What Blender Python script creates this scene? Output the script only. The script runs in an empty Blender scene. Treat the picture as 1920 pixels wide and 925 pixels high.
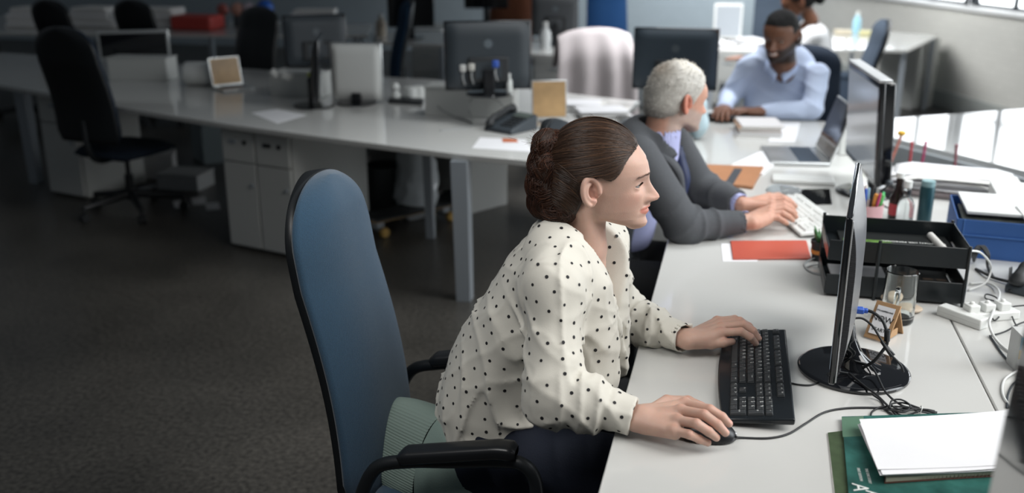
import bpy, bmesh, math, random
import numpy as np
from mathutils import Vector, Matrix, Euler
random.seed(7)
scene = bpy.context.scene
COL = scene.collection

# ------------------------------------------------------------------ camera
F_PX, CAM_H = 1850.0, 1.67
PITCH = math.radians(18.0)
YAW = math.atan(454 * math.cos(PITCH) / F_PX)
FWD = np.array([-math.sin(YAW) * math.cos(PITCH), math.cos(YAW) * math.cos(PITCH), -math.sin(PITCH)])
RIGHT = np.array([math.cos(YAW), math.sin(YAW), 0.0])
UP = np.cross(RIGHT, FWD)
EYE = np.array([0.0, 0.0, CAM_H])
cam_data = bpy.data.cameras.new('camera')
cam = bpy.data.objects.new('camera', cam_data)
COL.objects.link(cam)
cam_data.sensor_width = 36.0
cam_data.lens = F_PX / 1920.0 * 36.0
cam_data.clip_start = 0.05
cam_data.clip_end = 200
cam.matrix_world = Matrix(((RIGHT[0], UP[0], -FWD[0], 0), (RIGHT[1], UP[1], -FWD[1], 0), (RIGHT[2], UP[2], -FWD[2], CAM_H), (0, 0, 0, 1)))
cam_data.dof.use_dof = True
cam_data.dof.focus_distance = 2.15
cam_data.dof.aperture_fstop = 2.1
scene.camera = cam
# ------------------------------------------------------------------ world, exposure
scene.view_settings.view_transform = 'Standard'
scene.view_settings.look = 'None'
scene.view_settings.gamma = 1.0
scene.view_settings.use_curve_mapping = False
scene.view_settings.exposure = 0.0
WORLD_STRENGTH = 0.065
WINDOW_STRENGTH = 3.4
world = bpy.data.worlds.new('world')
scene.world = world
world.use_nodes = True
world.node_tree.nodes['Background'].inputs[0].default_value = (0.80, 0.90, 1.0, 1)
world.node_tree.nodes['Background'].inputs[1].default_value = WORLD_STRENGTH
scene.cycles.max_bounces = 9
scene.cycles.transmission_bounces = 9
scene.cycles.diffuse_bounces = 3
scene.cycles.glossy_bounces = 3
scene.cycles.transparent_max_bounces = 6
scene.cycles.sample_clamp_indirect = 4.0
scene.cycles.use_denoising = True

def area_light(name, loc, target, sx, sy, power, color=(1, 1, 1), spread=180):
    d = bpy.data.lights.new(name, 'AREA')
    d.shape = 'RECTANGLE'; d.size = sx; d.size_y = sy; d.energy = power; d.color = color
    d.spread = math.radians(spread)
    o = bpy.data.objects.new(name, d)
    COL.objects.link(o)
    o.location = loc
    o.rotation_euler = (Vector(target) - Vector(loc)).to_track_quat('-Z', 'Y').to_euler()
    return o

# added unseen area lights over desks, aisle and far walls; daylight beside the window wall
area_light('desk_fill_light', (1.45, 1.7, 2.45), (0.05, 2.2, 0.8), 1.1, 2.2, 18, (1.0, 0.98, 0.95), 100)  # added overhead light without a fixture, brightens the woman's desk
area_light('row_fill_light', (0.55, 4.1, 2.6), (0.0, 4.1, 0.8), 1.1, 2.6, 26, (0.97, 0.99, 1.0), 90)  # added above the desk row, stands for no visible lamp
area_light('far_fill_light', (-0.1, 7.0, 2.8), (-0.1, 7.2, 0.8), 1.4, 2.6, 78, (0.97, 0.98, 1.0), 85)  # added to brighten the coat, far desks and smiling man
area_light('back_wall_fill', (0.3, 10.4, 2.8), (-0.4, 13.0, 1.2), 2.5, 1.0, 60, (0.95, 0.98, 1.0), 100)  # added only to lift the brightness of the back wall
area_light('window_corner_fill', (-0.9, 8.2, 2.8), (1.6, 10.2, 0.4), 2.0, 2.0, 48, (0.97, 0.99, 1.0), 85)  # added light aimed at the dark wall below the windows
area_light('daylight_by_window', (3.6, 3.0, 2.2), (0.4, 3.0, 0.6), 1.5, 4.5, 42, (0.92, 0.97, 1.0), 80)
area_light('aisle_fill_light', (-0.9, 0.9, 2.6), (-0.45, 2.1, 0.7), 0.9, 0.9, 4.0, (1.0, 0.99, 0.97), 75)  # added fill for the darker side of the woman's blouse

# ------------------------------------------------------------------ survey helpers (a sight line met with a real plane)
def sight(px, py):
    return FWD + RIGHT * (px - 960) / F_PX + UP * (462.5 - py) / F_PX
def at(px, py, z):
    r = sight(px, py); return EYE + r * ((z - CAM_H) / r[2])
def aty(px, py, y):
    r = sight(px, py); return EYE + r * (y / r[1])
def plane_hit(px, py, p, n):
    r = sight(px, py); return EYE + r * (np.dot(np.array(p) - EYE, n) / np.dot(r, n))
def scale_at(p):
    return F_PX / float((np.array(p) - EYE) @ FWD)
def pix(p):
    d = np.array(p, float) - EYE; z = d @ FWD
    return 960 + F_PX * (d @ RIGHT) / z, 462.5 - F_PX * (d @ UP) / z
ZD = 0.70    # desk height

# ------------------------------------------------------------------ materials
MATS = {}
def mat(name, color, rough=0.5, metal=0.0, spec=0.5, noise=0.0, nscale=20.0, bump=0.0, bscale=200.0, emit=0.0, trans=0.0, ior=1.45,
        coat=0.0, attr=None, sss=0.0, sheen=0.0, aniso_scale=None, emit_color=None, alpha=1.0):
    if name in MATS: return MATS[name]
    m = bpy.data.materials.new(name); m.use_nodes = True
    nt = m.node_tree; b = nt.nodes['Principled BSDF']
    c = (color[0], color[1], color[2], 1)
    b.inputs['Base Color'].default_value = c
    b.inputs['Roughness'].default_value = rough
    b.inputs['Metallic'].default_value = metal
    b.inputs['Specular IOR Level'].default_value = spec
    b.inputs['IOR'].default_value = ior
    if trans: b.inputs['Transmission Weight'].default_value = trans
    if coat: b.inputs['Coat Weight'].default_value = coat; b.inputs['Coat Roughness'].default_value = 0.05
    if sheen: b.inputs['Sheen Weight'].default_value = sheen
    if sss:
        b.inputs['Subsurface Weight'].default_value = sss
        b.inputs['Subsurface Radius'].default_value = (1.0, 0.35, 0.2)
        b.inputs['Subsurface Scale'].default_value = 0.006
    if emit:
        b.inputs['Emission Color'].default_value = (*(emit_color or color), 1); b.inputs['Emission Strength'].default_value = emit
    if alpha < 1: b.inputs['Alpha'].default_value = alpha
    last = None
    tc = nt.nodes.new('ShaderNodeTexCoord')
    if attr:
        a = nt.nodes.new('ShaderNodeVertexColor'); a.layer_name = attr
        mx = nt.nodes.new('ShaderNodeMix'); mx.data_type = 'RGBA'; mx.blend_type = 'MULTIPLY'
        mx.inputs[0].default_value = 1.0; mx.inputs[6].default_value = c
        nt.links.new(a.outputs['Color'], mx.inputs[7]); last = mx.outputs[2]
    if noise:
        n = nt.nodes.new('ShaderNodeTexNoise'); n.inputs['Scale'].default_value = nscale; n.inputs['Detail'].default_value = 4
        nt.links.new(tc.outputs['Object'], n.inputs['Vector'])
        mr = nt.nodes.new('ShaderNodeMapRange'); mr.inputs[1].default_value = 0.25; mr.inputs[2].default_value = 0.75
        mr.inputs[3].default_value = 1 - noise; mr.inputs[4].default_value = 1 + noise
        nt.links.new(n.outputs['Fac'], mr.inputs[0])
        mx = nt.nodes.new('ShaderNodeMix'); mx.data_type = 'RGBA'; mx.blend_type = 'MULTIPLY'; mx.inputs[0].default_value = 1.0
        if last: nt.links.new(last, mx.inputs[6])
        else: mx.inputs[6].default_value = c
        nt.links.new(mr.outputs[0], mx.inputs[7]); last = mx.outputs[2]
    if last: nt.links.new(last, b.inputs['Base Color'])
    if bump:
        n = nt.nodes.new('ShaderNodeTexNoise'); n.inputs['Scale'].default_value = bscale; n.inputs['Detail'].default_value = 3
        if aniso_scale:
            mp = nt.nodes.new('ShaderNodeMapping'); mp.inputs['Scale'].default_value = aniso_scale
            nt.links.new(tc.outputs['Object'], mp.inputs['Vector']); nt.links.new(mp.outputs[0], n.inputs['Vector'])
        else: nt.links.new(tc.outputs['Object'], n.inputs['Vector'])
        bp = nt.nodes.new('ShaderNodeBump'); bp.inputs['Strength'].default_value = bump; bp.inputs['Distance'].default_value = 0.002
        nt.links.new(n.outputs['Fac'], bp.inputs['Height']); nt.links.new(bp.outputs[0], b.inputs['Normal'])
    MATS[name] = m
    return m

M_LAM = mat('white_laminate', (0.60, 0.60, 0.58), 0.09, spec=0.6, noise=0.02, nscale=3)
M_LAM_EDGE = mat('desk_edge', (0.52, 0.52, 0.50), 0.35)
M_CAB = mat('white_cabinet', (0.56, 0.57, 0.55), 0.45)
M_STEEL = mat('grey_steel', (0.42, 0.46, 0.50), 0.35, metal=0.4)
M_BLACKG = mat('gloss_black_plastic', (0.008, 0.009, 0.011), 0.06, coat=0.6)
M_BLACK = mat('satin_black_plastic', (0.014, 0.015, 0.017), 0.32)
M_BLACKM = mat('matt_black_plastic', (0.02, 0.022, 0.024), 0.55)
M_CHAR = mat('charcoal_plastic', (0.045, 0.055, 0.065), 0.5)
M_SILVER = mat('silver_plastic', (0.55, 0.56, 0.57), 0.28, metal=0.6)
M_ALU = mat('aluminium', (0.62, 0.64, 0.64), 0.3, metal=0.75)
M_WHITE = mat('white_plastic', (0.72, 0.73, 0.71), 0.4)
M_PAPER = mat('white_paper', (0.80, 0.80, 0.82), 0.75, noise=0.02, nscale=8, bump=0.25, bscale=18)
M_PAPER2 = mat('off_white_paper', (0.72, 0.71, 0.68), 0.8)
M_BLUEF = mat('blue_chair_fabric', (0.020, 0.062, 0.112), 0.9, noise=0.14, nscale=260, bump=0.7, bscale=700, sheen=0.35)
M_NAVYF = mat('navy_chair_fabric', (0.012, 0.022, 0.040), 0.9, bump=0.4, bscale=500)
M_SLATEF = mat('slate_chair_fabric', (0.055, 0.075, 0.105), 0.9)
M_GREEN = mat('dark_green_leaf', (0.05, 0.16, 0.05), 0.5, noise=0.3, nscale=60)
M_GLASS = mat('clear_glass', (0.97, 1.0, 0.99), 0.02, trans=1.0, ior=1.45)
M_CORK = mat('kraft_wood', (0.40, 0.24, 0.12), 0.6, noise=0.12, nscale=40)
M_BLUEBOX = mat('blue_box_card', (0.035, 0.11, 0.33), 0.55, noise=0.05, nscale=10)
M_PINK = mat('pink_cup', (0.60, 0.36, 0.38), 0.45)
M_CABLEG = mat('grey_cable', (0.30, 0.31, 0.31), 0.5)
M_CABLEW = mat('white_cable', (0.62, 0.63, 0.62), 0.45)
M_DARKTXT = mat('black_print', (0.015, 0.015, 0.015), 0.6)
M_WHTXT = mat('white_print', (0.75, 0.77, 0.75), 0.6)

# ------------------------------------------------------------------ object helpers
def link(o, parent=None):
    COL.objects.link(o)
    if parent is not None: o.parent = parent
    return o
def thing(name, label, cat, loc=(0, 0, 0), rotz=0.0, group=None):
    o = bpy.data.objects.new(name, None); link(o)
    o.location = tuple(float(v) for v in loc); o.rotation_euler = (0, 0, rotz)
    o['label'] = label; o['category'] = cat
    if group: o['group'] = group
    return o
def tag(o, label, cat, group=None):
    o['label'] = label; o['category'] = cat
    if group: o['group'] = group
    return o
def struct(o): o['kind'] = 'structure'; return o

class MB:
    """collects verts and faces of ONE mesh"""
    def __init__(s): s.v = []; s.f = []; s.mi = []; s.M = Matrix.Identity(4); s.m = 0
    def add(s, vs, fs):
        n = len(s.v)
        for p in vs: s.v.append(tuple(s.M @ Vector((float(p[0]), float(p[1]), float(p[2])))))
        for f in fs: s.f.append(tuple(i + n for i in f)); s.mi.append(s.m)
        return s
    def box(s, c, d, rot=None):
        x, y, z = d[0] / 2, d[1] / 2, d[2] / 2
        R = Euler(rot).to_matrix() if rot else Matrix.Identity(3)
        vs = [Vector(c) + R @ Vector(p) for p in ((-x, -y, -z), (x, -y, -z), (x, y, -z), (-x, y, -z), (-x, -y, z), (x, -y, z), (x, y, z), (-x, y, z))]
        return s.add(vs, [(0, 3, 2, 1), (4, 5, 6, 7), (0, 1, 5, 4), (1, 2, 6, 5), (2, 3, 7, 6), (3, 0, 4, 7)])
    def prism(s, poly, z0, z1, fn=None):
        """poly: list of (x, y) anticlockwise; fn maps (x, y, z) to a point"""
        n = len(poly); fn = fn or (lambda x, y, z: (x, y, z))
        vs = [fn(x, y, z0) for x, y in poly] + [fn(x, y, z1) for x, y in poly]
        return s.add(vs, [tuple(range(n - 1, -1, -1)), tuple(range(n, 2 * n))] + [(i, (i + 1) % n, n + (i + 1) % n, n + i) for i in range(n)])
    def tube(s, pts, r, n=8, cap=True):
        pts = [Vector([float(q) for q in p]) for p in pts]
        rs = r if isinstance(r, (list, tuple)) else [r] * len(pts)
        vs = []; fs = []; prev = None
        for i, p in enumerate(pts):
            t = (pts[min(i + 1, len(pts) - 1)] - pts[max(i - 1, 0)])
            t = t.normalized() if t.length > 1e-9 else Vector((0, 0, 1))
            if prev is None:
                a = t.orthogonal().normalized()
            else:
                a = prev - t * prev.dot(t)
                a = a.normalized() if a.length > 1e-6 else t.orthogonal().normalized()
            prev = a; b = t.cross(a)
            for k in range(n):
                w = 2 * math.pi * k / n
                vs.append(p + (a * math.cos(w) + b * math.sin(w)) * rs[i])
        for i in range(len(pts) - 1):
            for k in range(n):
                fs.append((i * n + k, i * n + (k + 1) % n, (i + 1) * n + (k + 1) % n, (i + 1) * n + k))
        if cap: fs.append(tuple(range(n - 1, -1, -1))); fs.append(tuple((len(pts) - 1) * n + k for k in range(n)))
        return s.add(vs, fs)
    def lathe(s, prof, n=32, c=(0, 0, 0)):
        vs = []; fs = []
        for (r, z) in prof:
            for k in range(n):
                w = 2 * math.pi * k / n; vs.append((c[0] + r * math.cos(w), c[1] + r * math.sin(w), c[2] + z))
        for i in range(len(prof) - 1):
            for k in range(n): fs.append((i * n + k, i * n + (k + 1) % n, (i + 1) * n + (k + 1) % n, (i + 1) * n + k))
        if prof[0][0] > 1e-6: fs.append(tuple(range(n - 1, -1, -1)))
        if prof[-1][0] > 1e-6: fs.append(tuple((len(prof) - 1) * n + k for k in range(n)))
        return s.add(vs, fs)
    def ell(s, c, r, n=16, m=10, R=None):
        vs = []; fs = []
        R = R or Matrix.Identity(3)
        for i in range(m + 1):
            a = math.pi * i / m
            for k in range(n):
                w = 2 * math.pi * k / n
                vs.append(Vector(c) + R @ Vector((r[0] * math.sin(a) * math.cos(w), r[1] * math.sin(a) * math.sin(w), r[2] * math.cos(a))))
        for i in range(m):
            for k in range(n): fs.append((i * n + k, (i + 1) * n + k, (i + 1) * n + (k + 1) % n, i * n + (k + 1) % n))
        return s.add(vs, fs)
    def grid(s, fn, nu, nv):
        vs = [fn(i / nu, j / nv) for i in range(nu + 1) for j in range(nv + 1)]
        return s.add(vs, [(i * (nv + 1) + j, (i + 1) * (nv + 1) + j, (i + 1) * (nv + 1) + j + 1, i * (nv + 1) + j + 1) for i in range(nu) for j in range(nv)])
    def build(s, name, mats, parent=None, bevel=0.0, smooth=False, seg=2, solid=0.0, sub=0):
        me = bpy.data.meshes.new(name)
        me.from_pydata(s.v, [], s.f)
        mats = mats if isinstance(mats, (list, tuple)) else [mats]
        for m in mats: me.materials.append(m)
        me.polygons.foreach_set('material_index', s.mi)
        bm = bmesh.new(); bm.from_mesh(me)
        bmesh.ops.remove_doubles(bm, verts=bm.verts, dist=1e-6)
        if not solid: bmesh.ops.recalc_face_normals(bm, faces=bm.faces)
        bm.to_mesh(me); bm.free()
        o = bpy.data.objects.new(name, me); link(o, parent)
        if solid:
            md = o.modifiers.new('thickness', 'SOLIDIFY'); md.thickness = solid; md.offset = 0
        if bevel:
            md = o.modifiers.new('bevel', 'BEVEL'); md.width = bevel; md.segments = seg; md.limit_method = 'ANGLE'; md.angle_limit = math.radians(40)
            md.harden_normals = False
        if sub:
            md = o.modifiers.new('sub', 'SUBSURF'); md.levels = sub; md.render_levels = sub
        if smooth or bevel:
            me.shade_smooth()
            if not smooth or smooth == 'auto':
                try: me.set_sharp_from_angle(angle=math.radians(35))
                except Exception: pass
        return o

def spline(pts, n=8):
    """Catmull-Rom through points"""
    P = [Vector([float(q) for q in p]) for p in pts]; P = [P[0] * 2 - P[1]] + P + [P[-1] * 2 - P[-2]]
    out = []
    for i in range(1, len(P) - 2):
        a, b, c, d = P[i - 1:i + 3]
        for k in range(n):
            t = k / n
            out.append(0.5 * ((2 * b) + (c - a) * t + (2 * a - 5 * b + 4 * c - d) * t * t + (3 * b - a - 3 * c + d) * t ** 3))
    out.append(P[-2]); return out

def text_mesh(name, body, size, material, parent, M, extrude=0.0004, align='CENTER'):
    cu = bpy.data.curves.new(name, 'FONT'); cu.body = body; cu.size = size; cu.extrude = extrude
    cu.align_x = align; cu.align_y = 'CENTER'
    o = bpy.data.objects.new(name, cu); COL.objects.link(o)
    dg = bpy.context.evaluated_depsgraph_get()
    me = bpy.data.meshes.new_from_object(o.evaluated_get(dg))
    bpy.data.objects.remove(o); me.name = name
    me.materials.clear(); me.materials.append(material)
    q = bpy.data.objects.new(name, me); link(q, parent); q.matrix_local = M
    return q

def dup(root, loc=None, rotz=None, label=None, group=None):
    r = root.copy(); COL.objects.link(r)
    if loc is not None: r.location = tuple(float(v) for v in loc)
    if rotz is not None: r.rotation_euler = (0, 0, rotz)
    if label: r['label'] = label
    if group: r['group'] = group
    for ch in list(root.children):
        c = ch.copy(); COL.objects.link(c); c.parent = r
        for g in list(ch.children):
            d = g.copy(); COL.objects.link(d); d.parent = c
    return r
# ================================================================== THE ROOM
def checker_floor():
    m = bpy.data.materials.new('sealed_concrete'); m.use_nodes = True
    nt = m.node_tree; b = nt.nodes['Principled BSDF']; tc = nt.nodes.new('ShaderNodeTexCoord')
    n1 = nt.nodes.new('ShaderNodeTexNoise'); n1.inputs['Scale'].default_value = 1.3; n1.inputs['Detail'].default_value = 6
    n2 = nt.nodes.new('ShaderNodeTexNoise'); n2.inputs['Scale'].default_value = 55; n2.inputs['Detail'].default_value = 5
    v = nt.nodes.new('ShaderNodeTexVoronoi'); v.inputs['Scale'].default_value = 90
    for n in (n1, n2, v): nt.links.new(tc.outputs['Object'], n.inputs['Vector'])
    r1 = nt.nodes.new('ShaderNodeValToRGB')
    r1.color_ramp.elements[0].position = 0.3; r1.color_ramp.elements[0].color = (0.036, 0.034, 0.030, 1)
    r1.color_ramp.elements[1].position = 0.75; r1.color_ramp.elements[1].color = (0.082, 0.076, 0.066, 1)
    nt.links.new(n1.outputs['Fac'], r1.inputs[0])
    r2 = nt.nodes.new('ShaderNodeMapRange'); r2.inputs[1].default_value = 0.3; r2.inputs[2].default_value = 0.7; r2.inputs[3].default_value = 0.55; r2.inputs[4].default_value = 1.5
    nt.links.new(n2.outputs['Fac'], r2.inputs[0])
    mx = nt.nodes.new('ShaderNodeMix'); mx.data_type = 'RGBA'; mx.blend_type = 'MULTIPLY'; mx.inputs[0].default_value = 1
    nt.links.new(r1.outputs[0], mx.inputs[6]); nt.links.new(r2.outputs[0], mx.inputs[7]); nt.links.new(mx.outputs[2], b.inputs['Base Color'])
    rr = nt.nodes.new('ShaderNodeMapRange'); rr.inputs[3].default_value = 0.22; rr.inputs[4].default_value = 0.48
    nt.links.new(n1.outputs['Fac'], rr.inputs[0]); nt.links.new(rr.outputs[0], b.inputs['Roughness'])
    return m
M_FLOOR = checker_floor()
fl = MB(); fl.box((-2, 6, -0.05), (26, 24, 0.1)); struct(fl.build('floor', M_FLOOR))

# the window wall runs obliquely on the far side
WD = np.array([-0.383, 0.924, 0.0])      # along the wall, away from the camera
WN = np.array([-0.924, -0.383, 0.0])     # into the room
WP = at(1755, 197, 0.0)                  # a point at its foot
def wp(s, z, off=0.0): return tuple(WP + WD * s + WN * off + np.array([0, 0, z]))
def wall_brick(name, c, sc=1.0):
    m = bpy.data.materials.new(name); m.use_nodes = True
    nt = m.node_tree; b = nt.nodes['Principled BSDF']; tc = nt.nodes.new('ShaderNodeTexCoord')
    mp = nt.nodes.new('ShaderNodeMapping'); mp.inputs['Rotation'].default_value = (math.radians(90), 0, 0)
    br = nt.nodes.new('ShaderNodeTexBrick'); br.inputs['Scale'].default_value = 4.4 * sc
    br.inputs['Color1'].default_value = (*c, 1); br.inputs['Color2'].default_value = (*[q * 0.96 for q in c], 1); br.inputs['Mortar'].default_value = (*[q * 0.9 for q in c], 1)
    br.inputs['Mortar Size'].default_value = 0.012
    nt.links.new(tc.outputs['Object'], mp.inputs[0]); nt.links.new(mp.outputs[0], br.inputs['Vector']); nt.links.new(br.outputs['Color'], b.inputs['Base Color'])
    bp = nt.nodes.new('ShaderNodeBump'); bp.inputs['Strength'].default_value = 0.4; bp.inputs['Distance'].default_value = 0.01; bp.invert = True
    nt.links.new(br.outputs['Fac'], bp.inputs['Height']); nt.links.new(bp.outputs[0], b.inputs['Normal'])
    b.inputs['Roughness'].default_value = 0.6
    return m
M_WALLR = wall_brick('painted_pale_brick', (0.60, 0.59, 0.55))
M_WALLB = wall_brick('painted_grey_brick', (0.34, 0.40, 0.44))
SILL, HEAD = 0.93, 2.35
WA = math.atan2(WD[1], WD[0])
def wall_box(mb, s0, s1, z0, z1, o0, o1):
    """a box in wall coordinates: x along, y into the room"""
    mb.box(((s0 + s1) / 2, (o0 + o1) / 2, (z0 + z1) / 2), (abs(s1 - s0), abs(o1 - o0), z1 - z0))
def place_wall(o): o.location = tuple(WP); o.rotation_euler = (0, 0, WA); return o
S0, S1 = -13.0, 3.3
W0 = -7.2
w = MB(); wall_box(w, S0, S1, 0, SILL, 0, -0.25); wall_box(w, S0, S1, HEAD, 2.9, 0, -0.25); wall_box(w, S0, W0, SILL, HEAD, 0, -0.25)
wr = place_wall(struct(w.build('wall_right', M_WALLR)))
w = MB(); wall_box(w, S0, S1, 0, 0.16, 0.0, 0.035); place_wall(struct(w.build('baseboard_right', mat('grey_skirting', (0.42, 0.44, 0.42), 0.4), bevel=0.004)))
w = MB(); wall_box(w, S0, S1, SILL - 0.002, SILL + 0.035, -0.2, 0.05); place_wall(struct(w.build('trim_1', mat('sill_paint', (0.72, 0.72, 0.72), 0.4), bevel=0.005)))
M_FRAME = mat('dark_window_steel', (0.02, 0.025, 0.03), 0.4)
M_PANE = mat('daylit_window_pane', (0.95, 0.98, 1.0), 0.2, emit=WINDOW_STRENGTH, emit_color=(0.93, 0.97, 1.0))
nw = 3; L = (S1 - W0) / nw
for i in range(nw):
    a, b_ = W0 + L * i + 0.08, W0 + L * (i + 1) - 0.08
    wn = thing('window_%d' % (i + 1), 'steel framed window band of bright daylit panes', 'window'); wn['kind'] = 'structure'
    del wn['label']; del wn['category']
    wn.location = tuple(WP); wn.rotation_euler = (0, 0, WA)
    p = MB(); wall_box(p, a, b_, SILL + 0.03, HEAD, -0.12, -0.13); p.build('window_pane', M_PANE, wn)
    fr = MB(); n = 6
    for k in range(n + 1):
        x = a + (b_ - a) * k / n; wall_box(fr, x - 0.014, x + 0.014, SILL + 0.03, HEAD, -0.08, -0.118)
    for z in (SILL + 0.05, SILL + 0.50, SILL + 0.98, HEAD - 0.02): wall_box(fr, a, b_, z - 0.014, z + 0.014, -0.085, -0.118)
    fr.build('window_frame', M_FRAME, wn)
# the far wall, square to the window wall, grey brick
BW = wp(S1, 0)
w = MB(); w.box((-7.0 - 0.0, 0.125, 1.45), (14.2, 0.25, 2.9))
bw = struct(w.build('wall_back', M_WALLB)); bw.location = BW; bw.rotation_euler = (0, 0, WA - math.pi / 2 + math.pi * 0)
bw.rotation_euler = (0, 0, 0)
# column where the walls meet
w = MB(); w.box((-0.12, -0.1, 1.45), (0.24, 0.2, 2.9)); o = struct(w.build('trim_2', mat('blue_grey_pipe', (0.13, 0.18, 0.24), 0.4), bevel=0.01)); o.location = BW; o.rotation_euler = bw.rotation_euler

# ================================================================== DESKS
def slab(name, poly_px, z, label, cat, th=0.028, parent=None, group=None, world_poly=None):
    poly = world_poly or [tuple(at(x, y, z)[:2]) for x, y in poly_px]
    a = sum(poly[i][0] * poly[(i + 1) % len(poly)][1] - poly[(i + 1) % len(poly)][0] * poly[i][1] for i in range(len(poly)))
    if a < 0: poly = poly[::-1]
    m = MB(); m.prism(poly, z - th, z)
    return m.build(name, [M_LAM], parent, bevel=0.003)
def leg_pair(parent, a, b, z, r=0.03):
    for p in (a, b):
        m = MB(); m.box((p[0], p[1], (z - 0.03) / 2), (0.06, 0.05, z - 0.03)); m.build('leg', M_STEEL, parent, bevel=0.004)

# the big desk the woman and the grey-haired man share
A = thing('workstation_desk', 'long glossy white desk under the woman\'s keyboard and round black monitor stand', 'desk', (0.0, 0, 0))
ex = -0.202
farL = at(1322, 205, ZD); farR = at(1548, 228, ZD)
poly = [(ex, 0.42), (0.566, 0.42), (0.566, 3.06), (0.62, 4.02), (farR[0] - 0.0, farR[1]), (farL[0], farL[1]), (ex - 0.03, 3.55), (ex, 3.25)]
slab('desk_top', None, ZD, None, None, parent=A, world_poly=poly)
leg_pair(A, (0.12, 0.98), (0.12, 3.9), ZD)
leg_pair(A, (0.45, 0.98), (0.30, 4.95), ZD)
B = thing('workstation_desk', 'white desk beyond the seam, carrying the blue box and the loose cables', 'desk', (0.0, 0, 0))
slab('desk_top', None, ZD, None, None, parent=B, world_poly=[(0.570, 0.42), (1.75, 0.42), (1.75, 2.9), (1.05, 4.15), (0.62, 4.0), (0.570, 3.06)])
leg_pair(B, (1.5, 1.0), (1.0, 3.9), ZD)
# pale screen and shelf that divides the near cluster from the window-side table
div0, div1 = at(1640, 252, ZD + 0.0), at(1925, 322, ZD + 0.0)
C_ = thing('window_side_table', 'white glossy table by the windows with bright reflections', 'table')
tp = [at(1560, 228, ZD), at(1640, 250, ZD), at(1990, 338, ZD), at(2150, 330, ZD), at(2150, 190, ZD), at(1920, 204, ZD), at(1640, 224, ZD)]
M_TBL = mat('mirror_gloss_white', (0.74, 0.75, 0.74), 0.05, spec=1.0, ior=1.9)
poly = [tuple(p[:2]) for p in tp]
mm = MB(); mm.prism(poly, ZD - 0.028, ZD); mm.build('table_top', M_TBL, C_, bevel=0.003)
leg_pair(C_, at(1700, 245, ZD), at(2080, 230, ZD), ZD)
leg_pair(C_, at(1900, 300, ZD), at(2100, 310, ZD), ZD)

# ------------------------------------------------ the desk island across the aisle
Ld = thing('island_desk', 'long white desk island across the aisle with pedestal drawers below', 'desk')
pp = [(-40, 152), (110, 178), (220, 200), (430, 233), (640, 261), (862, 289), (1012, 303), (1110, 262), (1200, 190), (1000, 168), (800, 148), (600, 138), (300, 118), (-40, 96)]
slab('desk_top', pp, ZD, None, None, parent=Ld)
lp = at(868, 300, ZD - 0.03)
def taper_leg(p, parent, wd=0.075):
    m = MB(); m.tube([(p[0], p[1], 0.0), (p[0] - 0.01, p[1], ZD - 0.03)], [wd * 0.62, wd * 0.72], 4); m.build('leg', M_STEEL, parent)
taper_leg(lp, Ld); taper_leg(at(720, 262, ZD - 0.03) + np.array([0.05, 0.55, 0]), Ld, 0.05); taper_leg(at(40, 150, ZD), Ld)
taper_leg(at(1120, 250, ZD), Ld)
# pale modesty panels under the island
def panel(name, pa, pb, z0, z1, th=0.02, material=None, parent=None):
    a, b = Vector((pa[0], pa[1], 0)), Vector((pb[0], pb[1], 0)); d = (b - a)
    m = MB(); m.box((0, 0, 0), (d.length, th, z1 - z0))
    o = m.build(name, material or M_CAB, parent, bevel=0.002)
    o.location = ((a + b) / 2 + Vector((0, 0, (z0 + z1) / 2))); o.rotation_euler = (0, 0, math.atan2(d.y, d.x))
    return o
pa, pb = at(868, 395, 0.0), at(952, 372, 0.0)
panel('side_panel', at(862, 405, 0), at(948, 382, 0), 0.0, ZD - 0.03, 0.03, M_CAB, Ld)
panel('modesty_panel', at(700, 372, 0), at(862, 400, 0), 0.12, ZD - 0.03, 0.02, mat('mid_grey_panel', (0.26, 0.26, 0.25), 0.6), Ld)  # plain grey panel, darker than the white cabinets

def pedestal(name, label, p_left, p_right, p_back, h, split=True, group=None):
    """cabinet on the floor; p_left-p_right is the foot of its front, p_back the foot of the far end of its right side"""
    a, b, c = [Vector((p[0], p[1], 0)) for p in (p_left, p_right, p_back)]
    X = (b - a).normalized(); wdt = (b - a).length; dep = (c - b).length
    Y = Vector((-X.y, X.x, 0))
    if (c - b).dot(Y) < 0: Y = -Y
    t = thing(name, label, 'cabinet', a, math.atan2(X.y, X.x), group)
    m = MB(); m.box((wdt / 2, dep / 2 + 0.01, h / 2), (wdt, dep, h - 0.01)); m.build('body', M_CAB, t, bevel=0.003)
    n = 2 if split else 1; dw = wdt / n
    for i in range(n):
        cx = dw * (i + 0.5)
        m = MB(); m.box((cx, -0.004, h - 0.10), (dw - 0.012, 0.02, 0.165)); d = m.build('drawer', M_CAB, t, bevel=0.003)
        m = MB(); m.lathe([(0.0, 0), (0.012, 0), (0.012, 0.006), (0, 0.006)], 14)
        kq = m.build('lock', M_BLACKM, d, smooth='auto'); kq.location = (cx + 0.05, -0.014, h - 0.075); kq.rotation_euler = (math.pi / 2, 0, 0)
        m = MB(); m.box((cx - 0.03, -0.017, h - 0.075), (0.05, 0.012, 0.018)); m.build('handle', M_STEEL if i == 0 else M_BLACKM, d, bevel=0.003)
        m = MB(); m.box((cx, -0.004, (h - 0.19) / 2 + 0.01), (dw - 0.012, 0.02, h - 0.21)); d = m.build('door', M_CAB, t, bevel=0.003)
        m = MB(); m.lathe([(0.0, 0), (0.010, 0), (0.010, 0.012), (0, 0.012)], 12)
        kq = m.build('knob', M_STEEL, d, smooth='auto'); kq.location = (cx + dw * 0.35, -0.014, h * 0.55); kq.rotation_euler = (math.pi / 2, 0, 0)
    return t
pedestal('pedestal_cabinet', 'white two-door pedestal cabinet behind the tall blue chair back', at(436, 461, 0), at(560, 486, 0), at(700, 432, 0), ZD - 0.03)
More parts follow.
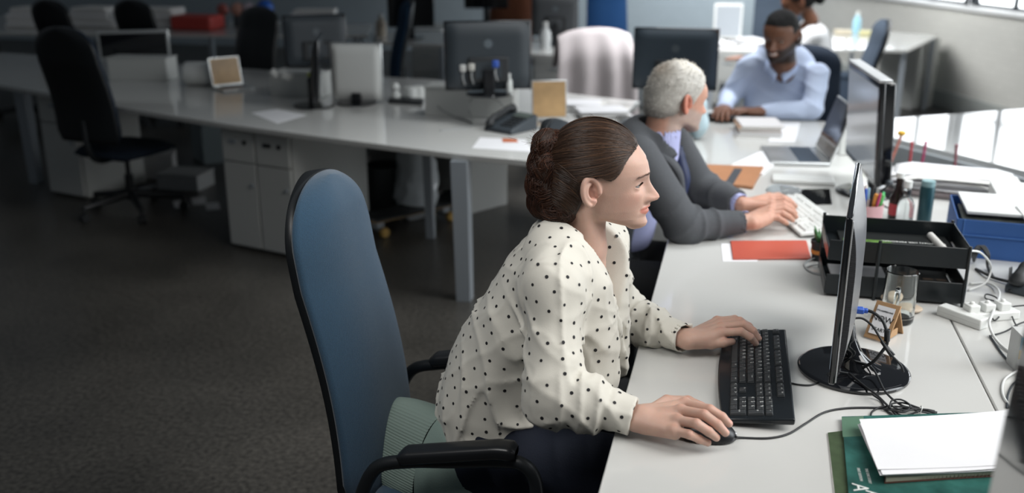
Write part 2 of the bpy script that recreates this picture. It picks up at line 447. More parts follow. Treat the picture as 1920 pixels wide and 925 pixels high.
pedestal('pedestal_cabinet', 'dim white pedestal cabinet behind the navy swivel chair', at(98, 362, 0), at(163, 374, 0), at(222, 340, 0), ZD - 0.035, False)
# ================================================================== IMPLICIT SURFACES (organic shapes)
class Field:
    def __init__(s, lo, hi, h):
        s.h = h; s.lo = np.array(lo, float)
        s.n = np.ceil((np.array(hi, float) - s.lo) / h).astype(int) + 1
        s.ax = [(s.lo[i] + h * np.arange(s.n[i])).astype(np.float32) for i in range(3)]
        s.V = np.full(tuple(s.n), 1.0, np.float32)
    def sub(s, lo, hi):
        sl = []
        for i in range(3):
            a = max(0, int(math.floor((lo[i] - s.lo[i]) / s.h))); b = min(int(s.n[i]), int(math.ceil((hi[i] - s.lo[i]) / s.h)) + 1)
            if b <= a: return None, None
            sl.append(slice(a, b))
        return tuple(sl), np.meshgrid(s.ax[0][sl[0]], s.ax[1][sl[1]], s.ax[2][sl[2]], indexing='ij', sparse=True)
    def op(s, fn, lo, hi, k=0.0, mode='u', pad=None):
        pad = (k * 1.2 + 3 * s.h) if pad is None else pad
        lo = np.array(lo) - pad; hi = np.array(hi) + pad
        sl, g = s.sub(lo, hi)
        if sl is None: return s
        d = np.broadcast_to(fn(*g), s.V[sl].shape); v = s.V[sl]
        if mode == 'u':
            if k > 0: hh = np.maximum(k - np.abs(v - d), 0) / k; r = np.minimum(v, d) - hh * hh * k * 0.25
            else: r = np.minimum(v, d)
        elif mode == 's':
            d = -d
            if k > 0: hh = np.maximum(k - np.abs(v - d), 0) / k; r = np.maximum(v, d) + hh * hh * k * 0.25
            else: r = np.maximum(v, d)
        elif mode == 'i':
            if k > 0: hh = np.maximum(k - np.abs(v - d), 0) / k; r = np.maximum(v, d) + hh * hh * k * 0.25
            else: r = np.maximum(v, d)
        else: r = v + d
        s.V[sl] = r
        return s
    def cone(s, a, b, ra, rb, k=0.0, mode='u', sc=None):
        """round cone from a to b; sc = (axis vector, factor) flattens across that axis"""
        a = np.array(a, np.float32); b = np.array(b, np.float32); L = b - a; l2 = float(L @ L) + 1e-12
        def fn(X, Y, Z):
            x, y, z = X - a[0], Y - a[1], Z - a[2]
            t = np.clip((x * L[0] + y * L[1] + z * L[2]) / l2, 0, 1)
            qx, qy, qz = x - t * L[0], y - t * L[1], z - t * L[2]
            if sc is not None:
                n, f = sc; dn = qx * n[0] + qy * n[1] + qz * n[2]; e = (1 / f - 1) * dn
                qx, qy, qz = qx + e * n[0], qy + e * n[1], qz + e * n[2]
            return np.sqrt(qx * qx + qy * qy + qz * qz) - (ra + (rb - ra) * t)
        m = max(ra, rb) * 1.05
        return s.op(fn, np.minimum(a, b) - m, np.maximum(a, b) + m, k, mode)
    def chain(s, pts, rs, k=0.0, kk=0.004):
        """limb through several joints"""
        a = [np.array(p, np.float32) for p in pts]
        lo = np.min(a, 0) - max(rs) * 1.1; hi = np.max(a, 0) + max(rs) * 1.1
        def fn(X, Y, Z):
            out = None
            for i in range(len(a) - 1):
                L = a[i + 1] - a[i]; l2 = float(L @ L) + 1e-12
                x, y, z = X - a[i][0], Y - a[i][1], Z - a[i][2]
                t = np.clip((x * L[0] + y * L[1] + z * L[2]) / l2, 0, 1)
                d = np.sqrt((x - t * L[0]) ** 2 + (y - t * L[1]) ** 2 + (z - t * L[2]) ** 2) - (rs[i] + (rs[i + 1] - rs[i]) * t)
                if out is None: out = d
                else: hh = np.maximum(kk - np.abs(out - d), 0) / kk; out = np.minimum(out, d) - hh * hh * kk * 0.25
            return out
        return s.op(fn, lo, hi, k)
    def ell(s, c, r, R=None, k=0.0, mode='u'):
        c = np.array(c, np.float32); r = np.array(r, np.float32)
        def fn(X, Y, Z):
            x, y, z = X - c[0], Y - c[1], Z - c[2]
            if R is not None: x, y, z = R[0][0] * x + R[0][1] * y + R[0][2] * z, R[1][0] * x + R[1][1] * y + R[1][2] * z, R[2][0] * x + R[2][1] * y + R[2][2] * z
            k0 = np.sqrt((x / r[0]) ** 2 + (y / r[1]) ** 2 + (z / r[2]) ** 2)
            k1 = np.sqrt((x / r[0] ** 2) ** 2 + (y / r[1] ** 2) ** 2 + (z / r[2] ** 2) ** 2) + 1e-9
            return k0 * (k0 - 1) / k1
        m = max(r) if R is not None else r
        return s.op(fn, c - m, c + m, k, mode)
    def loft(s, path, D, W, yc=0.0, k=0.0, n=2.3, axis=1, pad=0.02):
        """elliptic sections along a path in the x-z plane; D half depth, W half width along y; path (x, z)"""
        P = np.array(path, np.float32); D = np.array(D, np.float32); W = np.array(W, np.float32)
        lo = [P[:, 0].min() - D.max(), yc - W.max(), P[:, 1].min() - D.max()]; hi = [P[:, 0].max() + D.max(), yc + W.max(), P[:, 1].max() + D.max()]
        def fn(X, Y, Z):
            best = None
            for i in range(len(P) - 1):
                L = P[i + 1] - P[i]; l2 = float(L @ L)
                x, z = X - P[i][0], Z - P[i][1]
                t0 = (x * L[0] + z * L[1]) / l2; t = np.clip(t0, 0, 1)
                d = np.sqrt((x - t * L[0]) ** 2 + (z - t * L[1]) ** 2)
                dd = D[i] + (D[i + 1] - D[i]) * t; ww = W[i] + (W[i + 1] - W[i]) * t
                v = ((d / dd) ** n + (np.abs(Y - yc) / ww) ** n) ** (1 / n)
                v = (v - 1) * np.minimum(dd, ww)
                best = v if best is None else np.minimum(best, v)
            return best
        return s.op(fn, lo, hi, k)
    def displace(s, fn, lo=None, hi=None):
        lo = s.lo if lo is None else lo; hi = s.lo + s.h * s.n if hi is None else hi
        return s.op(fn, lo, hi, 0, 'd', pad=0)
    def mesh(s):
        """surface nets"""
        V = s.V; S = V < 0
        nx, ny, nz = V.shape
        acc = np.zeros((nx - 1, ny - 1, nz - 1, 3), np.float32); cnt = np.zeros((nx - 1, ny - 1, nz - 1), np.float32)
        for ax in range(3):
            o = [a for a in range(3) if a != ax]
            A = [slice(None)] * 3; Bs = [slice(None)] * 3
            A[ax] = slice(0, -1); Bs[ax] = slice(1, None)
            va, vb = V[tuple(A)], V[tuple(Bs)]
            idx = np.argwhere((va < 0) != (vb < 0))
            if not len(idx): continue
            a_ = va[tuple(idx.T)]; b_ = vb[tuple(idx.T)]
            p = idx.astype(np.float32); p[:, ax] += a_ / (a_ - b_)
            for du in (0, -1):
                for dv in (0, -1):
                    c = idx.copy(); c[:, o[0]] += du; c[:, o[1]] += dv
                    ok = (c[:, o[0]] >= 0) & (c[:, o[1]] >= 0) & (c[:, o[0]] < V.shape[o[0]] - 1) & (c[:, o[1]] < V.shape[o[1]] - 1)
                    cc = c[ok]; np.add.at(acc, tuple(cc.T), p[ok]); np.add.at(cnt, tuple(cc.T), 1)
        act = cnt > 0
        ids = np.full(act.shape, -1, np.int64); ids[act] = np.arange(act.sum())
        verts = acc[act] / cnt[act][:, None] * s.h + s.lo
        quads = []
        for ax in range(3):
            u, v = [(1, 2), (2, 0), (0, 1)][ax]
            A = [slice(None)] * 3; Bs = [slice(None)] * 3
            A[ax] = slice(0, -1); Bs[ax] = slice(1, None)
            sa, sb = S[tuple(A)], S[tuple(Bs)]
            for flip, msk in ((False, sa & ~sb), (True, ~sa & sb)):
                idx = np.argwhere(msk)
                idx = idx[(idx[:, u] > 0) & (idx[:, v] > 0) & (idx[:, u] < V.shape[u] - 1) & (idx[:, v] < V.shape[v] - 1)]
                if not len(idx): continue
                def g(du, dv):
                    c = idx.copy(); c[:, u] += du; c[:, v] += dv; return ids[tuple(c.T)]
                q = np.stack([g(-1, -1), g(0, -1), g(0, 0), g(-1, 0)], 1)
                quads.append(q[:, ::-1] if flip else q)
        return verts.astype(np.float64), np.concatenate(quads) if quads else np.zeros((0, 4), int)

def relax(v, q, it=2, lam=0.5):
    e = np.concatenate([q[:, [0, 1]], q[:, [1, 2]], q[:, [2, 3]], q[:, [3, 0]]]); e = np.concatenate([e, e[:, ::-1]])
    c = np.bincount(e[:, 0], minlength=len(v))[:, None].clip(1)
    for _ in range(it):
        a = np.stack([np.bincount(e[:, 0], v[e[:, 1], i], len(v)) for i in range(3)], 1) / c
        v = v + lam * (a - v)
    return v

def np_object(name, pieces, mats, parent=None, colors=None):
    """pieces: list of (verts, quads, material index) joined into ONE mesh"""
    vs = []; qs = []; mi = []; n = 0
    for v, q, m in pieces:
        vs.append(v); qs.append(q + n); mi.append(np.full(len(q), m, np.int32)); n += len(v)
    v = np.concatenate(vs).astype(np.float32); q = np.concatenate(qs).astype(np.int32); mi = np.concatenate(mi)
    me = bpy.data.meshes.new(name)
    me.vertices.add(len(v)); me.vertices.foreach_set('co', v.ravel())
    me.loops.add(q.size); me.loops.foreach_set('vertex_index', q.ravel())
    me.polygons.add(len(q)); me.polygons.foreach_set('loop_start', np.arange(0, q.size, 4, dtype=np.int32))
    me.polygons.foreach_set('loop_total', np.full(len(q), 4, np.int32))
    for m in (mats if isinstance(mats, (list, tuple)) else [mats]): me.materials.append(m)
    me.polygons.foreach_set('material_index', mi)
    if colors is not None:
        c = np.concatenate(colors).astype(np.float32); c = np.concatenate([c, np.ones((len(c), 1), np.float32)], 1)
        at_ = me.color_attributes.new('tint', 'FLOAT_COLOR', 'POINT'); at_.data.foreach_set('color', c.ravel())
    me.update(); me.validate(); me.shade_smooth()
    o = bpy.data.objects.new(name, me); link(o, parent)
    return o

_rng = np.random.RandomState(3)
def noise_fn(freq, seed, n=7, stretch=(1, 1, 1)):
    r = np.random.RandomState(seed); d = r.normal(size=(n, 3)); d /= np.linalg.norm(d, axis=1)[:, None]
    d = (d * freq * r.uniform(0.7, 1.3, (n, 1)) * np.array(stretch)).astype(np.float32); ph = r.uniform(0, 6.28, n).astype(np.float32)
    def f(X, Y, Z):
        o = 0
        for i in range(n): o = o + np.sin(d[i][0] * X + d[i][1] * Y + d[i][2] * Z + ph[i])
        return o / math.sqrt(n)
    return f
def gauss(x, s): return np.exp(-(x / s) ** 2)
def sstep(a, b, x):
    t = np.clip((x - a) / (b - a), 0, 1); return t * t * (3 - 2 * t)

# ------------------------------------------------------------------ a head in its own frame: a forward, l to its left, b up; origin between the ears
WOMAN_F0 = [(-0.095, 0.080), (-0.086, 0.108), (-0.080, 0.1175), (-0.0724, 0.1205), (-0.059, 0.1165), (-0.045, 0.1165), (-0.03, 0.117), (-0.0155, 0.1165), (0.0032, 0.117), (0.023, 0.1205), (0.0394, 0.1255), (0.0637, 0.1205), (0.093, 0.1075), (0.12, 0.083), (0.14, 0.03)]
WOMAN_FEAT = [(-0.0724, 0.0035), (-0.064, 0.001), (-0.059, 0.0015), (-0.053, 0.007), (-0.049, 0.0105), (-0.0445, 0.0105), (-0.0415, 0.0065), (-0.039, 0.010), (-0.0362, 0.0135), (-0.033, 0.0120), (-0.0290, 0.0135), (-0.0262, 0.020), (-0.0225, 0.0285), (-0.017, 0.0325), (-0.011, 0.0300), (-0.003, 0.0235), (0.006, 0.0165), (0.016, 0.0090), (0.026, 0.0042), (0.038, 0.0)]
def head_field(h=0.0016, F0=WOMAN_F0, FEAT=WOMAN_FEAT, Wf=1.0, neck=None, lo=(-0.12, -0.11, -0.17), hi=(0.16, 0.11, 0.165), smile=0.0, male=False, ears=True):
    f = Field(lo, hi, h)
    f0b, f0v = np.array(F0).T; fb, fv = np.array(FEAT).T
    Wb = np.array([-0.10, -0.086, -0.078, -0.06, -0.04, -0.02, 0.0, 0.02, 0.05, 0.09, 0.12, 0.14])
    Wv = np.array([0.012, 0.026, 0.036, 0.050, 0.057, 0.0615, 0.065, 0.066, 0.067, 0.064, 0.05, 0.03]) * Wf
    if male: Wv = Wv + np.interp(Wb, [-0.09, -0.05, 0.0], [0.010, 0.007, 0.002])
    wb = np.array([-0.07, -0.054, -0.040, -0.033, -0.0295, -0.024, -0.015, -0.005, 0.01, 0.03]); wv = np.array([0.020, 0.019, 0.021, 0.010, 0.0120, 0.0135, 0.0125, 0.0105, 0.0095, 0.016])
    f.ell((0.013, 0, 0.054), (0.098, 0.074, 0.086))
    def face(A, Lm, B):
        B1 = B + 0 * A
        F = np.interp(B, f0b, f0v).astype(np.float32); W = np.interp(B, Wb, Wv).astype(np.float32)
        ft = np.interp(B, fb, fv).astype(np.float32); sg = np.interp(B, wb, wv).astype(np.float32)
        l = np.abs(Lm)
        lat = np.exp(-(l / sg) ** 2.4)
        disp = ft * lat
        # alar wings
        disp = disp + 0.0075 * gauss(l - 0.0135, 0.0055) * gauss(B + 0.0185, 0.0075)
        # eye sockets, brow, cheekbones, mouth corners
        disp = disp - 0.0135 * gauss(l - 0.0310, 0.0165) * gauss(B - 0.0165, 0.0125)
        disp = disp - 0.005 * gauss(l - 0.014, 0.007) * gauss(B - 0.018, 0.010)
        disp = disp + 0.0022 * gauss(l - 0.030, 0.020) * gauss(B - 0.037, 0.008)
        disp = disp + 0.0045 * gauss(l - 0.042, 0.018) * gauss(B + 0.010, 0.016)
        disp = disp - 0.0035 * gauss(l - 0.0255, 0.006) * gauss(B + 0.0425 - 0.0 - smile * 0.006, 0.007)
        disp = disp - 0.0022 * gauss(l - 0.028, 0.010) * gauss(B + 0.060, 0.012)
        if smile: disp = disp + smile * 0.006 * gauss(l - 0.038, 0.013) * gauss(B + 0.018, 0.012)
        ac = 0.018; fr = sstep(0.03, 0.07, A)
        a2 = A - disp * fr
        Dd = np.maximum(F - ac, 0.02)
        back = 0.075
        dd = np.where(a2 > ac, Dd, back)
        v = ((np.abs(a2 - ac) / dd) ** 2.25 + (l / np.maximum(W, 0.01)) ** 2.25) ** (1 / 2.25)
        v = (v - 1) * 0.055
        # jaw line and crown limits
        jl = -(B + 0.056 + 0.34 * (A - 0.012)) * 0.94
        jl = jl + 0.0
        hh = np.maximum(0.014 - np.abs(v - jl), 0) / 0.014
        v = np.maximum(v, jl) + hh * hh * 0.014 * 0.25
        top = B - 0.085; hh = np.maximum(0.03 - np.abs(v - top), 0) / 0.03
        return np.maximum(v, top) + hh * hh * 0.03 * 0.25
    f.op(face, (-0.07, -0.085, -0.11), (0.16, 0.085, 0.12), 0.018)
    f.cone((0.094, 0, -0.072), (0.100, 0, -0.070), 0.0165, 0.0165, 0.014)   # chin
    # eyelids and opening
    for s_ in (-1, 1):
        e = (0.0915, s_ * 0.0305, 0.0150)
        f.ell(e, (0.0142, 0.0150, 0.0138), k=0.005)
        op = 0.0040 if not smile else 0.003
        def cut(A, Lm, B, e=e, s_=s_):
            u = (Lm - e[1]) * s_
            lim = op * np.sqrt(np.maximum(1 - (u / 0.0148) ** 2, 0))
            c = np.abs(B - e[2] + 0.0008 - 0.05 * u) - lim
            return np.maximum(np.maximum(c, np.sqrt((A - e[0]) ** 2 + (Lm - e[1]) ** 2 + (B - e[2]) ** 2) - 0.018), e[0] + 0.002 - A)
        f.op(cut, (e[0], e[1] - 0.015, e[2] - 0.009), (e[0] + 0.02, e[1] + 0.015, e[2] + 0.009), 0.0016, 's')
        # nostril
        f.ell((0.1315, s_ * 0.0065, -0.0275), (0.006, 0.0032, 0.0035), k=0.002, mode='s')
        # crease above the lid
        # ear
        if ears:
            ez = np.array([-0.18, 0, 1.0]); ez /= np.linalg.norm(ez)
            ec = np.array([0.001, s_ * 0.0735, 0.0100]); ea = np.array([0.97, s_ * -0.22, 0.17]); ea /= np.linalg.norm(ea)
            en = np.cross(ea, ez) * (1 if True else 1); en = en / np.linalg.norm(en)
            if en[1] * s_ < 0: en = -en
            def P(t, ra, rb, off=0.0): return ec + ea * ra * math.cos(t) + ez * rb * math.sin(t) + en * (off + 0.006 * max(0, -math.cos(t)))
            hel = [P(t, 0.0180, 0.0300, 0.0055) for t in np.linspace(math.radians(-20), math.radians(245), 27)]
            hel[0] = ec + ea * 0.006 + ez * 0.004 + en * 0.001
            f.chain(hel, [0.0028] + [0.0036] * 25 + [0.004], 0.004, 0.006)
            ant = [P(t, 0.0105, 0.0175, 0.0045) for t in np.linspace(math.radians(80), math.radians(265), 9)]
            f.chain(ant, [0.0028] * 9, 0.004, 0.006)
            f.cone(ec + ea * 0.004 - ez * 0.021 + en * 0.003, ec - ea * 0.001 - ez * 0.027 + en * 0.003, 0.0062, 0.0058, 0.005)  # lobe
            f.cone(ec + ea * 0.0135 - ez * 0.005 + en * 0.002, ec + ea * 0.0125 - ez * 0.011 + en * 0.003, 0.0038, 0.0042, 0.004)  # tragus
            f.ell(ec - en * 0.002, (0.016, 0.004, 0.026), R=np.array([ea, en, ez]), k=0.004)
    if neck:
        for (a, b, ra, rb, k) in neck: f.cone(a, b, ra, rb, k)
    return f

def frame(C, yaw, pitch=0.0, roll=0.0):
    """columns forward, left, up"""
    R = Matrix.Rotation(yaw, 3, 'Z') @ Matrix.Rotation(pitch, 3, 'Y') @ Matrix.Rotation(roll, 3, 'X')
    return np.array(R), np.array(C, float)
def tow(v, fr): return v @ fr[0].T + fr[1]
def tol(v, fr): return (np.array(v) - fr[1]) @ fr[0]

def face_tint(v, lip=(1.0, 0.62, 0.60), brow=0.45, male=False, beard=None):
    """colour of lips, brows and lashes, by place on the face (head frame)"""
    a, l, b = v.T; L = np.abs(l); c = np.ones((len(v), 3))
    fr = a > 0.06
    m = gauss(L, 0.0245) * 0 + (sstep(0.0270, 0.0225, L) * sstep(-0.0560, -0.0535, b) * sstep(-0.0325, -0.0345, b + 0.16 * np.maximum(L - 0.006, 0)) * sstep(0.103, 0.109, a)) * fr
    # taper of the mouth towards its corners
    half = 0.0095 * np.sqrt(np.clip(1 - (L / 0.0265) ** 2, 0, 1)); m = m * sstep(half + 0.0012, half - 0.0004, np.abs(b + 0.0435))
    c = c * (1 - m[:, None]) + np.array(lip) * m[:, None]
    bl = 0.0355 + 0.004 * np.clip((L - 0.012) / 0.02, 0, 1) - 0.010 * np.clip((L - 0.034) / 0.02, 0, 1)
    wdt = 0.0026 - 0.0012 * np.clip((L - 0.02) / 0.03, 0, 1)
    m = sstep(wdt + 0.0012, wdt - 0.0006, np.abs(b - bl)) * sstep(0.010, 0.014, L) * sstep(0.054, 0.046, L) * fr * 0.75
    c = c * (1 - m[:, None]) + np.array([brow, brow * 0.85, brow * 0.75]) * m[:, None] * 1
    # blush of ear, nose and cheek
    m = np.clip(gauss(L - 0.078, 0.008) * gauss(b - 0.005, 0.03) * gauss(a, 0.025) * 0.8 + 0.35 * gauss(L - 0.045, 0.02) * gauss(b + 0.012, 0.02) * fr + 0.4 * gauss(L, 0.015) * gauss(b + 0.016, 0.012) * (a > 0.12), 0, 1)
    c = c * (1 - m[:, None]) + np.array([1.02, 0.80, 0.78]) * m[:, None]
    if beard is not None:
        m = sstep(-0.008, -0.028, b - 0.25 * (0.09 - a)) * (1 - 0.0) * sstep(-0.03, 0.0, a + 0.03) * (1 - sstep(0.0270, 0.0225, L) * sstep(half + 0.002, half, np.abs(b + 0.0435))) * sstep(-0.125, -0.10, b)
        m = np.clip(m - 0.9 * gauss(L, 0.014) * gauss(b + 0.015, 0.012), 0, 1)
        c = c * (1 - m[:, None]) + np.array(beard) * m[:, None]
    return c

def eyeballs(fr, iris_target=(0.12, 0.0, 0.0)):
    """small spheres as quads with iris colour by angle"""
    out = []
    for s_ in (-1, 1):
        n, m = 32, 24; vs = []; c = np.array((0.0925, s_ * 0.0305, 0.0150))
        for i in range(m + 1):
            t = math.pi * i / m
            for k in range(n):
                w = 2 * math.pi * k / n
                vs.append((math.cos(t), math.sin(t) * math.cos(w), math.sin(t) * math.sin(w)))
        vs = np.array(vs); q = np.array([(i * n + k, i * n + (k + 1) % n, (i + 1) * n + (k + 1) % n, (i + 1) * n + k) for i in range(m) for k in range(n)])
        ang = np.degrees(np.arccos(np.clip(vs[:, 0], -1, 1)))
        col = np.where((ang < 10)[:, None], [0.01, 0.01, 0.01], np.where((ang < 30)[:, None], [0.17, 0.17, 0.14], [0.36, 0.33, 0.31]))
        out.append((tow(vs * 0.0122 + c, fr), q, col))
    return out

def hand_field(wrist, fingers, thumb, forearm_pt, h=0.0014, s=1.0, up=(0, 0, 1), back_puff=0.004):
    """fingers: 4 lists of [MCP, PIP, DIP, TIP]; thumb [CMC, MCP, IP, TIP]"""
    allp = np.array([wrist, forearm_pt] + [p for f in fingers for p in f] + list(thumb)); m = 0.035 * s
    f = Field(allp.min(0) - m, allp.max(0) + m, h)
    wrist = np.array(wrist); fp = np.array(forearm_pt)
    mid = (np.array(fingers[1][0]) + np.array(fingers[2][0])) / 2
    d = mid - wrist; d /= np.linalg.norm(d); lat = np.array(fingers[0][0]) - np.array(fingers[3][0]); lat = lat - d * (lat @ d); lat /= np.linalg.norm(lat)
    nrm = np.cross(d, lat); nrm = nrm if nrm[2] > 0 else -nrm
    # wrist and forearm, a little flattened
    f.cone(fp, wrist, 0.0275 * s, 0.0255 * s, 0.01, sc=(nrm, 0.80))
    for i, fi in enumerate(fingers):
        off = lat * (0.0165 - 0.011 * i) * s
        mc = np.array(fi[0])
        f.cone(wrist + off - nrm * 0.002, mc - nrm * 0.002 * s, 0.0150 * s, 0.0112 * s, 0.016 * s)
        f.cone(wrist + off * 1.1 - nrm * 0.010 + d * 0.02, mc - nrm * 0.007 * s, 0.0125 * s, 0.0098 * s, 0.014 * s)
    t = [np.array(p) for p in thumb]
    f.cone(wrist + d * 0.012, t[1], 0.0165 * s, 0.0125 * s, 0.016 * s)
    g = [0.0094, 0.0098, 0.0096, 0.0086]
    for i, fi in enumerate(fingers):
        r = g[i] * s
        f.chain(fi, [r * 1.08, r * 1.02, r * 0.95, r * 0.80], 0.0030 * s, 0.003)
        f.ell(np.array(fi[0]) + nrm * 0.002 * s, (0.0085 * s,) * 3, k=0.010)
    f.chain(t[1:], [0.0118 * s, 0.0105 * s, 0.0082 * s], 0.004 * s, 0.005)
    for fi in list(fingers) + [thumb]:
        a_, b_ = np.array(fi[2]), np.array(fi[3]); u = (b_ - a_) / np.linalg.norm(b_ - a_); n_ = nrm - u * (u @ nrm); n_ /= np.linalg.norm(n_); sd = np.cross(u, n_)
        f.ell(b_ - u * 0.0015 * s + n_ * 0.0052 * s, (0.0066 * s, 0.0046 * s, 0.0020 * s), R=np.array([u, sd, n_]), k=0.0008)
    return f

def hand_tint(v, fingers, thumb, nail=(1.16, 1.02, 1.04), knuckle=(1.0, 0.84, 0.80)):
    c = np.ones((len(v), 3))
    for fi in list(fingers) + [thumb]:
        fi = [np.array(p) for p in fi]
        for j in (0, 1, 2):
            m = gauss(np.linalg.norm(v - fi[j] - np.array([0, 0, 0.008]), axis=1), 0.0085) * 0.8
            c = c * (1 - m[:, None]) + np.array(knuckle) * m[:, None]
        u = fi[3] - fi[2]; u /= np.linalg.norm(u)
        w = v - fi[3]; x = w @ u
        n = np.array([0, 0, 1.0]) - u * u[2]; n /= np.linalg.norm(n)
        sd = np.cross(u, n); y = w @ sd; z = w @ n
        m = (((x + 0.0015) / 0.0068) ** 2 + (y / 0.0048) ** 2 < 1) * (z > 0.002)
        mm = (m * 1.0)[:, None]
        c = c * (1 - mm) + np.array(nail) * mm
    return c

def sample_dots(v, q, spacing, r, seed=1, off=0.0006, nside=7):
    """little round spots printed on a cloth surface, roughly even and staggered"""
    rs = np.random.RandomState(seed)
    a = v[q]; n = np.cross(a[:, 2] - a[:, 0], a[:, 3] - a[:, 1]); ar = np.linalg.norm(n, axis=1) / 2
    N = int(ar.sum() / (spacing ** 2) * 14)
    pick = rs.choice(len(q), N, p=ar / ar.sum())
    uv = rs.rand(N, 2)[:, :, None]
    P = a[pick, 0] * (1 - uv[:, 0]) * (1 - uv[:, 1]) + a[pick, 1] * uv[:, 0] * (1 - uv[:, 1]) + a[pick, 2] * uv[:, 0] * uv[:, 1] + a[pick, 3] * (1 - uv[:, 0]) * uv[:, 1]
    Nn = n[pick] / (np.linalg.norm(n[pick], axis=1)[:, None] + 1e-12)
    cell = {}; keep = []
    for i in range(N):
        k = tuple(np.floor(P[i] / spacing).astype(int)); ok = True
        for dx in (-1, 0, 1):
            for dy in (-1, 0, 1):
                for dz in (-1, 0, 1):
                    for j in cell.get((k[0] + dx, k[1] + dy, k[2] + dz), ()):
                        if np.sum((P[i] - P[j]) ** 2) < spacing ** 2: ok = False; break
                    if not ok: break
                if not ok: break
            if not ok: break
        if ok: cell.setdefault(k, []).append(i); keep.append(i)
    vs = []; qs = []
    for i in keep:
        p, nn = P[i], Nn[i]; t = np.cross(nn, [0.3, 0.2, 0.9]); t /= np.linalg.norm(t) + 1e-9; b = np.cross(nn, t)
        base = len(vs); rr = r * rs.uniform(0.88, 1.1)
        for k in range(8):
            w = math.pi * k / 4; vs.append(p + nn * off + (t * math.cos(w) + b * math.sin(w)) * rr)
        qs += [(base, base + 1, base + 2, base + 7), (base + 7, base + 2, base + 3, base + 6), (base + 6, base + 3, base + 4, base + 5)]
    return np.array(vs), np.array(qs)
# ================================================================== PEOPLE
M_SKIN = mat('fair_skin', (0.565, 0.365, 0.29), 0.47, spec=0.4, attr='tint', noise=0.05, nscale=35, bump=0.12, bscale=420, sss=0.25)
M_EYE = mat('eye', (1, 1, 1), 0.08, attr='tint', coat=0.5)
M_HAIRB = mat('brown_hair_base', (0.028, 0.016, 0.011), 0.55, bump=0.6, bscale=60, aniso_scale=(1, 6, 6))
M_HAIR = mat('brown_hair_strands', (0.040, 0.0225, 0.0145), 0.38, spec=0.5, attr='tint')
M_BLOUSE = mat('cream_crepe', (0.66, 0.635, 0.565), 0.75, bump=0.12, bscale=500, sheen=0.15)
M_DOT = mat('black_polka_dot', (0.012, 0.012, 0.014), 0.7)
M_TROUS = mat('navy_trouser_cloth', (0.006, 0.010, 0.022), 0.85, bump=0.3, bscale=300)

def strands_object(name, paths, radii, tints, material, parent, nseg=4):
    """hair as fine tapering tubes, all in ONE mesh"""
    V = []; Q = []; Cc = []; base = 0
    for P, r, t in zip(paths, radii, tints):
        P = np.asarray(P); n = len(P)
        T = np.gradient(P, axis=0); T /= np.linalg.norm(T, axis=1)[:, None] + 1e-9
        A = np.cross(T, np.array([0.31, 0.17, 0.93])); A /= np.linalg.norm(A, axis=1)[:, None] + 1e-9; B_ = np.cross(T, A)
        rr = r * np.minimum(1, np.minimum(np.linspace(0.3, 6, n), np.linspace(5, 0.3, n)))[:, None]
        ring = [P + (A * math.cos(w) + B_ * math.sin(w)) * rr for w in [2 * math.pi * k / nseg for k in range(nseg)]]
        v = np.stack(ring, 1).reshape(-1, 3)
        i = np.arange(n - 1)[:, None] * nseg; k = np.arange(nseg)[None, :]; k2 = (k + 1) % nseg
        q = np.stack([i + k, i + k2, i + nseg + k2, i + nseg + k], -1).reshape(-1, 4) + base
        V.append(v); Q.append(q); Cc.append(np.tile(t, (len(v), 1))); base += len(v)
    v = np.concatenate(V); q = np.concatenate(Q)
    return np_object(name, [(v, q, 0)], material, parent, colors=[np.concatenate(Cc)])

# ------------------------------------------------------------------ the woman
WH = frame((-0.3046, 2.05, 1.1327), math.radians(8))
woman = thing('person', 'woman in a cream polka dot blouse with brown hair in a low bun', 'person', (-0.5, 2.05, 0.0))
def to_local(v, root): return v - np.array(root.location)
# skin of head, neck and chest
hf = head_field(0.0016, lo=(-0.17, -0.16, -0.33), hi=(0.16, 0.16, 0.16), neck=[
    ((-0.012, 0, -0.02), (-0.012, 0, -0.14), 0.048, 0.047, 0.016),
    ((-0.012, 0, -0.14), (-0.030, 0, -0.20), 0.048, 0.060, 0.02)])
hf.ell((-0.055, 0, -0.26), (0.080, 0.085, 0.085), k=0.05)
for s_ in (-1, 1):
    hf.cone((0.022, s_ * 0.016, -0.178), (-0.02, s_ * 0.11, -0.172), 0.0085, 0.009, 0.02)       # collar bones
    hf.cone((-0.018, s_ * 0.050, -0.035), (0.022, s_ * 0.013, -0.172), 0.011, 0.009, 0.018)     # neck muscles
hv, hq = hf.mesh(); hv = relax(hv, hq, 1)
tint = face_tint(hv)
pieces = [(to_local(tow(hv, WH), woman), hq, 0)]; cols = [tint]
for v, q, c in eyeballs(WH): pieces.append((to_local(v, woman), q, 1)); cols.append(c)
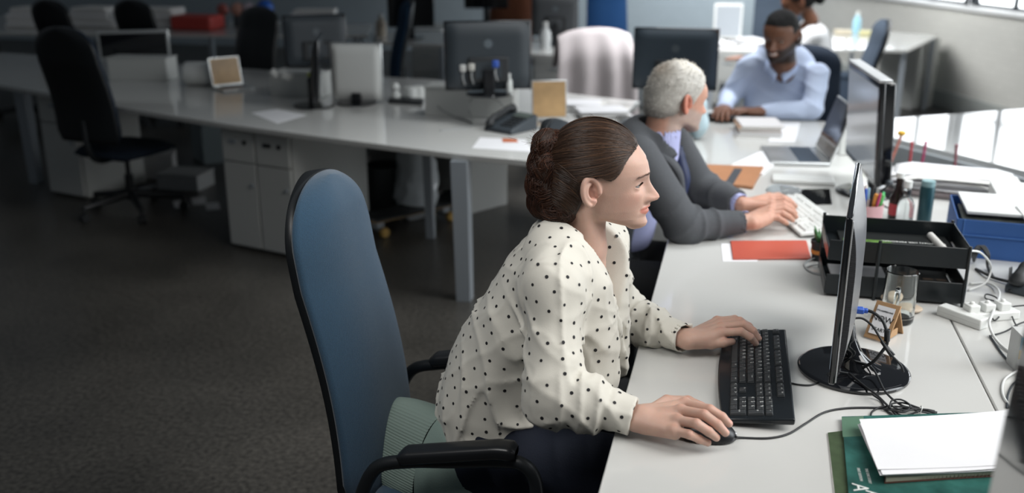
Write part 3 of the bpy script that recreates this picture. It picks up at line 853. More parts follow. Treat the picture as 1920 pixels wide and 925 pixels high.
# the hands: joints met from sight lines at their real heights
def J(*a): return [at(x, y, z) for x, y, z in a]
RH = dict(wrist=at(1196, 784, 0.738), fore=np.array([-0.275, 1.81, 0.722]),
          fingers=[J((1284, 757, .757), (1331, 768, .768), (1354, 782, .756), (1367, 795, .744)),
                   J((1276, 770, .760), (1320, 778, .772), (1346, 797, .757), (1360, 812, .742)),
                   J((1271, 789, .754), (1306, 795, .764), (1329, 810, .748), (1343, 821, .733)),
                   J((1264, 808, .742), (1292, 815, .745), (1311, 824, .731), (1327, 831, .719))],
          thumb=J((1215, 770, .728), (1250, 752, .722), (1290, 752, .714), (1318, 762, .712)))
LH = dict(wrist=at(1288, 637, 0.740), fore=np.array([-0.20, 2.275, 0.735]),
          fingers=[J((1352, 624, .760), (1389, 622, .772), (1407, 633, .759), (1417, 644, .742)),
                   J((1352, 614, .762), (1394, 609, .776), (1412, 621, .763), (1422, 635, .745)),
                   J((1350, 607, .758), (1387, 602, .771), (1404, 612, .757), (1413, 622, .742)),
                   J((1345, 602, .750), (1378, 598, .756), (1392, 605, .746), (1399, 612, .735))],
          thumb=J((1300, 645, .730), (1334, 645, .736), (1357, 643, .742), (1373, 641, .742)))
for Hd in (RH, LH):
    ff = hand_field(Hd['wrist'], Hd['fingers'], Hd['thumb'], Hd['fore'])
    v, q = ff.mesh(); v = relax(v, q, 1)
    pieces.append((to_local(v, woman), q, 0)); cols.append(hand_tint(v, Hd['fingers'], Hd['thumb']))
# shoulders, elbows, hips, knees
SHR, SHL = np.array([-0.350, 1.880, 0.965]), np.array([-0.300, 2.215, 0.955])
ELR, ELL = aty(1038, 738, 1.79), aty(1160, 592, 2.31)
WRR, WRL = RH['wrist'], LH['wrist']
HIPR, HIPL = np.array([-0.50, 1.95, 0.50]), np.array([-0.50, 2.15, 0.50])
KNR, KNL = np.array([-0.06, 1.93, 0.52]), np.array([-0.06, 2.16, 0.52])
FTR, FTL = np.array([-0.02, 1.93, 0.09]), np.array([-0.02, 2.16, 0.09])
bf = Field((-0.70, 1.68, 0.38), (0.08, 2.40, 1.06), 0.008)
bf.loft([(-0.50, 0.50), (-0.49, 0.62), (-0.44, 0.76), (-0.385, 0.90), (-0.36, 0.98)], [0.09, 0.085, 0.08, 0.07, 0.045], [0.13, 0.11, 0.11, 0.11, 0.08], 2.05)
for a in ((SHR, ELR, HIPR, KNR), (SHL, ELL, HIPL, KNL)):
    bf.cone(a[0], a[1], 0.042, 0.034, 0.03); bf.cone(a[2], a[3], 0.07, 0.05, 0.03)
bf.cone(ELR, RH['fore'], 0.034, 0.026, 0.01); bf.cone(ELL, LH['fore'], 0.034, 0.026, 0.01)
v, q = bf.mesh(); pieces.append((to_local(v, woman), q, 0)); cols.append(np.ones((len(v), 3)))
np_object('body', pieces, [M_SKIN, M_EYE], woman, colors=cols)

# the blouse
cf = Field((-0.72, 1.66, 0.42), (0.0, 2.42, 1.10), 0.0042)
Wy = 2.05
cf.loft([(-0.515, 0.46), (-0.510, 0.60), (-0.450, 0.76), (-0.392, 0.90), (-0.365, 0.985)], [0.132, 0.136, 0.128, 0.112, 0.072], [0.185, 0.182, 0.165, 0.158, 0.122], Wy, n=2.2)
cf.cone((-0.36, Wy - 0.05, 1.01), (-0.36, Wy + 0.05, 1.01), 0.055, 0.055, 0.04)
for S, E, W_, w2 in ((SHR, ELR, WRR, 0.0), (SHL, ELL, WRL, 0.0)):
    cf.cone(S + (0.000, 0.05 if S[1] < 2 else -0.05, 0.010), S, 0.054, 0.052, 0.07)
    cf.cone(S, E, 0.052, 0.056, 0.05)
    M_ = E * 0.55 + W_ * 0.45
    cf.cone(E, M_, 0.054, 0.050, 0.025)
    d = (W_ - E) / np.linalg.norm(W_ - E)
    cf.cone(M_, W_ - d * 0.055, 0.050, 0.039, 0.02)
    cf.cone(W_ - d * 0.060, W_ + d * 0.004, 0.0400, 0.0385, 0.006)
# gathers of the front: two soft folds falling from the knot
K0 = plane_hit(1128, 588, (0, 2.0, 0), np.array([0, 1, 0]))
cf.cone(K0, aty(1118, 690, 2.00), 0.022, 0.045, 0.03, sc=(np.array([0.5, 0.86, 0.0]), 0.45))
cf.cone(K0 + (0, .03, .005), aty(1152, 690, 2.07), 0.016, 0.030, 0.02, sc=(np.array([0.3, 0.95, 0.0]), 0.4))
cf.cone(aty(1100, 545, 1.97), aty(1098, 700, 1.97), 0.050, 0.070, 0.05)
cf.cone(aty(1140, 470, 2.10), aty(1143, 640, 2.10), 0.035, 0.050, 0.04)
cf.cone(aty(1076, 478, 1.985), K0 + (-.02, 0.0, 0), 0.026, 0.022, 0.035)
cf.cone(aty(1146, 480, 2.12), K0 + (-.01, .05, .01), 0.024, 0.022, 0.03)
# folds of the cloth
def limb_coord(X, Y, Z, a, b):
    L = (b - a).astype(np.float32); l2 = float(L @ L)
    t = ((X - a[0]) * L[0] + (Y - a[1]) * L[1] + (Z - a[2]) * L[2]) / l2
    tc = np.clip(t, 0, 1)
    d = np.sqrt((X - a[0] - tc * L[0]) ** 2 + (Y - a[1] - tc * L[1]) ** 2 + (Z - a[2] - tc * L[2]) ** 2)
    return t, d
n1 = noise_fn(16, 11); n2 = noise_fn(30, 12); n3 = noise_fn(60, 14); n4 = noise_fn(26, 15, stretch=(1.5, 1.5, 0.45)); n5c = noise_fn(42, 16, stretch=(0.6, 1.2, 1.2))
def folds(X, Y, Z):
    w1 = n1(X, Y, Z); w2 = n2(X, Y, Z)
    out = 0.0040 * w1 + 0.0016 * w2
    out = out - 0.0065 * np.maximum(0, 1 - np.abs(n4(X, Y, Z)) * 1.3) ** 3 - 0.0030 * np.maximum(0, 1 - np.abs(n5c(X, Y, Z)) * 1.3) ** 3
    # long diagonal drags down the back and side
    ph = (X * 26 + Z * 34 - Y * 8) + 1.5 * w1
    ridge = (1 - np.abs(np.sin(ph)))
    tors = sstep(0.98, 0.86, Z) * sstep(0.46, 0.56, Z)
    out = out - 0.010 * ridge ** 2 * tors * (0.5 + 0.5 * np.tanh(w2))
    for S, E, W_ in ((SHR, ELR, WRR), (SHL, ELL, WRL)):
        t, d = limb_coord(X, Y, Z, S, E); near = np.exp(-(d / 0.075) ** 4)
        r = (1 - np.abs(np.sin(t * 11 + 2.2 * w1 + 12 * (X + Y)))) ** 2
        out = out - 0.012 * r * near * sstep(0.35, 0.95, t) * sstep(1.25, 1.0, t)
        r = (1 - np.abs(np.sin(18 * (X - Z) + 1.8 * w1))) ** 2
        out = out - 0.006 * r * near * sstep(0.5, 0.1, t)
        t, d = limb_coord(X, Y, Z, E, W_); near = np.exp(-(d / 0.075) ** 4)
        r = (1 - np.abs(np.sin(t * 13 + 2.0 * w1))) ** 2
        out = out - 0.011 * r * near * sstep(-0.2, 0.1, t) * sstep(0.78, 0.5, t)
        L_ = np.linalg.norm(W_ - E); tcuff = 1 - 0.062 / L_
        out = out + 0.005 * near * gauss((t - tcuff) * L_, 0.005)
    # gathers at the knot
    d = np.sqrt((X - K0[0]) ** 2 + (Y - K0[1]) ** 2 + (Z - K0[2]) ** 2)
    an = np.arctan2(Z - K0[2], (Y - K0[1]) + 1e-6)
    out = out - 0.005 * (1 - np.abs(np.sin(an * 5 + w1))) ** 2 * np.exp(-(d / 0.10) ** 2)
    return out
cf.displace(folds)
# openings: collar and neckline, hem, cuffs
ca = tow(np.array([[-0.052, 0, -0.088]]), WH)[0]     # nape
def neck_open(X, Y, Z):
    ax, ay, az = X - WH[1][0], Y - WH[1][1], Z - WH[1][2]
    c, s_ = math.cos(math.radians(8)), math.sin(math.radians(8))
    a = ax * c + ay * s_; l = -ax * s_ + ay * c; b = az
    # everything inside a cylinder round the neck, leaning forward, above a sloping plane
    hole = np.sqrt(((a + 0.012 + 0.12 * (b + 0.12)) / 0.060) ** 2 + (l / 0.060) ** 2) * 0.058 - 0.058
    hole = np.maximum(hole, -(b + 0.150 + 0.0 * a))
    # the V
    dep = 0.006 + (b + 0.285) * 0.36
    v = np.maximum(np.maximum(np.abs(l + 0.004) - dep, -(a + 0.01)), -(b + 0.285))
    return np.minimum(hole, v)
cf.op(neck_open, (-0.45, 1.9, 0.83), (-0.12, 2.2, 1.10), 0.006, 's')
# collar band standing round the neck
def band(X, Y, Z):
    ax, ay, az = X - WH[1][0], Y - WH[1][1], Z - WH[1][2]
    c, s_ = math.cos(math.radians(8)), math.sin(math.radians(8))
    a = ax * c + ay * s_; l = -ax * s_ + ay * c; b = az
    r = np.sqrt(((a + 0.016 + 0.12 * (b + 0.12)) / 1.0) ** 2 + (l / 1.0) ** 2)
    sh = np.abs(r - 0.0605) - 0.0022
    top = np.maximum(b + 0.092 + 0.9 * np.maximum(a + 0.03, 0), a - 0.012)
    return np.maximum(np.maximum(sh, top), -(b + 0.160))
cf.op(band, (-0.42, 1.95, 0.95), (-0.2, 2.15, 1.08), 0.004)
def hem(X, Y, Z): return 0.505 + 0.10 * sstep(-0.62, -0.36, X) + 0.012 * np.sin(X * 30 + Y * 18) - Z
cf.op(lambda X, Y, Z: np.where((X < -0.25) | (Z < 0.6), hem(X, Y, Z), -1.0), (-0.72, 1.66, 0.42), (-0.2, 2.42, 0.66), 0.004, 'i', pad=0)
for E, W_ in ((ELR, WRR), (ELL, WRL)):
    d = (W_ - E) / np.linalg.norm(W_ - E); p = W_ - d * 0.008
    cf.cone(p - d * 0.012, p + d * 0.05, 0.030, 0.032, 0.002, 's')
    cf.op(lambda X, Y, Z: np.maximum(-((X - p[0]) * d[0] + (Y - p[1]) * d[1] + (Z - p[2]) * d[2]), np.sqrt((X - p[0]) ** 2 + (Y - p[1]) ** 2 + (Z - p[2]) ** 2) - 0.06), p - 0.06, p + 0.06, 0.001, 's')
v, q = cf.mesh(); v = relax(v, q, 2)
ok = np.ones(len(q), bool)
dv, dq = sample_dots(v, q, 0.0285, 0.0037)
np_object('blouse', [(to_local(v, woman), q, 0), (to_local(dv, woman), dq, 1)], [M_BLOUSE, M_DOT], woman)

# trousers, with the shins under the desk
tf = Field((-0.72, 1.74, 0.04), (0.14, 2.36, 0.68), 0.007)
tf.loft([(-0.52, 0.44), (-0.51, 0.56), (-0.47, 0.64)], [0.13, 0.120, 0.110], [0.185, 0.165, 0.145], Wy)
for a, b_, c in ((HIPR, KNR, FTR), (HIPL, KNL, FTL)):
    tf.cone(a, b_, 0.098, 0.072, 0.03); tf.cone(b_, c, 0.070, 0.055, 0.03)
nt_ = noise_fn(14, 5)
tf.displace(lambda X, Y, Z: 0.004 * nt_(X, Y, Z) - 0.005 * (1 - np.abs(np.sin(40 * X + 20 * Z + nt_(X, Y, Z)))) ** 2)
v, q = tf.mesh(); v = relax(v, q, 1)
np_object('trousers', [(to_local(v, woman), q, 0)], M_TROUS, woman)
for FT in (FTR, FTL):
    sf = Field(FT + (-0.10, -0.06, -0.095), FT + (0.20, 0.06, 0.05), 0.005)
    sf.cone(FT + (-0.03, 0, -0.045), FT + (0.13, 0, -0.058), 0.040, 0.028, 0); sf.cone(FT, FT + (-0.02, 0, -0.05), 0.04, 0.04, 0.02)
    sf.op(lambda X, Y, Z: 0.004 - Z, sf.lo, sf.lo + sf.n * sf.h, 0.002, 'i', pad=0)
    v, q = sf.mesh(); np_object('shoe', [(to_local(v, woman), q, 0)], M_BLACK, woman)

# hair: a combed back cap, strands over it, and a rolled bun at the nape
HC, HR = np.array([0.006, 0, 0.052]), np.array([0.1055, 0.0835, 0.0985])
kf = Field((-0.13, -0.105, -0.10), (0.13, 0.105, 0.165), 0.002)
kf.ell(HC, HR)
kf.ell((-0.035, 0, -0.005), (0.070, 0.072, 0.075), k=0.03)
def hairline(A, Lm, B):
    """positive in front of and below the hairline"""
    l = np.abs(Lm)
    zl = np.interp(np.linspace(-0.14, 0.16, 301), [-0.14, -0.035, -0.006, 0.004, 0.020, 0.036, 0.044, 0.062, 0.070, 0.086, 0.105, 0.16], [-0.095, -0.062, 0.010, 0.036, 0.042, 0.034, 0.033, 0.053, 0.066, 0.086, 0.104, 0.2])
    lim = np.interp(A, np.linspace(-0.14, 0.16, 301), zl).astype(np.float32)
    edge = 0.0015 * np.sin(A * 400) * 0 
    return (lim + edge - B) * 0.8 + 0 * l
def cutaway(A, Lm, B):
    return -hairline(A, Lm, B)
kf.op(lambda A, Lm, B: hairline(A, Lm, B), (-0.13, -0.105, -0.10), (0.13, 0.105, 0.165), 0.004, 'i', pad=0)
for s_ in (-1, 1): kf.ell((0.003, s_ * 0.081, 0.010), (0.0255, 0.024, 0.037), k=0.004, mode='s')
kv, kq = kf.mesh(); kv = relax(kv, kq, 1)
bun_c = [((-0.094, 0.000, 0.086), (0.034, 0.040, 0.040)), ((-0.100, 0.000, 0.046), (0.036, 0.050, 0.046)), ((-0.104, 0.002, 0.004), (0.036, 0.052, 0.046)), ((-0.096, -0.002, -0.030), (0.040, 0.052, 0.040)),
         ((-0.070, -0.014, -0.044), (0.042, 0.050, 0.032)), ((-0.078, 0.0, 0.030), (0.036, 0.058, 0.070)), ((-0.055, -0.036, -0.040), (0.030, 0.032, 0.030)), ((-0.078, 0.0, 0.100), (0.026, 0.034, 0.024)), ((-0.084, -0.034, -0.010), (0.034, 0.026, 0.036)), ((-0.088, -0.030, 0.052), (0.030, 0.024, 0.034))]
nb = noise_fn(85, 21)
bfld = Field((-0.17, -0.085, -0.10), (0.0, 0.085, 0.16), 0.002)
for c, r in bun_c: bfld.ell(c, np.array(r) * 0.93, k=0.010)
bfld.displace(lambda A, Lm, B: 0.003 * nb(A, Lm, B))
bv, bq = bfld.mesh()
def L2W(P): return to_local(tow(np.asarray(P), WH), woman)
np_object('hair', [(L2W(kv), kq, 0), (L2W(bv), bq, 0)], M_HAIRB, woman)
rs = np.random.RandomState(5); paths = []; radii = []; tints = []
def htint(k=None):
    b_ = rs.uniform(0.55, 1.35) if k is None else k
    t = np.array([1.0, 0.95, 0.9]) * b_
    if rs.rand() < 0.12: t = np.array([2.2, 2.0, 1.7]) * rs.uniform(0.8, 1.3)
    return t
def tuck(P):
    """hair passes round the ear, not over it"""
    P = P.copy(); da = (P[:, 0] - 0.003) / 0.0265; db = (P[:, 2] - 0.011) / 0.0370; rr = np.sqrt(da * da + db * db) + 1e-6; ins = rr < 1
    k = np.where(ins & (P[:, 0] < -0.002), 1 / rr, 1.0); P[:, 0] = 0.003 + (P[:, 0] - 0.003) * k; P[:, 2] = 0.011 + (P[:, 2] - 0.011) * k
    hl_ = np.interp(P[:, 0], [-0.002, 0.004, 0.020, 0.036, 0.044, 0.062, 0.070, 0.086, 0.105], [0.045, 0.048, 0.045, 0.035, 0.033, 0.052, 0.064, 0.084, 0.102])
    low = (P[:, 0] >= -0.002) & (P[:, 2] < hl_); P[:, 2] = np.where(low, hl_, P[:, 2]); ins = ins | low
    if ins.any():
        for _ in range(2): P[1:-1] = 0.5 * P[1:-1] + 0.25 * (P[:-2] + P[2:])
    return P
def on_cap(P, lift=0.0):
    d = P - HC; k = np.sqrt(((d / HR) ** 2).sum(-1))
    return HC + d / k[..., None] * (1 + lift)
def hl_point(side, u):
    """u from 0 (mid forehead) to 1 (above the ear)"""
    A = np.interp(u, [0, 0.25, 0.45, 0.6, 0.75, 0.9, 1.0], [0.098, 0.093, 0.080, 0.066, 0.050, 0.030, 0.006]); B = np.interp(u, [0, 0.25, 0.45, 0.6, 0.75, 0.9, 1.0], [0.100, 0.092, 0.077, 0.056, 0.038, 0.040, 0.042])
    d = 1 - ((A - HC[0]) / HR[0]) ** 2 - ((B - HC[2]) / HR[2]) ** 2
    l = side * HR[1] * math.sqrt(max(d, 0.0)); 
    if u < 0.25: l = side * (u / 0.25) * HR[1] * math.sqrt(max(1 - ((0.093 - HC[0]) / HR[0]) ** 2 - ((0.092 - HC[2]) / HR[2]) ** 2, 0)); 
    return np.array([A, l, B])
N = 2600
for i in range(N):
    side = -1 if rs.rand() < 0.62 else 1
    u = rs.rand() ** 0.8
    p0 = hl_point(side, u)
    # start a little further back for some, so that the whole cap is covered
    p1 = np.array([-0.085 + rs.uniform(-0.006, 0.006), side * rs.uniform(0.0, 0.045), np.interp(u, [0, 1], [0.108, -0.045]) + rs.normal() * 0.010])
    q0 = (p0 - HC) / HR; q1 = (p1 - HC) / HR; q0 /= np.linalg.norm(q0); q1 /= np.linalg.norm(q1)
    om = math.acos(np.clip(q0 @ q1, -1, 1)); t = np.linspace(rs.uniform(0, 0.25) if rs.rand() < 0.5 else 0.0, 1, 20)
    S_ = (np.sin((1 - t) * om)[:, None] * q0 + np.sin(t * om)[:, None] * q1) / math.sin(om)
    # the sweep sags a little towards the ear
    S_ = S_ + np.array([0, 0, -1]) * (np.sin(t * math.pi) * 0.13 * max(0.0, 1 - u) ** 0.7)[:, None] + np.array([0, side, 0]) * (np.sin(t * math.pi) * 0.05)[:, None]
    S_ /= np.linalg.norm(S_, axis=1)[:, None]
    lift = 1 + 0.006 + 0.022 * np.sin(t * math.pi) * rs.rand() + 0.006 * np.sin(t * 9 + i) * rs.rand()
    P = HC + S_ * HR * lift[:, None]
    P = tuck(P)
    P[0] = P[0] + (HC - P[0]) * 0.05 + np.array([0.0045, 0, -0.002]) * rs.rand()
    paths.append(L2W(P)); radii.append(rs.uniform(0.0005, 0.0011)); tints.append(htint())
for c, r in bun_c:
    c = np.array(c); r = np.array(r)
    for kk in range(4):
        ax = rs.normal(size=3) * (0.5, 1, 0.6); ax /= np.linalg.norm(ax)
        u_ = np.cross(ax, [0, 0, 1.0]); u_ /= np.linalg.norm(u_); v_ = np.cross(ax, u_)
        for i in range(110):
            h_ = rs.uniform(-0.95, 0.95); a0 = rs.uniform(0, 6.28); ln = rs.uniform(1.2, 3.4); t = np.linspace(0, 1, 16)
            w_ = a0 + t * ln; rr = math.sqrt(1 - h_ * h_)
            S_ = ax * h_ + (np.cos(w_)[:, None] * u_ + np.sin(w_)[:, None] * v_) * rr
            P = c + S_ * r * (1.0 + 0.05 * rs.rand() + 0.05 * np.sin(t * 5 + i)[:, None] * rs.rand())
            paths.append(L2W(P)); radii.append(rs.uniform(0.0004, 0.0008)); tt = htint(); tints.append(tt * np.array([1.1, 0.82, 0.75]))
for i in range(520):   # swept up from behind the ear and the nape
    side = -1 if rs.rand() < 0.7 else 1; u = rs.rand()
    A0 = np.interp(u, [0, 0.4, 1], [-0.012, -0.022, -0.050]); B0 = np.interp(u, [0, 0.4, 1], [0.022, -0.025, -0.064]) + rs.normal() * 0.003
    p1 = np.array([-0.088, side * rs.uniform(0.005, 0.045), np.interp(u, [0, 1], [0.050, -0.045]) + rs.normal() * 0.010])
    def surf(A, B): 
        j = np.argmin(np.abs(kv[:, 0] - A) + np.abs(kv[:, 2] - B) + np.where(kv[:, 1] * side < 0.0, 1, 0) - 0.3 * np.abs(kv[:, 1])); return kv[j]
    t = np.linspace(0, 1, 9); P = np.array([surf(A0 + (p1[0] - A0) * q_, B0 + (p1[2] - B0) * q_ + 0.010 * math.sin(q_ * 3.1)) for q_ in t]); P[:, 1] += side * (0.0012 + 0.003 * rs.rand())
    P = (P + np.concatenate([P[:1], P[:-1]]) + np.concatenate([P[1:], P[-1:]])) / 3
    P = tuck(np.array([[float(q) for q in p] for p in spline(P, 3)]))
    paths.append(L2W(P)); radii.append(rs.uniform(0.0006, 0.0012)); tints.append(htint())
for i in range(70):   # stray hairs on the bun and crown
    p = np.array([-0.10 + rs.normal() * 0.018, rs.normal() * 0.03, 0.10 + rs.normal() * 0.008]) if rs.rand() < 0.6 else on_cap(np.array([rs.uniform(-0.05, 0.09), rs.normal() * 0.03, 0.16]))
    d0 = rs.normal(size=3) * (0.7, 0.7, 0.4) + (-1.2, 0, 0.5); d0 /= np.linalg.norm(d0); cv = rs.normal(size=3) * 0.6; t = np.linspace(0, 1, 10)[:, None]; ln = rs.uniform(0.006, 0.020)
    P = p + d0 * t * ln + cv * t * t * ln * 0.7
    paths.append(L2W(P)); radii.append(0.00022); tints.append(np.array([2.4, 1.8, 1.3]))
strands_object('hair_strands', paths, radii, tints, M_HAIR, woman)
# brow hairs, lashes
paths = []; radii = []; tints = []
for s_ in (-1, 1):
    for i in range(60):
        u = rs.rand(); L_ = 0.013 + 0.038 * u; bb = 0.0365 + 0.004 * u - 0.010 * max(0, u - 0.55) + rs.normal() * 0.0011
        A_ = None
        # height of the brow surface is found from the head mesh itself
        dd = np.abs(hv[:, 1] - s_ * L_) + np.abs(hv[:, 2] - bb) + np.where(hv[:, 0] < 0.06, 1, 0); j = int(np.argmin(dd))
        p = hv[j] + (0.0006, 0, 0); d0 = np.array([-0.25 - 0.4 * u, s_ * (0.7), 0.45 - 0.7 * u]); d0 /= np.linalg.norm(d0); t = np.linspace(0, 1, 5)[:, None]
        paths.append(L2W(p + d0 * t * 0.006 + np.array([0.001, 0, 0]) * np.sin(t * 3))); radii.append(0.00028); tints.append(np.array([0.9, 0.85, 0.8]))
    for i in range(44):
        u = rs.uniform(-1, 1); yl = s_ * (0.0305 + 0.0115 * u); bb = 0.0150 + 0.0042 * math.sqrt(1 - u * u * 0.9)
        p = np.array([0.0915 + math.sqrt(max(0.0142 ** 2 - (yl - s_ * 0.0305) ** 2, 1e-6)) * 0.97, yl, bb]); t = np.linspace(0, 1, 5)[:, None]
        paths.append(L2W(p + np.array([0.0065, s_ * 0.002 * u, 0.0]) * t + np.array([0, 0, 0.0035]) * t * t - np.array([0, 0, 0.0012]) * t)); radii.append(0.00026); tints.append(np.array([0.35, 0.30, 0.28]))
strands_object('eyelashes', paths, radii, tints, M_HAIR, woman)
# thin gold necklace
ch = [tow(np.array([[a, l, b]]), WH)[0] for a, l, b in ((-0.045, -0.035, -0.115), (-0.02, -0.052, -0.13), (0.010, -0.046, -0.158), (0.028, -0.028, -0.190), (0.037, -0.010, -0.225), (0.036, 0.006, -0.235), (0.034, 0.028, -0.195), (0.01, 0.046, -0.158), (-0.02, 0.052, -0.13))]
m = MB(); m.tube([to_local(np.array(p), woman) for p in spline(ch, 8)], 0.0011, 6); m.build('necklace', mat('gold_chain', (0.75, 0.48, 0.16), 0.25, metal=1.0), woman, smooth=True)
# ================================================================== THINGS ON THE NEAR DESK
_TXT = {}
def text_geo(body, size):
    k = (body, size)
    if k not in _TXT:
        cu = bpy.data.curves.new('t', 'FONT'); cu.body = body; cu.size = size; cu.align_x = 'CENTER'; cu.align_y = 'CENTER'; cu.resolution_u = 2
        o = bpy.data.objects.new('t', cu); COL.objects.link(o)
        me = bpy.data.meshes.new_from_object(o.evaluated_get(bpy.context.evaluated_depsgraph_get()))
        _TXT[k] = ([tuple(v.co) for v in me.vertices], [tuple(p.vertices) for p in me.polygons])
        bpy.data.objects.remove(o); bpy.data.meshes.remove(me)
    return _TXT[k]
def add_text(mb, body, size, M):
    v, f = text_geo(body, size); old = mb.M; mb.M = old @ M; mb.add(v, f); mb.M = old

def key_rows():
    """(x, y, w, h, legend) in key units; x to the right, y away from the typist"""
    K = []
    def row(y, ks, x=0.0):
        for w_, t in ks: K.append((x + w_ / 2, y, w_, 1.0, t)); x += w_
    row(5.45, [(1, 'esc')]); row(5.45, [(1, 'F%d' % i) for i in range(1, 5)], 2); row(5.45, [(1, 'F%d' % i) for i in range(5, 9)], 6.5); row(5.45, [(1, 'F%d' % i) for i in range(9, 13)], 11)
    row(4, [(1, c) for c in '`1234567890-='] + [(2, 'back')]); row(3, [(1.5, 'tab')] + [(1, c) for c in 'QWERTYUIOP[]'] + [(1.5, '\\')])
    row(2, [(1.75, 'caps')] + [(1, c) for c in "ASDFGHJKL;'"] + [(2.25, 'enter')]); row(1, [(2.25, 'shift')] + [(1, c) for c in 'ZXCVBNM,./'] + [(2.75, 'shift')])
    row(0, [(1.25, 'ctrl'), (1.25, ''), (1.25, 'alt'), (6.25, ''), (1.25, 'alt'), (1.25, ''), (1.25, ''), (1.25, 'ctrl')])
    row(5.45, [(1, 'prt'), (1, 'scr'), (1, 'brk')], 15.4); row(4, [(1, 'ins'), (1, 'home'), (1, 'up')], 15.4); row(3, [(1, 'del'), (1, 'end'), (1, 'dn')], 15.4)
    row(1, [(1, '^')], 16.4); row(0, [(1, '<'), (1, 'v'), (1, '>')], 15.4)
    for y, t in ((4, ['num', '/', '*', '-']), (3, ['7', '8', '9']), (2, ['4', '5', '6']), (1, ['1', '2', '3'])): row(y, [(1, c) for c in t], 18.7)
    K.append((19.7, 0, 2, 1, '0')); K.append((21.2, 0, 1, 1, '.')); K.append((22.2, 2.5, 1, 2, '+')); K.append((22.2, 0.5, 1, 2, 'enter'))
    return K
def keyboard(name, label, loc, rotz, body_m, key_m, print_m, Lk=0.455, Dk=0.165, single_keys=True, curved=True):
    t = thing(name, label, 'keyboard', loc, rotz)
    m = MB(); n = 24
    def ztop(y): return 0.017 + 0.016 * (y + Dk / 2) / Dk
    poly = []
    for i in range(n + 1):
        x = -Lk / 2 + Lk * i / n
        poly.append((x, -Dk / 2 - (0.014 * (1 - (2 * i / n - 1) ** 2) if curved else 0) + (0.006 if curved else 0)))
    poly += [(Lk / 2, Dk / 2), (-Lk / 2, Dk / 2)]
    m.prism(poly, 0, 1, lambda x, y, z: (x, y, (0.006 + (0.012 * (y + Dk / 2) / Dk)) if z < .5 else ztop(y)))
    body = m.build('case', body_m, t, bevel=0.004, seg=3)
    for s_ in (-1, 1):
        m = MB(); m.box((s_ * (Lk / 2 - 0.05), Dk / 2 - 0.012, 0.009), (0.022, 0.006, 0.018)); m.build('foot', body_m, t, bevel=0.001)
    u = (Lk - 0.022) / 22.75; v = (Dk - 0.032) / 6.6; x0 = -Lk / 2 + 0.011; y0 = -Dk / 2 + 0.019 + v / 2
    cache = {}; keysm = MB(); leg = MB(); tilt = math.atan(0.016 / Dk)
    for (kx, ky, w_, h_, s) in key_rows():
        cx, cy = x0 + kx * u, y0 + ky * v; cz = ztop(cy)
        k = (w_, h_)
        def capv():
            a, b = w_ * u / 2 - 0.0008, h_ * v / 2 - 0.0008; c, d = a - 0.0022, b - 0.0020
            return [(-a, -b, 0), (a, -b, 0), (a, b, 0), (-a, b, 0), (-c, -d, 0.0058), (c, -d, 0.0058), (c, d, 0.0066), (-c, d, 0.0066)], [(0, 3, 2, 1), (4, 5, 6, 7), (0, 1, 5, 4), (1, 2, 6, 5), (2, 3, 7, 6), (3, 0, 4, 7)]
        if single_keys:
            if k not in cache:
                q = MB(); q.add(*capv()); o = q.build('key', key_m, t, bevel=0.0008); cache[k] = o
            else:
                o = cache[k].copy(); COL.objects.link(o); o.parent = t
            o.location = (cx, cy, cz); o.rotation_euler = (tilt, 0, 0)
        else:
            keysm.M = Matrix.Translation((cx, cy, cz)) @ Matrix.Rotation(tilt, 4, 'X'); keysm.add(*capv())
        if s and print_m:
            add_text(leg, s, 0.0105 if len(s) == 1 else 0.0052, Matrix.Translation((cx - (0.002 if len(s) == 1 else 0), cy + 0.0025, cz + 0.0072)) @ Matrix.Rotation(tilt + 0.04, 4, 'X'))
    if not single_keys: o = keysm.build('keys', key_m, t); o['kind'] = 'stuff'
    if print_m: leg.build('key_legends', print_m, t)
    return t
M_KEY = mat('grey_black_keycap', (0.042, 0.046, 0.049), 0.36)
M_KB = mat('black_keyboard_case', (0.012, 0.015, 0.018), 0.22)
a_, b_ = at(1480, 781, ZD), at(1473, 622, ZD + 0.02)
kc = (a_ + b_) / 2; kdir = math.atan2(b_[1] - a_[1], b_[0] - a_[0])
kb_loc = np.array([kc[0] - 0.083 * math.sin(kdir), kc[1] + 0.083 * math.cos(kdir) * 0, ZD])
kb_loc = np.array([kc[0] - 0.071, kc[1] - 0.046, ZD])
kb = keyboard('keyboard', 'black curved-edge keyboard with grey keys under the woman\'s fingers', kb_loc, kdir - math.pi + 0.035 - math.pi * 0, M_KB, M_KEY, M_WHTXT, Lk=0.475, Dk=0.148)
kb.rotation_euler = (0, 0, -math.pi / 2 + 0.01)

# mouse
ms = thing('computer_mouse', 'small black glossy mouse under the woman\'s right hand', 'mouse', at(1326, 821, ZD), math.radians(6))
mf = Field((-0.065, -0.04, -0.002), (0.065, 0.04, 0.045), 0.0015)
mf.ell((-0.004, 0, 0.004), (0.056, 0.031, 0.034)); mf.ell((0.022, 0, 0.004), (0.034, 0.029, 0.026), k=0.01)
mf.op(lambda X, Y, Z: 0.002 - Z, mf.lo, mf.lo + mf.n * mf.h, 0.003, 'i', pad=0)
v, q = mf.mesh(); v = relax(v, q, 1); np_object('shell', [(v, q, 0)], M_BLACK, ms)
m = MB(); m.lathe([(0, -0.002), (0.008, -0.002), (0.009, -0.001), (0.009, 0.001), (0.008, 0.002), (0, 0.002)], 20); w_ = m.build('scroll_wheel', M_CHAR, ms, smooth='auto'); w_.location = (0.030, 0, 0.027); w_.rotation_euler = (math.pi / 2, 0, 0)
m = MB(); m.box((0.051, 0, 0.012), (0.012, 0.008, 0.007)); m.build('cable_boot', M_SILVER, ms, bevel=0.002)
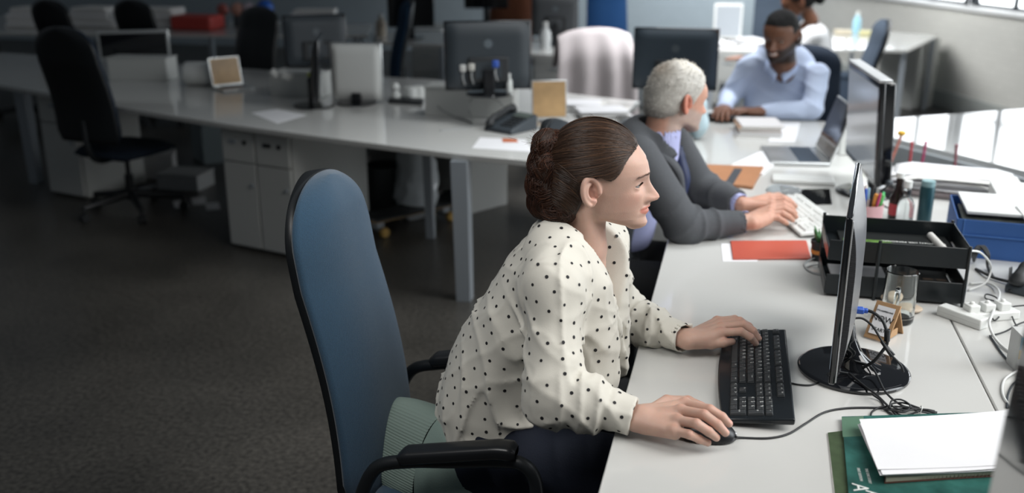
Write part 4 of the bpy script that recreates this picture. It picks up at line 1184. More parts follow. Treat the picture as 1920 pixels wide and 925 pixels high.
def cable(name, label, pts, r, material, n=8, group=None, closed=False):
    m = MB(); m.tube(spline(pts, n), r, 8); o = m.build(name, material, None, smooth=True)
    return tag(o, label, 'cable', group)
cz = ZD + 0.0028
def D(px, py, dz=0.0028): return at(px, py, ZD + dz)
cable('mouse_cable', 'thin black cable winding from the mouse to the monitor foot', [D(1380, 819, .012), D(1388, 821), D(1440, 822), D(1478, 814), D(1510, 795), D(1545, 774), D(1585, 766), D(1640, 765), D(1682, 768), D(1712, 764)], 0.0022, M_BLACKM)
cable('keyboard_cable', 'thin black cable leaving the keyboard towards the monitor foot', [D(1478, 717, .014), D(1484, 719), D(1500, 722), D(1522, 722), D(1545, 712), D(1560, 697, 0.022), D(1590, 700, 0.018)], 0.002, M_BLACKM)
# tied bundle
bd = thing('cable_bundle', 'knotted bundle of black cables lying before the round monitor foot', 'cable bundle', D(1690, 765, 0))
def loc_pts(root, pts): return [np.array(p) - np.array(root.location) for p in pts]
for i, pts in enumerate([
    [D(1592, 700, .02), D(1622, 725, .016), D(1645, 742, .02), D(1668, 765, .008), D(1680, 778)],
    [D(1600, 676, .04), D(1635, 690, .03), D(1660, 735, .02), D(1690, 760, .01), D(1720, 767, .006), D(1757, 774)],
    [D(1636, 740, .01), D(1652, 752), D(1660, 768), D(1675, 780)],
    [D(1668, 766, .01), D(1672, 752, .02), D(1690, 750, .022), D(1706, 760, .012), D(1700, 770, .008), D(1680, 766, .01), D(1672, 758, .014), D(1694, 756, .014), D(1725, 766, .006), D(1756, 776)],
    [D(1655, 766, .006), D(1690, 773, .008), D(1712, 768, .01), D(1735, 768, .008), D(1752, 771)],
    [D(1632, 782), D(1636, 772), D(1655, 763, .006), D(1700, 764, .01), D(1718, 770, .008), D(1745, 776)],
    [D(1672, 770, .004), D(1692, 780), D(1702, 779), D(1722, 772, .01)]]):
    m = MB(); m.tube(loc_pts(bd, spline(pts, 8)), 0.0024 if i < 3 else 0.0020, 7); m.build('cable', M_BLACKM, bd, smooth=True)
m = MB(); m.tube(loc_pts(bd, spline([D(1722, 775, 0.0), D(1727, 762, .012), D(1729, 766, .016), D(1724, 778, .002)], 6)), 0.0012, 6); m.build('wire_tie', M_WHITE, bd)

# ------------------------------------------------ the monitor seen edge-on
mon = thing('monitor', 'slim black monitor seen edge-on, on a round glossy foot', 'monitor', (0.292, 2.183, ZD))
mon.rotation_euler = (0, 0, math.radians(-7.2))
ml = lambda p: (p[0] - 0.292 + 0.030, p[1] - 2.183, p[2] - ZD)
Y0, Y1, Z0, Z1 = 1.935, 2.44, 0.772, 1.130
m = MB()     # front bezel and screen body
m.box(ml((0.2215, (Y0 + Y1) / 2, (Z0 + Z1) / 2)), (0.013, Y1 - Y0, Z1 - Z0)); m.build('bezel', M_BLACKG, mon, bevel=0.004, seg=3)
m = MB(); m.box(ml((0.2148, (Y0 + Y1) / 2, (Z0 + Z1) / 2 + 0.004)), (0.0012, Y1 - Y0 - 0.036, Z1 - Z0 - 0.044)); m.build('screen', mat('lit_screen', (0.30, 0.36, 0.42), 0.15, emit=0.5), mon)
M_RIB = mat('ribbed_grey_shell', (0.17, 0.175, 0.185), 0.30, metal=0.3)
def add_ribs(m_, freq):
    nt = m_.node_tree; b = nt.nodes['Principled BSDF']; tc = nt.nodes.new('ShaderNodeTexCoord'); w_ = nt.nodes.new('ShaderNodeTexWave'); w_.bands_direction = 'Z'; w_.inputs['Scale'].default_value = freq
    bp = nt.nodes.new('ShaderNodeBump'); bp.inputs['Strength'].default_value = 0.9; bp.inputs['Distance'].default_value = 0.0012
    nt.links.new(tc.outputs['Object'], w_.inputs['Vector']); nt.links.new(w_.outputs['Fac'], bp.inputs['Height']); nt.links.new(bp.outputs[0], b.inputs['Normal'])

m = MB()     # rear shell: ribbed, bulging
nu, nv = 150, 14
def shell(u, w_):
    y = Y0 + 0.004 + (Y1 - Y0 - 0.008) * w_; z = Z0 + 0.004 + (Z1 - Z0 - 0.008) * u
    e = min(u, 1 - u) * 2; g = min(w_, 1 - w_) * 2
    b = (1 - (1 - min(1, e * 1.4)) ** 2.2) * (0.55 + 0.45 * (1 - (1 - g) ** 2.5)) * 0.030 
    return ml((0.227 + b, y, z))
nu, nv = 40, 14
m.grid(shell, nu, nv); m.build('rear_shell', M_RIB, mon, smooth=True)
m = MB()
def side(u, w_):
    a = shell(u, 0.0); return (-0.262 + 0.227 - 0.0 + (a[0] + 0.262 - 0.227) * w_, a[1] - 0.0005, a[2])
m.grid(side, nu, 2); M_SIDE = mat('ribbed_black_side', (0.03, 0.03, 0.034), 0.3); add_ribs(M_SIDE, 75); m.build('side_grille', M_SIDE, mon, smooth=True)
m = MB()
def side2(u, w_):
    a = shell(u, 1.0); return (-0.262 + 0.227 + (a[0] + 0.262 - 0.227) * w_, a[1] + 0.0005, a[2])
m.grid(side2, nu, 2); m.build('side_grille', M_SIDE, mon, smooth=True)
m = MB(); m.box(ml((0.229, Y0 + 0.001, (Z0 + Z1) / 2)), (0.003, 0.004, Z1 - Z0 - 0.012)); m.build('side_trim', M_SILVER, mon, bevel=0.001)
m = MB(); m.lathe([(0, 0), (0.121, 0), (0.1235, 0.003), (0.1235, 0.008), (0.119, 0.012), (0.115, 0.0125), (0.0, 0.0145)], 72); m.build('foot', M_BLACKG, mon, smooth='auto')
nf = Field((-0.075, -0.06, 0.0), (0.06, 0.06, 0.20), 0.0025)
nf.chain([(0.020, 0, 0.012), (0.004, 0, 0.028), (-0.014, 0, 0.060), (-0.026, 0, 0.095), (-0.032, 0, 0.16)], [0.016, 0.018, 0.017, 0.018, 0.020], 0.01, 0.02)
nf.ell((0.024, 0, 0.010), (0.052, 0.040, 0.014), k=0.03)
nf.op(lambda X, Y, Z: 0.010 - Z, nf.lo, nf.lo + nf.n * nf.h, 0.001, 'i', pad=0)
v, q = nf.mesh(); v = relax(v, q, 1); np_object('neck', [(v, q, 0)], M_BLACKG, mon)
vga = MB(); c = aty(1612, 582, 2.13)
vp = np.array(c)
pl = thing('video_cable', 'black monitor cable with a bright blue plug', 'cable', vp)
m = MB(); m.box((-0.008, 0, 0), (0.034, 0.018, 0.013)); m.box((0.012, 0, 0), (0.012, 0.012, 0.010)); m.build('plug', mat('blue_plug', (0.03, 0.10, 0.45), 0.35), pl, bevel=0.003)
def V(px, py, y): return aty(px, py, y) - vp
m = MB(); m.tube(spline([V(1625, 582, 2.13), V(1640, 588, 2.12), V(1655, 602, 2.11), V(1663, 625, 2.10), V(1663, 645, 2.10), V(1652, 662, 2.10), V(1638, 678, 2.11), V(1618, 690, 2.13)], 8), 0.0036, 8); m.build('cable', M_BLACKM, pl, smooth=True)
m = MB(); m.tube([V(1664, 618, 2.10), V(1663, 640, 2.10)], 0.0065, 10); m.build('ferrite_bead', M_BLACK, pl, bevel=0.001)
m = MB(); m.tube(spline([V(1600, 597, 2.12), V(1618, 598, 2.12), V(1636, 612, 2.11), V(1650, 634, 2.09), V(1668, 662, 2.07), V(1688, 684, 2.06), V(1694, 698, 2.06)], 8), 0.0026, 8); m.build('power_lead', M_BLACKM, pl, smooth=True)
m = MB(); m.tube([V(1653, 640, 2.09), V(1674, 668, 2.07)], [0.004, 0.0062], 10); m.build('lead_bead', M_BLACK, pl, smooth=True)

# ------------------------------------------------ letter tray, two tiers
lt = thing('letter_tray', 'two-tier black letter tray with magazines inside, beyond the glass mug', 'letter tray', (0.44, 2.79, ZD))
TW, TD = 0.355, 0.245
M_TRAY = mat('charcoal_tray_plastic', (0.009, 0.012, 0.014), 0.28)
for z0, dx in ((0.0, 0.0), (0.098, 0.0)):
    m = MB(); hgt = 0.058; th = 0.004
    m.box((0, 0, z0 + 0.010 + th / 2), (TW - 0.01, TD - 0.01, th))
    m.box((0, -TD / 2, z0 + 0.008 + hgt / 2), (TW, th, hgt)); m.box((0, TD / 2, z0 + 0.008 + hgt / 2), (TW, th, hgt))
    m.box((TW / 2, 0, z0 + 0.008 + hgt / 2), (th, TD, hgt)); m.box((-TW / 2, 0, z0 + 0.008 + hgt * 0.30), (th, TD, hgt * 0.6))
    m.build('tray', M_TRAY, lt, bevel=0.0016)
for sx, sy in ((1, -1), (1, 1), (-1, 1), (-0.28, -1)):
    m = MB(); m.tube([(sx * (TW / 2 - 0.002), sy * (TD / 2 + 0.003), 0), (sx * (TW / 2 - 0.002), sy * (TD / 2 + 0.003), 0.170)], 0.0045, 10); m.build('post', M_TRAY, lt, smooth='auto')
lt.location = (0.6145 - TW / 2, 2.672 + TD / 2, ZD)
def lt_w(x, y, z): return (lt.location[0] + x, lt.location[1] + y, ZD + z)
def booklet(name, label, cat, loc, rotz, w_, d_, t_, cover, edge=None, group=None, texts=(), cover_parts=(), bevel=0.0006):
    b = thing(name, label, cat, loc, rotz, group)
    m = MB(); m.box((0, 0, t_ / 2), (w_ - 0.003, d_ - 0.003, t_ * 0.86)); m.build('pages', edge or M_PAPER2, b)
    m = MB(); m.box((0, 0, t_ - 0.0008), (w_, d_, 0.0012)); m.box((0, 0, 0.0007), (w_, d_, 0.0012)); m.box((-w_ / 2, 0, t_ / 2), (0.0012, d_, t_)); m.build('cover', cover, b)
    for (cx, cy, ww, dd, mt) in cover_parts:
        m = MB(); m.box((cx, cy, t_ + 0.0002), (ww, dd, 0.0006)); m.build('cover_print', mt, b)
    for (s, size, cx, cy, rot, mt) in texts:
        text_mesh('lettering', s, size, mt, b, Matrix.Translation((cx, cy, t_ + 0.0008)) @ Matrix.Rotation(rot, 4, 'Z'))
    return b
M_MAGD = mat('black_magazine_cover', (0.02, 0.022, 0.022), 0.3)
M_MAGG = mat('leafy_green_print', (0.10, 0.20, 0.04), 0.4, noise=0.9, nscale=45)
booklet('magazine', 'dark magazine with green picture and pale title in the upper letter tray', 'magazine', lt_w(0.012, 0.012, 0.113), math.radians(1), 0.295, 0.205, 0.010, M_MAGD,
        texts=[('CHRISTIAN HER PERSONAL', 0.014, 0.05, 0.02, math.pi, M_WHTXT), ('SIMS', 0.034, 0.075, -0.045, math.pi, M_WHTXT)], cover_parts=[(-0.075, -0.03, 0.13, 0.11, M_MAGG)])
tag((lambda m: (m.tube([lt_w(0.135, -0.06, 0.128), lt_w(0.115, 0.095, 0.130)], 0.010, 12), m.build('paper_roll', M_PAPER2, None, smooth='auto'))[1])(MB()), 'rolled grey paper lying in the upper letter tray', 'paper roll')
booklet('magazine', 'dark catalogue with rows of small pictures in the lower letter tray', 'magazine', lt_w(0.02, 0.0, 0.015), 0, 0.29, 0.20, 0.008, M_MAGD, cover_parts=[(0.02 + 0.035 * i, 0.02 - 0.03 * j, 0.026, 0.018, mat('dull_brown_print', (0.10, 0.07, 0.05), 0.4)) for i in range(4) for j in range(2)])
o = MB(); o.box(lt_w(-0.08, -0.02, 0.028), (0.15, 0.19, 0.006), (0, 0, 0.04)); tag(o.build('paper_sheaf', M_PAPER, None, bevel=0.001), 'white papers sticking out of the lower letter tray', 'papers')

# glass mug and pebble-shaped coaster
mg = thing('glass_mug', 'empty clear glass beer mug with a handle facing the monitor', 'mug', at(1681, 602, ZD)); mg.scale = (1.08, 1.08, 1.12)
m = MB(); m.lathe([(0.0, 0.0), (0.034, 0.0), (0.037, 0.004), (0.0375, 0.012), (0.0375, 0.118), (0.0385, 0.122), (0.0365, 0.124), (0.0345, 0.120), (0.0335, 0.020), (0.028, 0.015), (0.0, 0.014)], 48); m.build('vessel', M_GLASS, mg, smooth='auto')
hd = MB(); hd.tube(spline([(-0.010, -0.033, 0.090), (-0.014, -0.055, 0.092), (-0.017, -0.066, 0.075), (-0.017, -0.066, 0.045), (-0.013, -0.052, 0.026), (-0.010, -0.034, 0.028)], 6), 0.0065, 12); hd.build('handle', M_GLASS, mg, smooth=True)
m = MB(); m.ell((0, 0, 0.009), (0.034, 0.028, 0.009), 24, 12); o = m.build('wooden_coaster', mat('pale_wood_disc', (0.52, 0.42, 0.32), 0.5), None, smooth=True); o.location = at(1704, 584, ZD); tag(o, 'pale round wooden disc behind the glass mug', 'coaster')
m = MB(); m.ell((0, 0, 0.012), (0.030, 0.024, 0.012), 24, 12); o = m.build('wooden_coaster', MATS['pale_wood_disc'], None, smooth=True); o.location = at(1672, 566, ZD); tag(o, 'pale wooden disc seen through the glass mug', 'coaster')

# folded card sign reading NOW
sg = thing('card_sign', 'small brown folded card stand printed NOW beside the glass mug', 'sign', at(1655, 632, ZD), math.radians(-22))
m = MB(); m.box((-0.012, 0, 0.044), (0.005, 0.062, 0.098), (0, math.radians(33), 0)); m.build('front_board', M_CORK, sg, bevel=0.001)
m = MB(); m.box((0.034, 0, 0.040), (0.004, 0.056, 0.088), (0, math.radians(-27), 0)); m.build('back_board', M_CORK, sg, bevel=0.001)
m = MB(); m.box((0.006, 0.012, 0.014), (0.050, 0.004, 0.022)); m.box((0.008, -0.020, 0.012), (0.05, 0.004, 0.018)); m.build('brace', M_CORK, sg, bevel=0.001)
FR = Matrix.Translation((-0.0155, 0, 0.047)) @ Matrix.Rotation(math.radians(33), 4, 'Y') @ Matrix.Rotation(-math.pi / 2, 4, 'Y') @ Matrix.Rotation(-math.pi / 2, 4, 'Z')
m = MB(); m.M = FR; m.box((0, 0.0, 0.0006), (0.044, 0.074, 0.0012)); m.build('white_label', M_PAPER, sg)
text_mesh('lettering', 'NOW', 0.021, M_DARKTXT, sg, FR @ Matrix.Translation((0, 0.004, 0.0016)))
text_mesh('lettering', "IT'S HAPPEN ING", 0.0055, M_DARKTXT, sg, FR @ Matrix.Translation((0, 0.024, 0.0016)))
text_mesh('lettering', 'START', 0.012, M_DARKTXT, sg, FR @ Matrix.Translation((0, -0.024, 0.0016)))
sg.rotation_euler = (0, 0, math.radians(58))

# plant, folder, notebook near the man
pt = thing('potted_succulent', 'tiny spiky green succulent in a black pot with an orange band', 'plant', at(1537, 487, ZD))
m = MB(); m.lathe([(0, 0), (0.024, 0), (0.029, 0.05), (0.031, 0.052), (0.031, 0.062), (0.028, 0.062), (0.027, 0.054), (0, 0.054)], 28); m.build('pot', M_BLACKM, pt, smooth='auto')
m = MB(); m.lathe([(0.0275, 0.022), (0.0290, 0.034)], 28); m.build('orange_band', mat('orange_sticker', (0.70, 0.25, 0.05), 0.5), pt, solid=0.001)
for i in range(11):
    w_ = i * 2.4; l_ = 0.038 + 0.010 * (i % 3); tilt_ = 0.35 + 0.5 * (i % 4) / 3
    d0 = np.array([math.cos(w_) * math.sin(tilt_), math.sin(w_) * math.sin(tilt_), math.cos(tilt_)])
    p0 = np.array([math.cos(w_) * 0.008, math.sin(w_) * 0.008, 0.054]); m = MB()
    m.tube([p0, p0 + d0 * l_ * 0.4 + (0, 0, 0.002), p0 + d0 * l_ * 0.8 + (0, 0, 0.004), p0 + d0 * l_ + (0, 0, 0.006)], [0.005, 0.006, 0.003, 0.0005], 6); m.build('leaf', M_GREEN, pt, smooth=True)
def flat_quad(name, label, cat, px, z0, t_, material, parent=None, bevel=0.001, group=None, round_=0.0):
    P = [at(x, y, ZD + z0) for x, y in px]; a = sum(P[i][0] * P[(i + 1) % len(P)][1] - P[(i + 1) % len(P)][0] * P[i][1] for i in range(len(P)))
    if a < 0: P = P[::-1]
    c = np.mean(P, 0); m = MB(); m.prism([(p[0] - c[0], p[1] - c[1]) for p in P], 0, t_)
    o = m.build(name, material, parent, bevel=bevel); o.location = (c[0], c[1], ZD + z0)
    if label: tag(o, label, cat, group)
    return o
flat_quad('paper_sheet', 'white sheet lying under the coral folder', 'paper', [(1352, 457), (1420, 457), (1420, 491), (1355, 491)], 0, 0.001, M_PAPER)
flat_quad('folder', 'flat coral red folder on the desk between the woman and the grey-haired man', 'folder', [(1369, 454), (1512, 453), (1521, 487), (1374, 488)], 0.001, 0.005, mat('coral_cover', (0.52, 0.10, 0.065), 0.35), bevel=0.002)
nbk = flat_quad('notebook', None, None, [(1322, 314), (1432, 318), (1411, 356), (1303, 344)], 0.0, 0.014, mat('tan_leather_cover', (0.42, 0.20, 0.10), 0.5, noise=0.06, nscale=20), bevel=0.002)
nb_t = thing('notebook', 'tan leather notebook with a dark strap beside the man\'s hands', 'notebook', nbk.location); nbk.name = 'cover'; nbk.parent = nb_t; nbk.location = (0, 0, 0)
st = flat_quad('strap', None, None, [(1377, 316), (1392, 317), (1371, 352), (1355, 350)], 0.0145, 0.001, mat('slate_strap', (0.06, 0.065, 0.075), 0.6), bevel=0); st.parent = nb_t; st.location = tuple(Vector(st.location) - Vector(nb_t.location))
flat_quad('writing_pad', 'white writing pad tucked behind the tan notebook', 'writing pad', [(1350, 322), (1432, 284), (1462, 300), (1430, 330)], 0.0, 0.008, M_PAPER)

# paper stacks in front
def paper_mesh(mb, P, z, t_, seed, curl=0.004):
    """one sheet with a slight wave; P = 4 corners (world xy)"""
    n1_ = noise_fn(14, seed); P = [np.array(p[:2]) for p in P]
    def fn(u, w_):
        p = P[0] * (1 - u) * (1 - w_) + P[1] * u * (1 - w_) + P[2] * u * w_ + P[3] * (1 - u) * w_
        e = 4 * (u - .5) ** 2 * 4 * (w_ - .5) ** 2
        return (p[0], p[1], z + t_ + curl * 0.35 * float(n1_(p[0], p[1], 0.0)) + curl * 0.9 * e)
    mb.grid(fn, 16, 16)
C1 = [at(1615, 787, ZD + .035), at(1906, 765, ZD + .035), at(1915, 872, ZD + .03), at(1655, 887, ZD + .03)]
PL = thing('paper_stack', 'ragged stack of white paper sheets on the green magazines', 'paper stack', (0, 0, 0))
cm = np.mean(C1, 0)
for i in range(9):
    m = MB(); rs_ = random.Random(i); off = np.array([rs_.uniform(-.007, .007), rs_.uniform(-.009, .004), 0]); ang = rs_.uniform(-0.035, 0.035)
    ca_, sa_ = math.cos(ang), math.sin(ang)
    P = [(cm[0] + (p[0] - cm[0]) * ca_ - (p[1] - cm[1]) * sa_ + off[0], cm[1] + (p[0] - cm[0]) * sa_ + (p[1] - cm[1]) * ca_ + off[1]) for p in C1]
    paper_mesh(m, P, ZD + 0.0205 + 0.0011 * i, 0, 3, 0.0028); m.build('sheet', M_PAPER, PL, smooth=False, solid=0.0003)
# squared notebook under the sheets
sn = thing('spiral_notebook', 'brown covered notebook with squared pages under the white sheets', 'notebook', (0, 0, 0))
q4 = [(1668, 800), (1905, 782), (1910, 888), (1660, 905)]
def fq(name, px, z0, t_, material, parent, bevel=0.0008):
    o = flat_quad(name, None, None, px, z0, t_, material, bevel=bevel); o.parent = parent; return o
fq('cover', [(1664, 806), (1906, 786), (1912, 892), (1658, 908)], 0.0085, 0.002, mat('brown_card', (0.10, 0.035, 0.022), 0.5), sn)
fq('pages', q4, 0.0105, 0.008, mat('squared_cream_pages', (0.60, 0.56, 0.44), 0.8), sn)
m = MB()
for i in range(34):
    p = at(1662 + 248 * i / 33, 900 - 14 * i / 33, ZD + 0.013); m.box((p[0], p[1] - 0.003, p[2]), (0.0008, 0.0012, 0.006))
m.build('page_marks', mat('page_edge_marks', (0.45, 0.42, 0.34), 0.8), sn)
M_GMAG = mat('sea_green_magazine', (0.028, 0.105, 0.090), 0.25, noise=0.6, nscale=14)
g1 = thing('magazine', 'large sea-green magazine with white lettering under the paper stack', 'magazine', (0, 0, 0))
fq('pages', [(1580, 792), (1900, 775), (2010, 1010), (1602, 1030)], 0.003, 0.0045, M_PAPER2, g1)
fq('cover', [(1578, 782), (1900, 772), (2010, 1010), (1600, 1030)], 0.0076, 0.0008, M_GMAG, g1)
fq('cover_print', [(1578, 783), (1619, 781), (1620, 818), (1580, 820)], 0.0085, 0.0002, mat('dull_green_print', (0.10, 0.19, 0.13), 0.35), g1)
def on_cover(px, py, dz=0.0088): return at(px, py, ZD + dz)
p = on_cover(1612, 915); text_mesh('lettering', 'A', 0.040, M_WHTXT, g1, Matrix.Translation(p) @ Matrix.Rotation(math.radians(-88), 4, 'Z'))
p = on_cover(1640, 935); text_mesh('lettering', 'AR', 0.040, M_WHTXT, g1, Matrix.Translation(p) @ Matrix.Rotation(math.radians(-88), 4, 'Z'))
p = on_cover(1628, 893); text_mesh('lettering', 'THE ONE STORY', 0.007, M_WHTXT, g1, Matrix.Translation(p) @ Matrix.Rotation(math.radians(-88), 4, 'Z'))
p = on_cover(1612, 890); text_mesh('lettering', 'FIRST EDITION', 0.007, M_WHTXT, g1, Matrix.Translation(p) @ Matrix.Rotation(math.radians(-88), 4, 'Z'))
g2 = thing('magazine', 'thin olive green brochure poking out from the bottom of the magazines', 'magazine', (0, 0, 0))
fq('pages', [(1551, 815), (1600, 810), (1640, 1030), (1575, 1040)], 0.0, 0.0022, M_PAPER2, g2); fq('cover', [(1552, 812), (1600, 806), (1640, 1030), (1578, 1040)], 0.0022, 0.0006, mat('olive_cover', (0.06, 0.09, 0.045), 0.4, noise=0.3, nscale=30), g2)

# power strip and little white block
ps = thing('power_adapter', 'long white plastic power block lying on the desk seam', 'power adapter', at(1803, 603, ZD), math.atan2(at(1843, 618, ZD)[1] - at(1765, 590, ZD)[1], at(1843, 618, ZD)[0] - at(1765, 590, ZD)[0]))
m = MB(); m.box((0, 0, 0.014), (0.125, 0.036, 0.028)); m.build('body', M_WHITE, ps, bevel=0.003)
m = MB(); m.box((0.0, -0.0181, 0.0145), (0.122, 0.0012, 0.0012)); m.build('seam', M_CAB, ps)
pw = thing('socket_strip', 'white multi-socket strip with plugs behind the power block', 'socket strip', at(1850, 598, ZD), math.radians(25))
m = MB(); m.box((0, 0, 0.012), (0.16, 0.045, 0.024)); m.build('body', M_WHITE, pw, bevel=0.004)
for i in range(3):
    m = MB(); m.box((-0.05 + 0.045 * i, 0, 0.034), (0.030, 0.032, 0.022)); m.tube([(-0.05 + 0.045 * i, 0, 0.04), (-0.05 + 0.045 * i, 0.0, 0.052)], 0.006, 10); m.build('plug', M_WHITE, pw, bevel=0.003)
cable('white_power_cable', 'white cable looping over from the letter tray to the socket strip', [D(1818, 470, .16), D(1840, 475, .13), D(1858, 500, .06), D(1848, 530, .02), D(1815, 545, .004)], 0.003, M_CABLEW)
cable('white_power_cable', 'long white cable curving round the socket strip to the right edge', [D(1818, 532, .006), D(1855, 532, .006), D(1874, 550, .02), D(1862, 585, .03), D(1855, 610, .02), D(1870, 640, .006), D(1900, 665, .004), D(1930, 680, .003)], 0.0034, M_CABLEW)
cable('grey_loose_cable', 'dark thin cable with a small loop behind the socket strip', [D(1930, 572, .03), D(1890, 578, .02), D(1868, 600, .01), D(1862, 596, .01), D(1876, 580, .02), D(1870, 560, .02), D(1850, 552, .01), D(1848, 560, .01), D(1868, 566, .01), D(1890, 578, .01), D(1905, 610, .01), D(1925, 625, .01)], 0.002, M_BLACKM)
cable('grey_loose_cable', 'dark cable running from the socket strip down to the window edge', [D(1856, 630), D(1880, 665), D(1905, 690), D(1940, 715)], 0.0026, M_CHAR)
cable('grey_loose_cable', 'thin black cable crossing beside the adapter box', [D(1858, 630), D(1885, 622, .008), D(1910, 608, .02), D(1935, 600, .02)], 0.0022, M_BLACKM)
cable('grey_loose_cable', 'pale grey cable curling near the big front monitor', [D(1895, 765), D(1880, 740), D(1882, 715), D(1900, 700, .01), D(1930, 690, .01)], 0.003, M_CABLEW)
cable('grey_loose_cable', 'dark grey cable curling near the big front monitor', [D(1888, 765), D(1890, 740), D(1903, 718), D(1930, 705)], 0.0024, M_CHAR)
cable('grey_loose_cable', 'grey looped cable lying round the plant pot', [D(1600, 492, .02), D(1560, 480, .02), D(1525, 485, .008), D(1508, 496, .003), D(1520, 510, .003), D(1560, 516, .003), D(1600, 512, .004)], 0.003, M_CABLEG)
cable('grey_loose_cable', 'second grey cable loop by the plant pot', [D(1600, 500, .01), D(1560, 498, .01), D(1530, 497, .006), D(1512, 503, .003), D(1530, 514, .003), D(1570, 520, .003), D(1605, 520, .003)], 0.0026, M_CABLEG)
M_ = M_BLACKM
cb = thing('cable_coil', 'black coiled cable standing up behind the letter tray corner', 'cable', at(1845, 500, ZD))
for i in range(3):
    m = MB(); m.tube(spline([V_ - at(1845, 500, ZD) for V_ in (D(1826, 490, .005), D(1824 + 4 * i, 475, .045), D(1836 + 4 * i, 462, .065), D(1850 + 2 * i, 478, .045), D(1852, 500, .01), D(1862, 520, .004))], 8), 0.0042, 8); m.build('loop', M_BLACKM, cb, smooth=True)
cable('black_telephone_cord', 'thick dark cord lying from the coil towards the telephone', [D(1830, 505), D(1850, 515, .01), D(1866, 522, .008), D(1890, 528, .01)], 0.0045, M_BLACKM)
# telephone cut by the edge, cardboard carton, foreground monitor
def telephone(label, loc, rotz, name='desk_telephone', body=None):
    body = body or M_CHAR
    t = thing(name, label, 'telephone', loc, rotz)
    m = MB(); m.prism([(-0.09, -0.10), (0.09, -0.10), (0.09, 0.10), (-0.09, 0.10)], 0, 1, lambda x, y, z: (x, y, 0.0 if z < .5 else 0.022 + 0.055 * (y + 0.10) / 0.2)); m.build('base', body, t, bevel=0.006)
    m = MB(); m.box((0.03, 0.055, 0.071), (0.10, 0.05, 0.004), (math.atan(0.275), 0, 0)); m.build('display', mat('phone_display', (0.10, 0.12, 0.11), 0.2), t, bevel=0.002)
    for i in range(3):
        for j in range(4):
            m = MB(); y = 0.015 - 0.026 * j; m.box((0.0 + 0.028 * i, y, 0.024 + 0.055 * (y + 0.10) / 0.2 + 0.002), (0.018, 0.014, 0.006), (0.26, 0, 0)); m.build('button', M_BLACKM if body is not M_BLACKM else M_CHAR, t, bevel=0.001)
    hf_ = Field((-0.10, -0.13, 0.02), (-0.03, 0.13, 0.14), 0.004)
    hf_.chain([(-0.062, -0.085, 0.048), (-0.062, -0.05, 0.068), (-0.062, 0.05, 0.094), (-0.062, 0.085, 0.098)], [0.018, 0.014, 0.014, 0.018], 0.01, 0.01)
    hf_.ell((-0.062, -0.088, 0.038), (0.024, 0.024, 0.014), k=0.01); hf_.ell((-0.062, 0.088, 0.086), (0.024, 0.024, 0.014), k=0.01)
    v, q = hf_.mesh(); np_object('handset', [(v, q, 0)], M_BLACKM, t)
    cp = [(-0.062 + 0.012 * math.cos(i * 0.9) - 0.05 * (i / 60), -0.10 - 0.0 - 0.02 * math.sin(i / 60 * 3.1), 0.012 + 0.006 * math.sin(i * 0.9)) for i in range(60)]
    m = MB(); m.tube([(-0.07 - 0.0012 * i + 0.004 * math.cos(i * 1.2), -0.11 + 0.003 * i, 0.010 + 0.004 * math.sin(i * 1.2)) for i in range(70)], 0.0016, 6); m.build('coiled_cord', M_BLACKM, t, smooth=True)
    return t
telephone('dark desk telephone cut by the frame edge beside the blue box', at(1972, 548, ZD), math.radians(-35))
ct = thing('carton', 'small carton with blue and yellow print standing at the frame edge', 'box', at(1926, 700, ZD), math.radians(8))
m = MB(); m.box((0.02, 0.03, 0.045), (0.09, 0.06, 0.09)); m.build('box', mat('white_carton', (0.55, 0.56, 0.55), 0.6), ct, bevel=0.001)
m = MB(); m.box((0.02, -0.0005, 0.072), (0.0905, 0.002, 0.03)); m.build('blue_band', mat('steel_blue_print', (0.15, 0.28, 0.36), 0.5), ct)
m = MB(); m.box((0.02, -0.0005, 0.045), (0.0905, 0.002, 0.022)); m.build('yellow_band', mat('ochre_print', (0.50, 0.36, 0.12), 0.5), ct)
fm = thing('monitor', 'dark grey monitor nearest the camera, mostly cut off beside the paper stack', 'monitor', (0.316, 0.86, ZD), math.radians(-4))
m = MB(); m.box((0, 0, 0.32), (0.035, 0.54, 0.46), (0, math.radians(2), 0)); m.build('shell', M_CHAR, fm, bevel=0.01, seg=3)
m = MB(); m.box((-0.0185, 0, 0.32), (0.002, 0.50, 0.42), (0, math.radians(2), 0)); m.build('screen', M_BLACKG, fm)
m = MB(); m.box((0.04, 0, 0.13), (0.03, 0.06, 0.24)); m.box((0.04, 0, 0.006), (0.2, 0.26, 0.012)); m.build('stand', M_CHAR, fm, bevel=0.004)

# ------------------------------------------------ behind the tray: pens, bottles, box, papers
cp = thing('pen_cup', 'pale pink cup crammed with coloured pens and markers', 'pen cup', at(1620, 432, ZD))
m = MB(); m.lathe([(0, 0), (0.052, 0), (0.0535, 0.095), (0.0515, 0.095), (0.050, 0.004), (0, 0.004)], 40); m.build('cup', M_PINK, cp, smooth='auto')
pc = [((0.65, 0.08, 0.12), 'red marker'), ((0.75, 0.25, 0.35), 'pink marker'), ((0.05, 0.12, 0.5), 'navy pen'), ((0.08, 0.35, 0.6), 'blue pen'), ((0.75, 0.65, 0.1), 'yellow marker'), ((0.10, 0.45, 0.12), 'green marker'),
      ((0.75, 0.45, 0.30), 'peach pencil'), ((0.02, 0.02, 0.02), 'black pen'), ((0.70, 0.30, 0.06), 'orange marker'), ((0.25, 0.4, 0.5), 'teal pen'), ((0.10, 0.55, 0.20), 'bright green pen'), ((0.45, 0.05, 0.15), 'crimson pen'), ((0.8, 0.75, 0.7), 'white pen')]
PL_ = [(-.034, -.02), (-.02, .01), (-.01, -.03), (-.038, .012), (-.028, -.034), (.034, -.01), (-.012, .03), (.014, .02), (.016, -.026), (.0, .0), (.038, .014), (.024, -.034), (-.005, .012)]
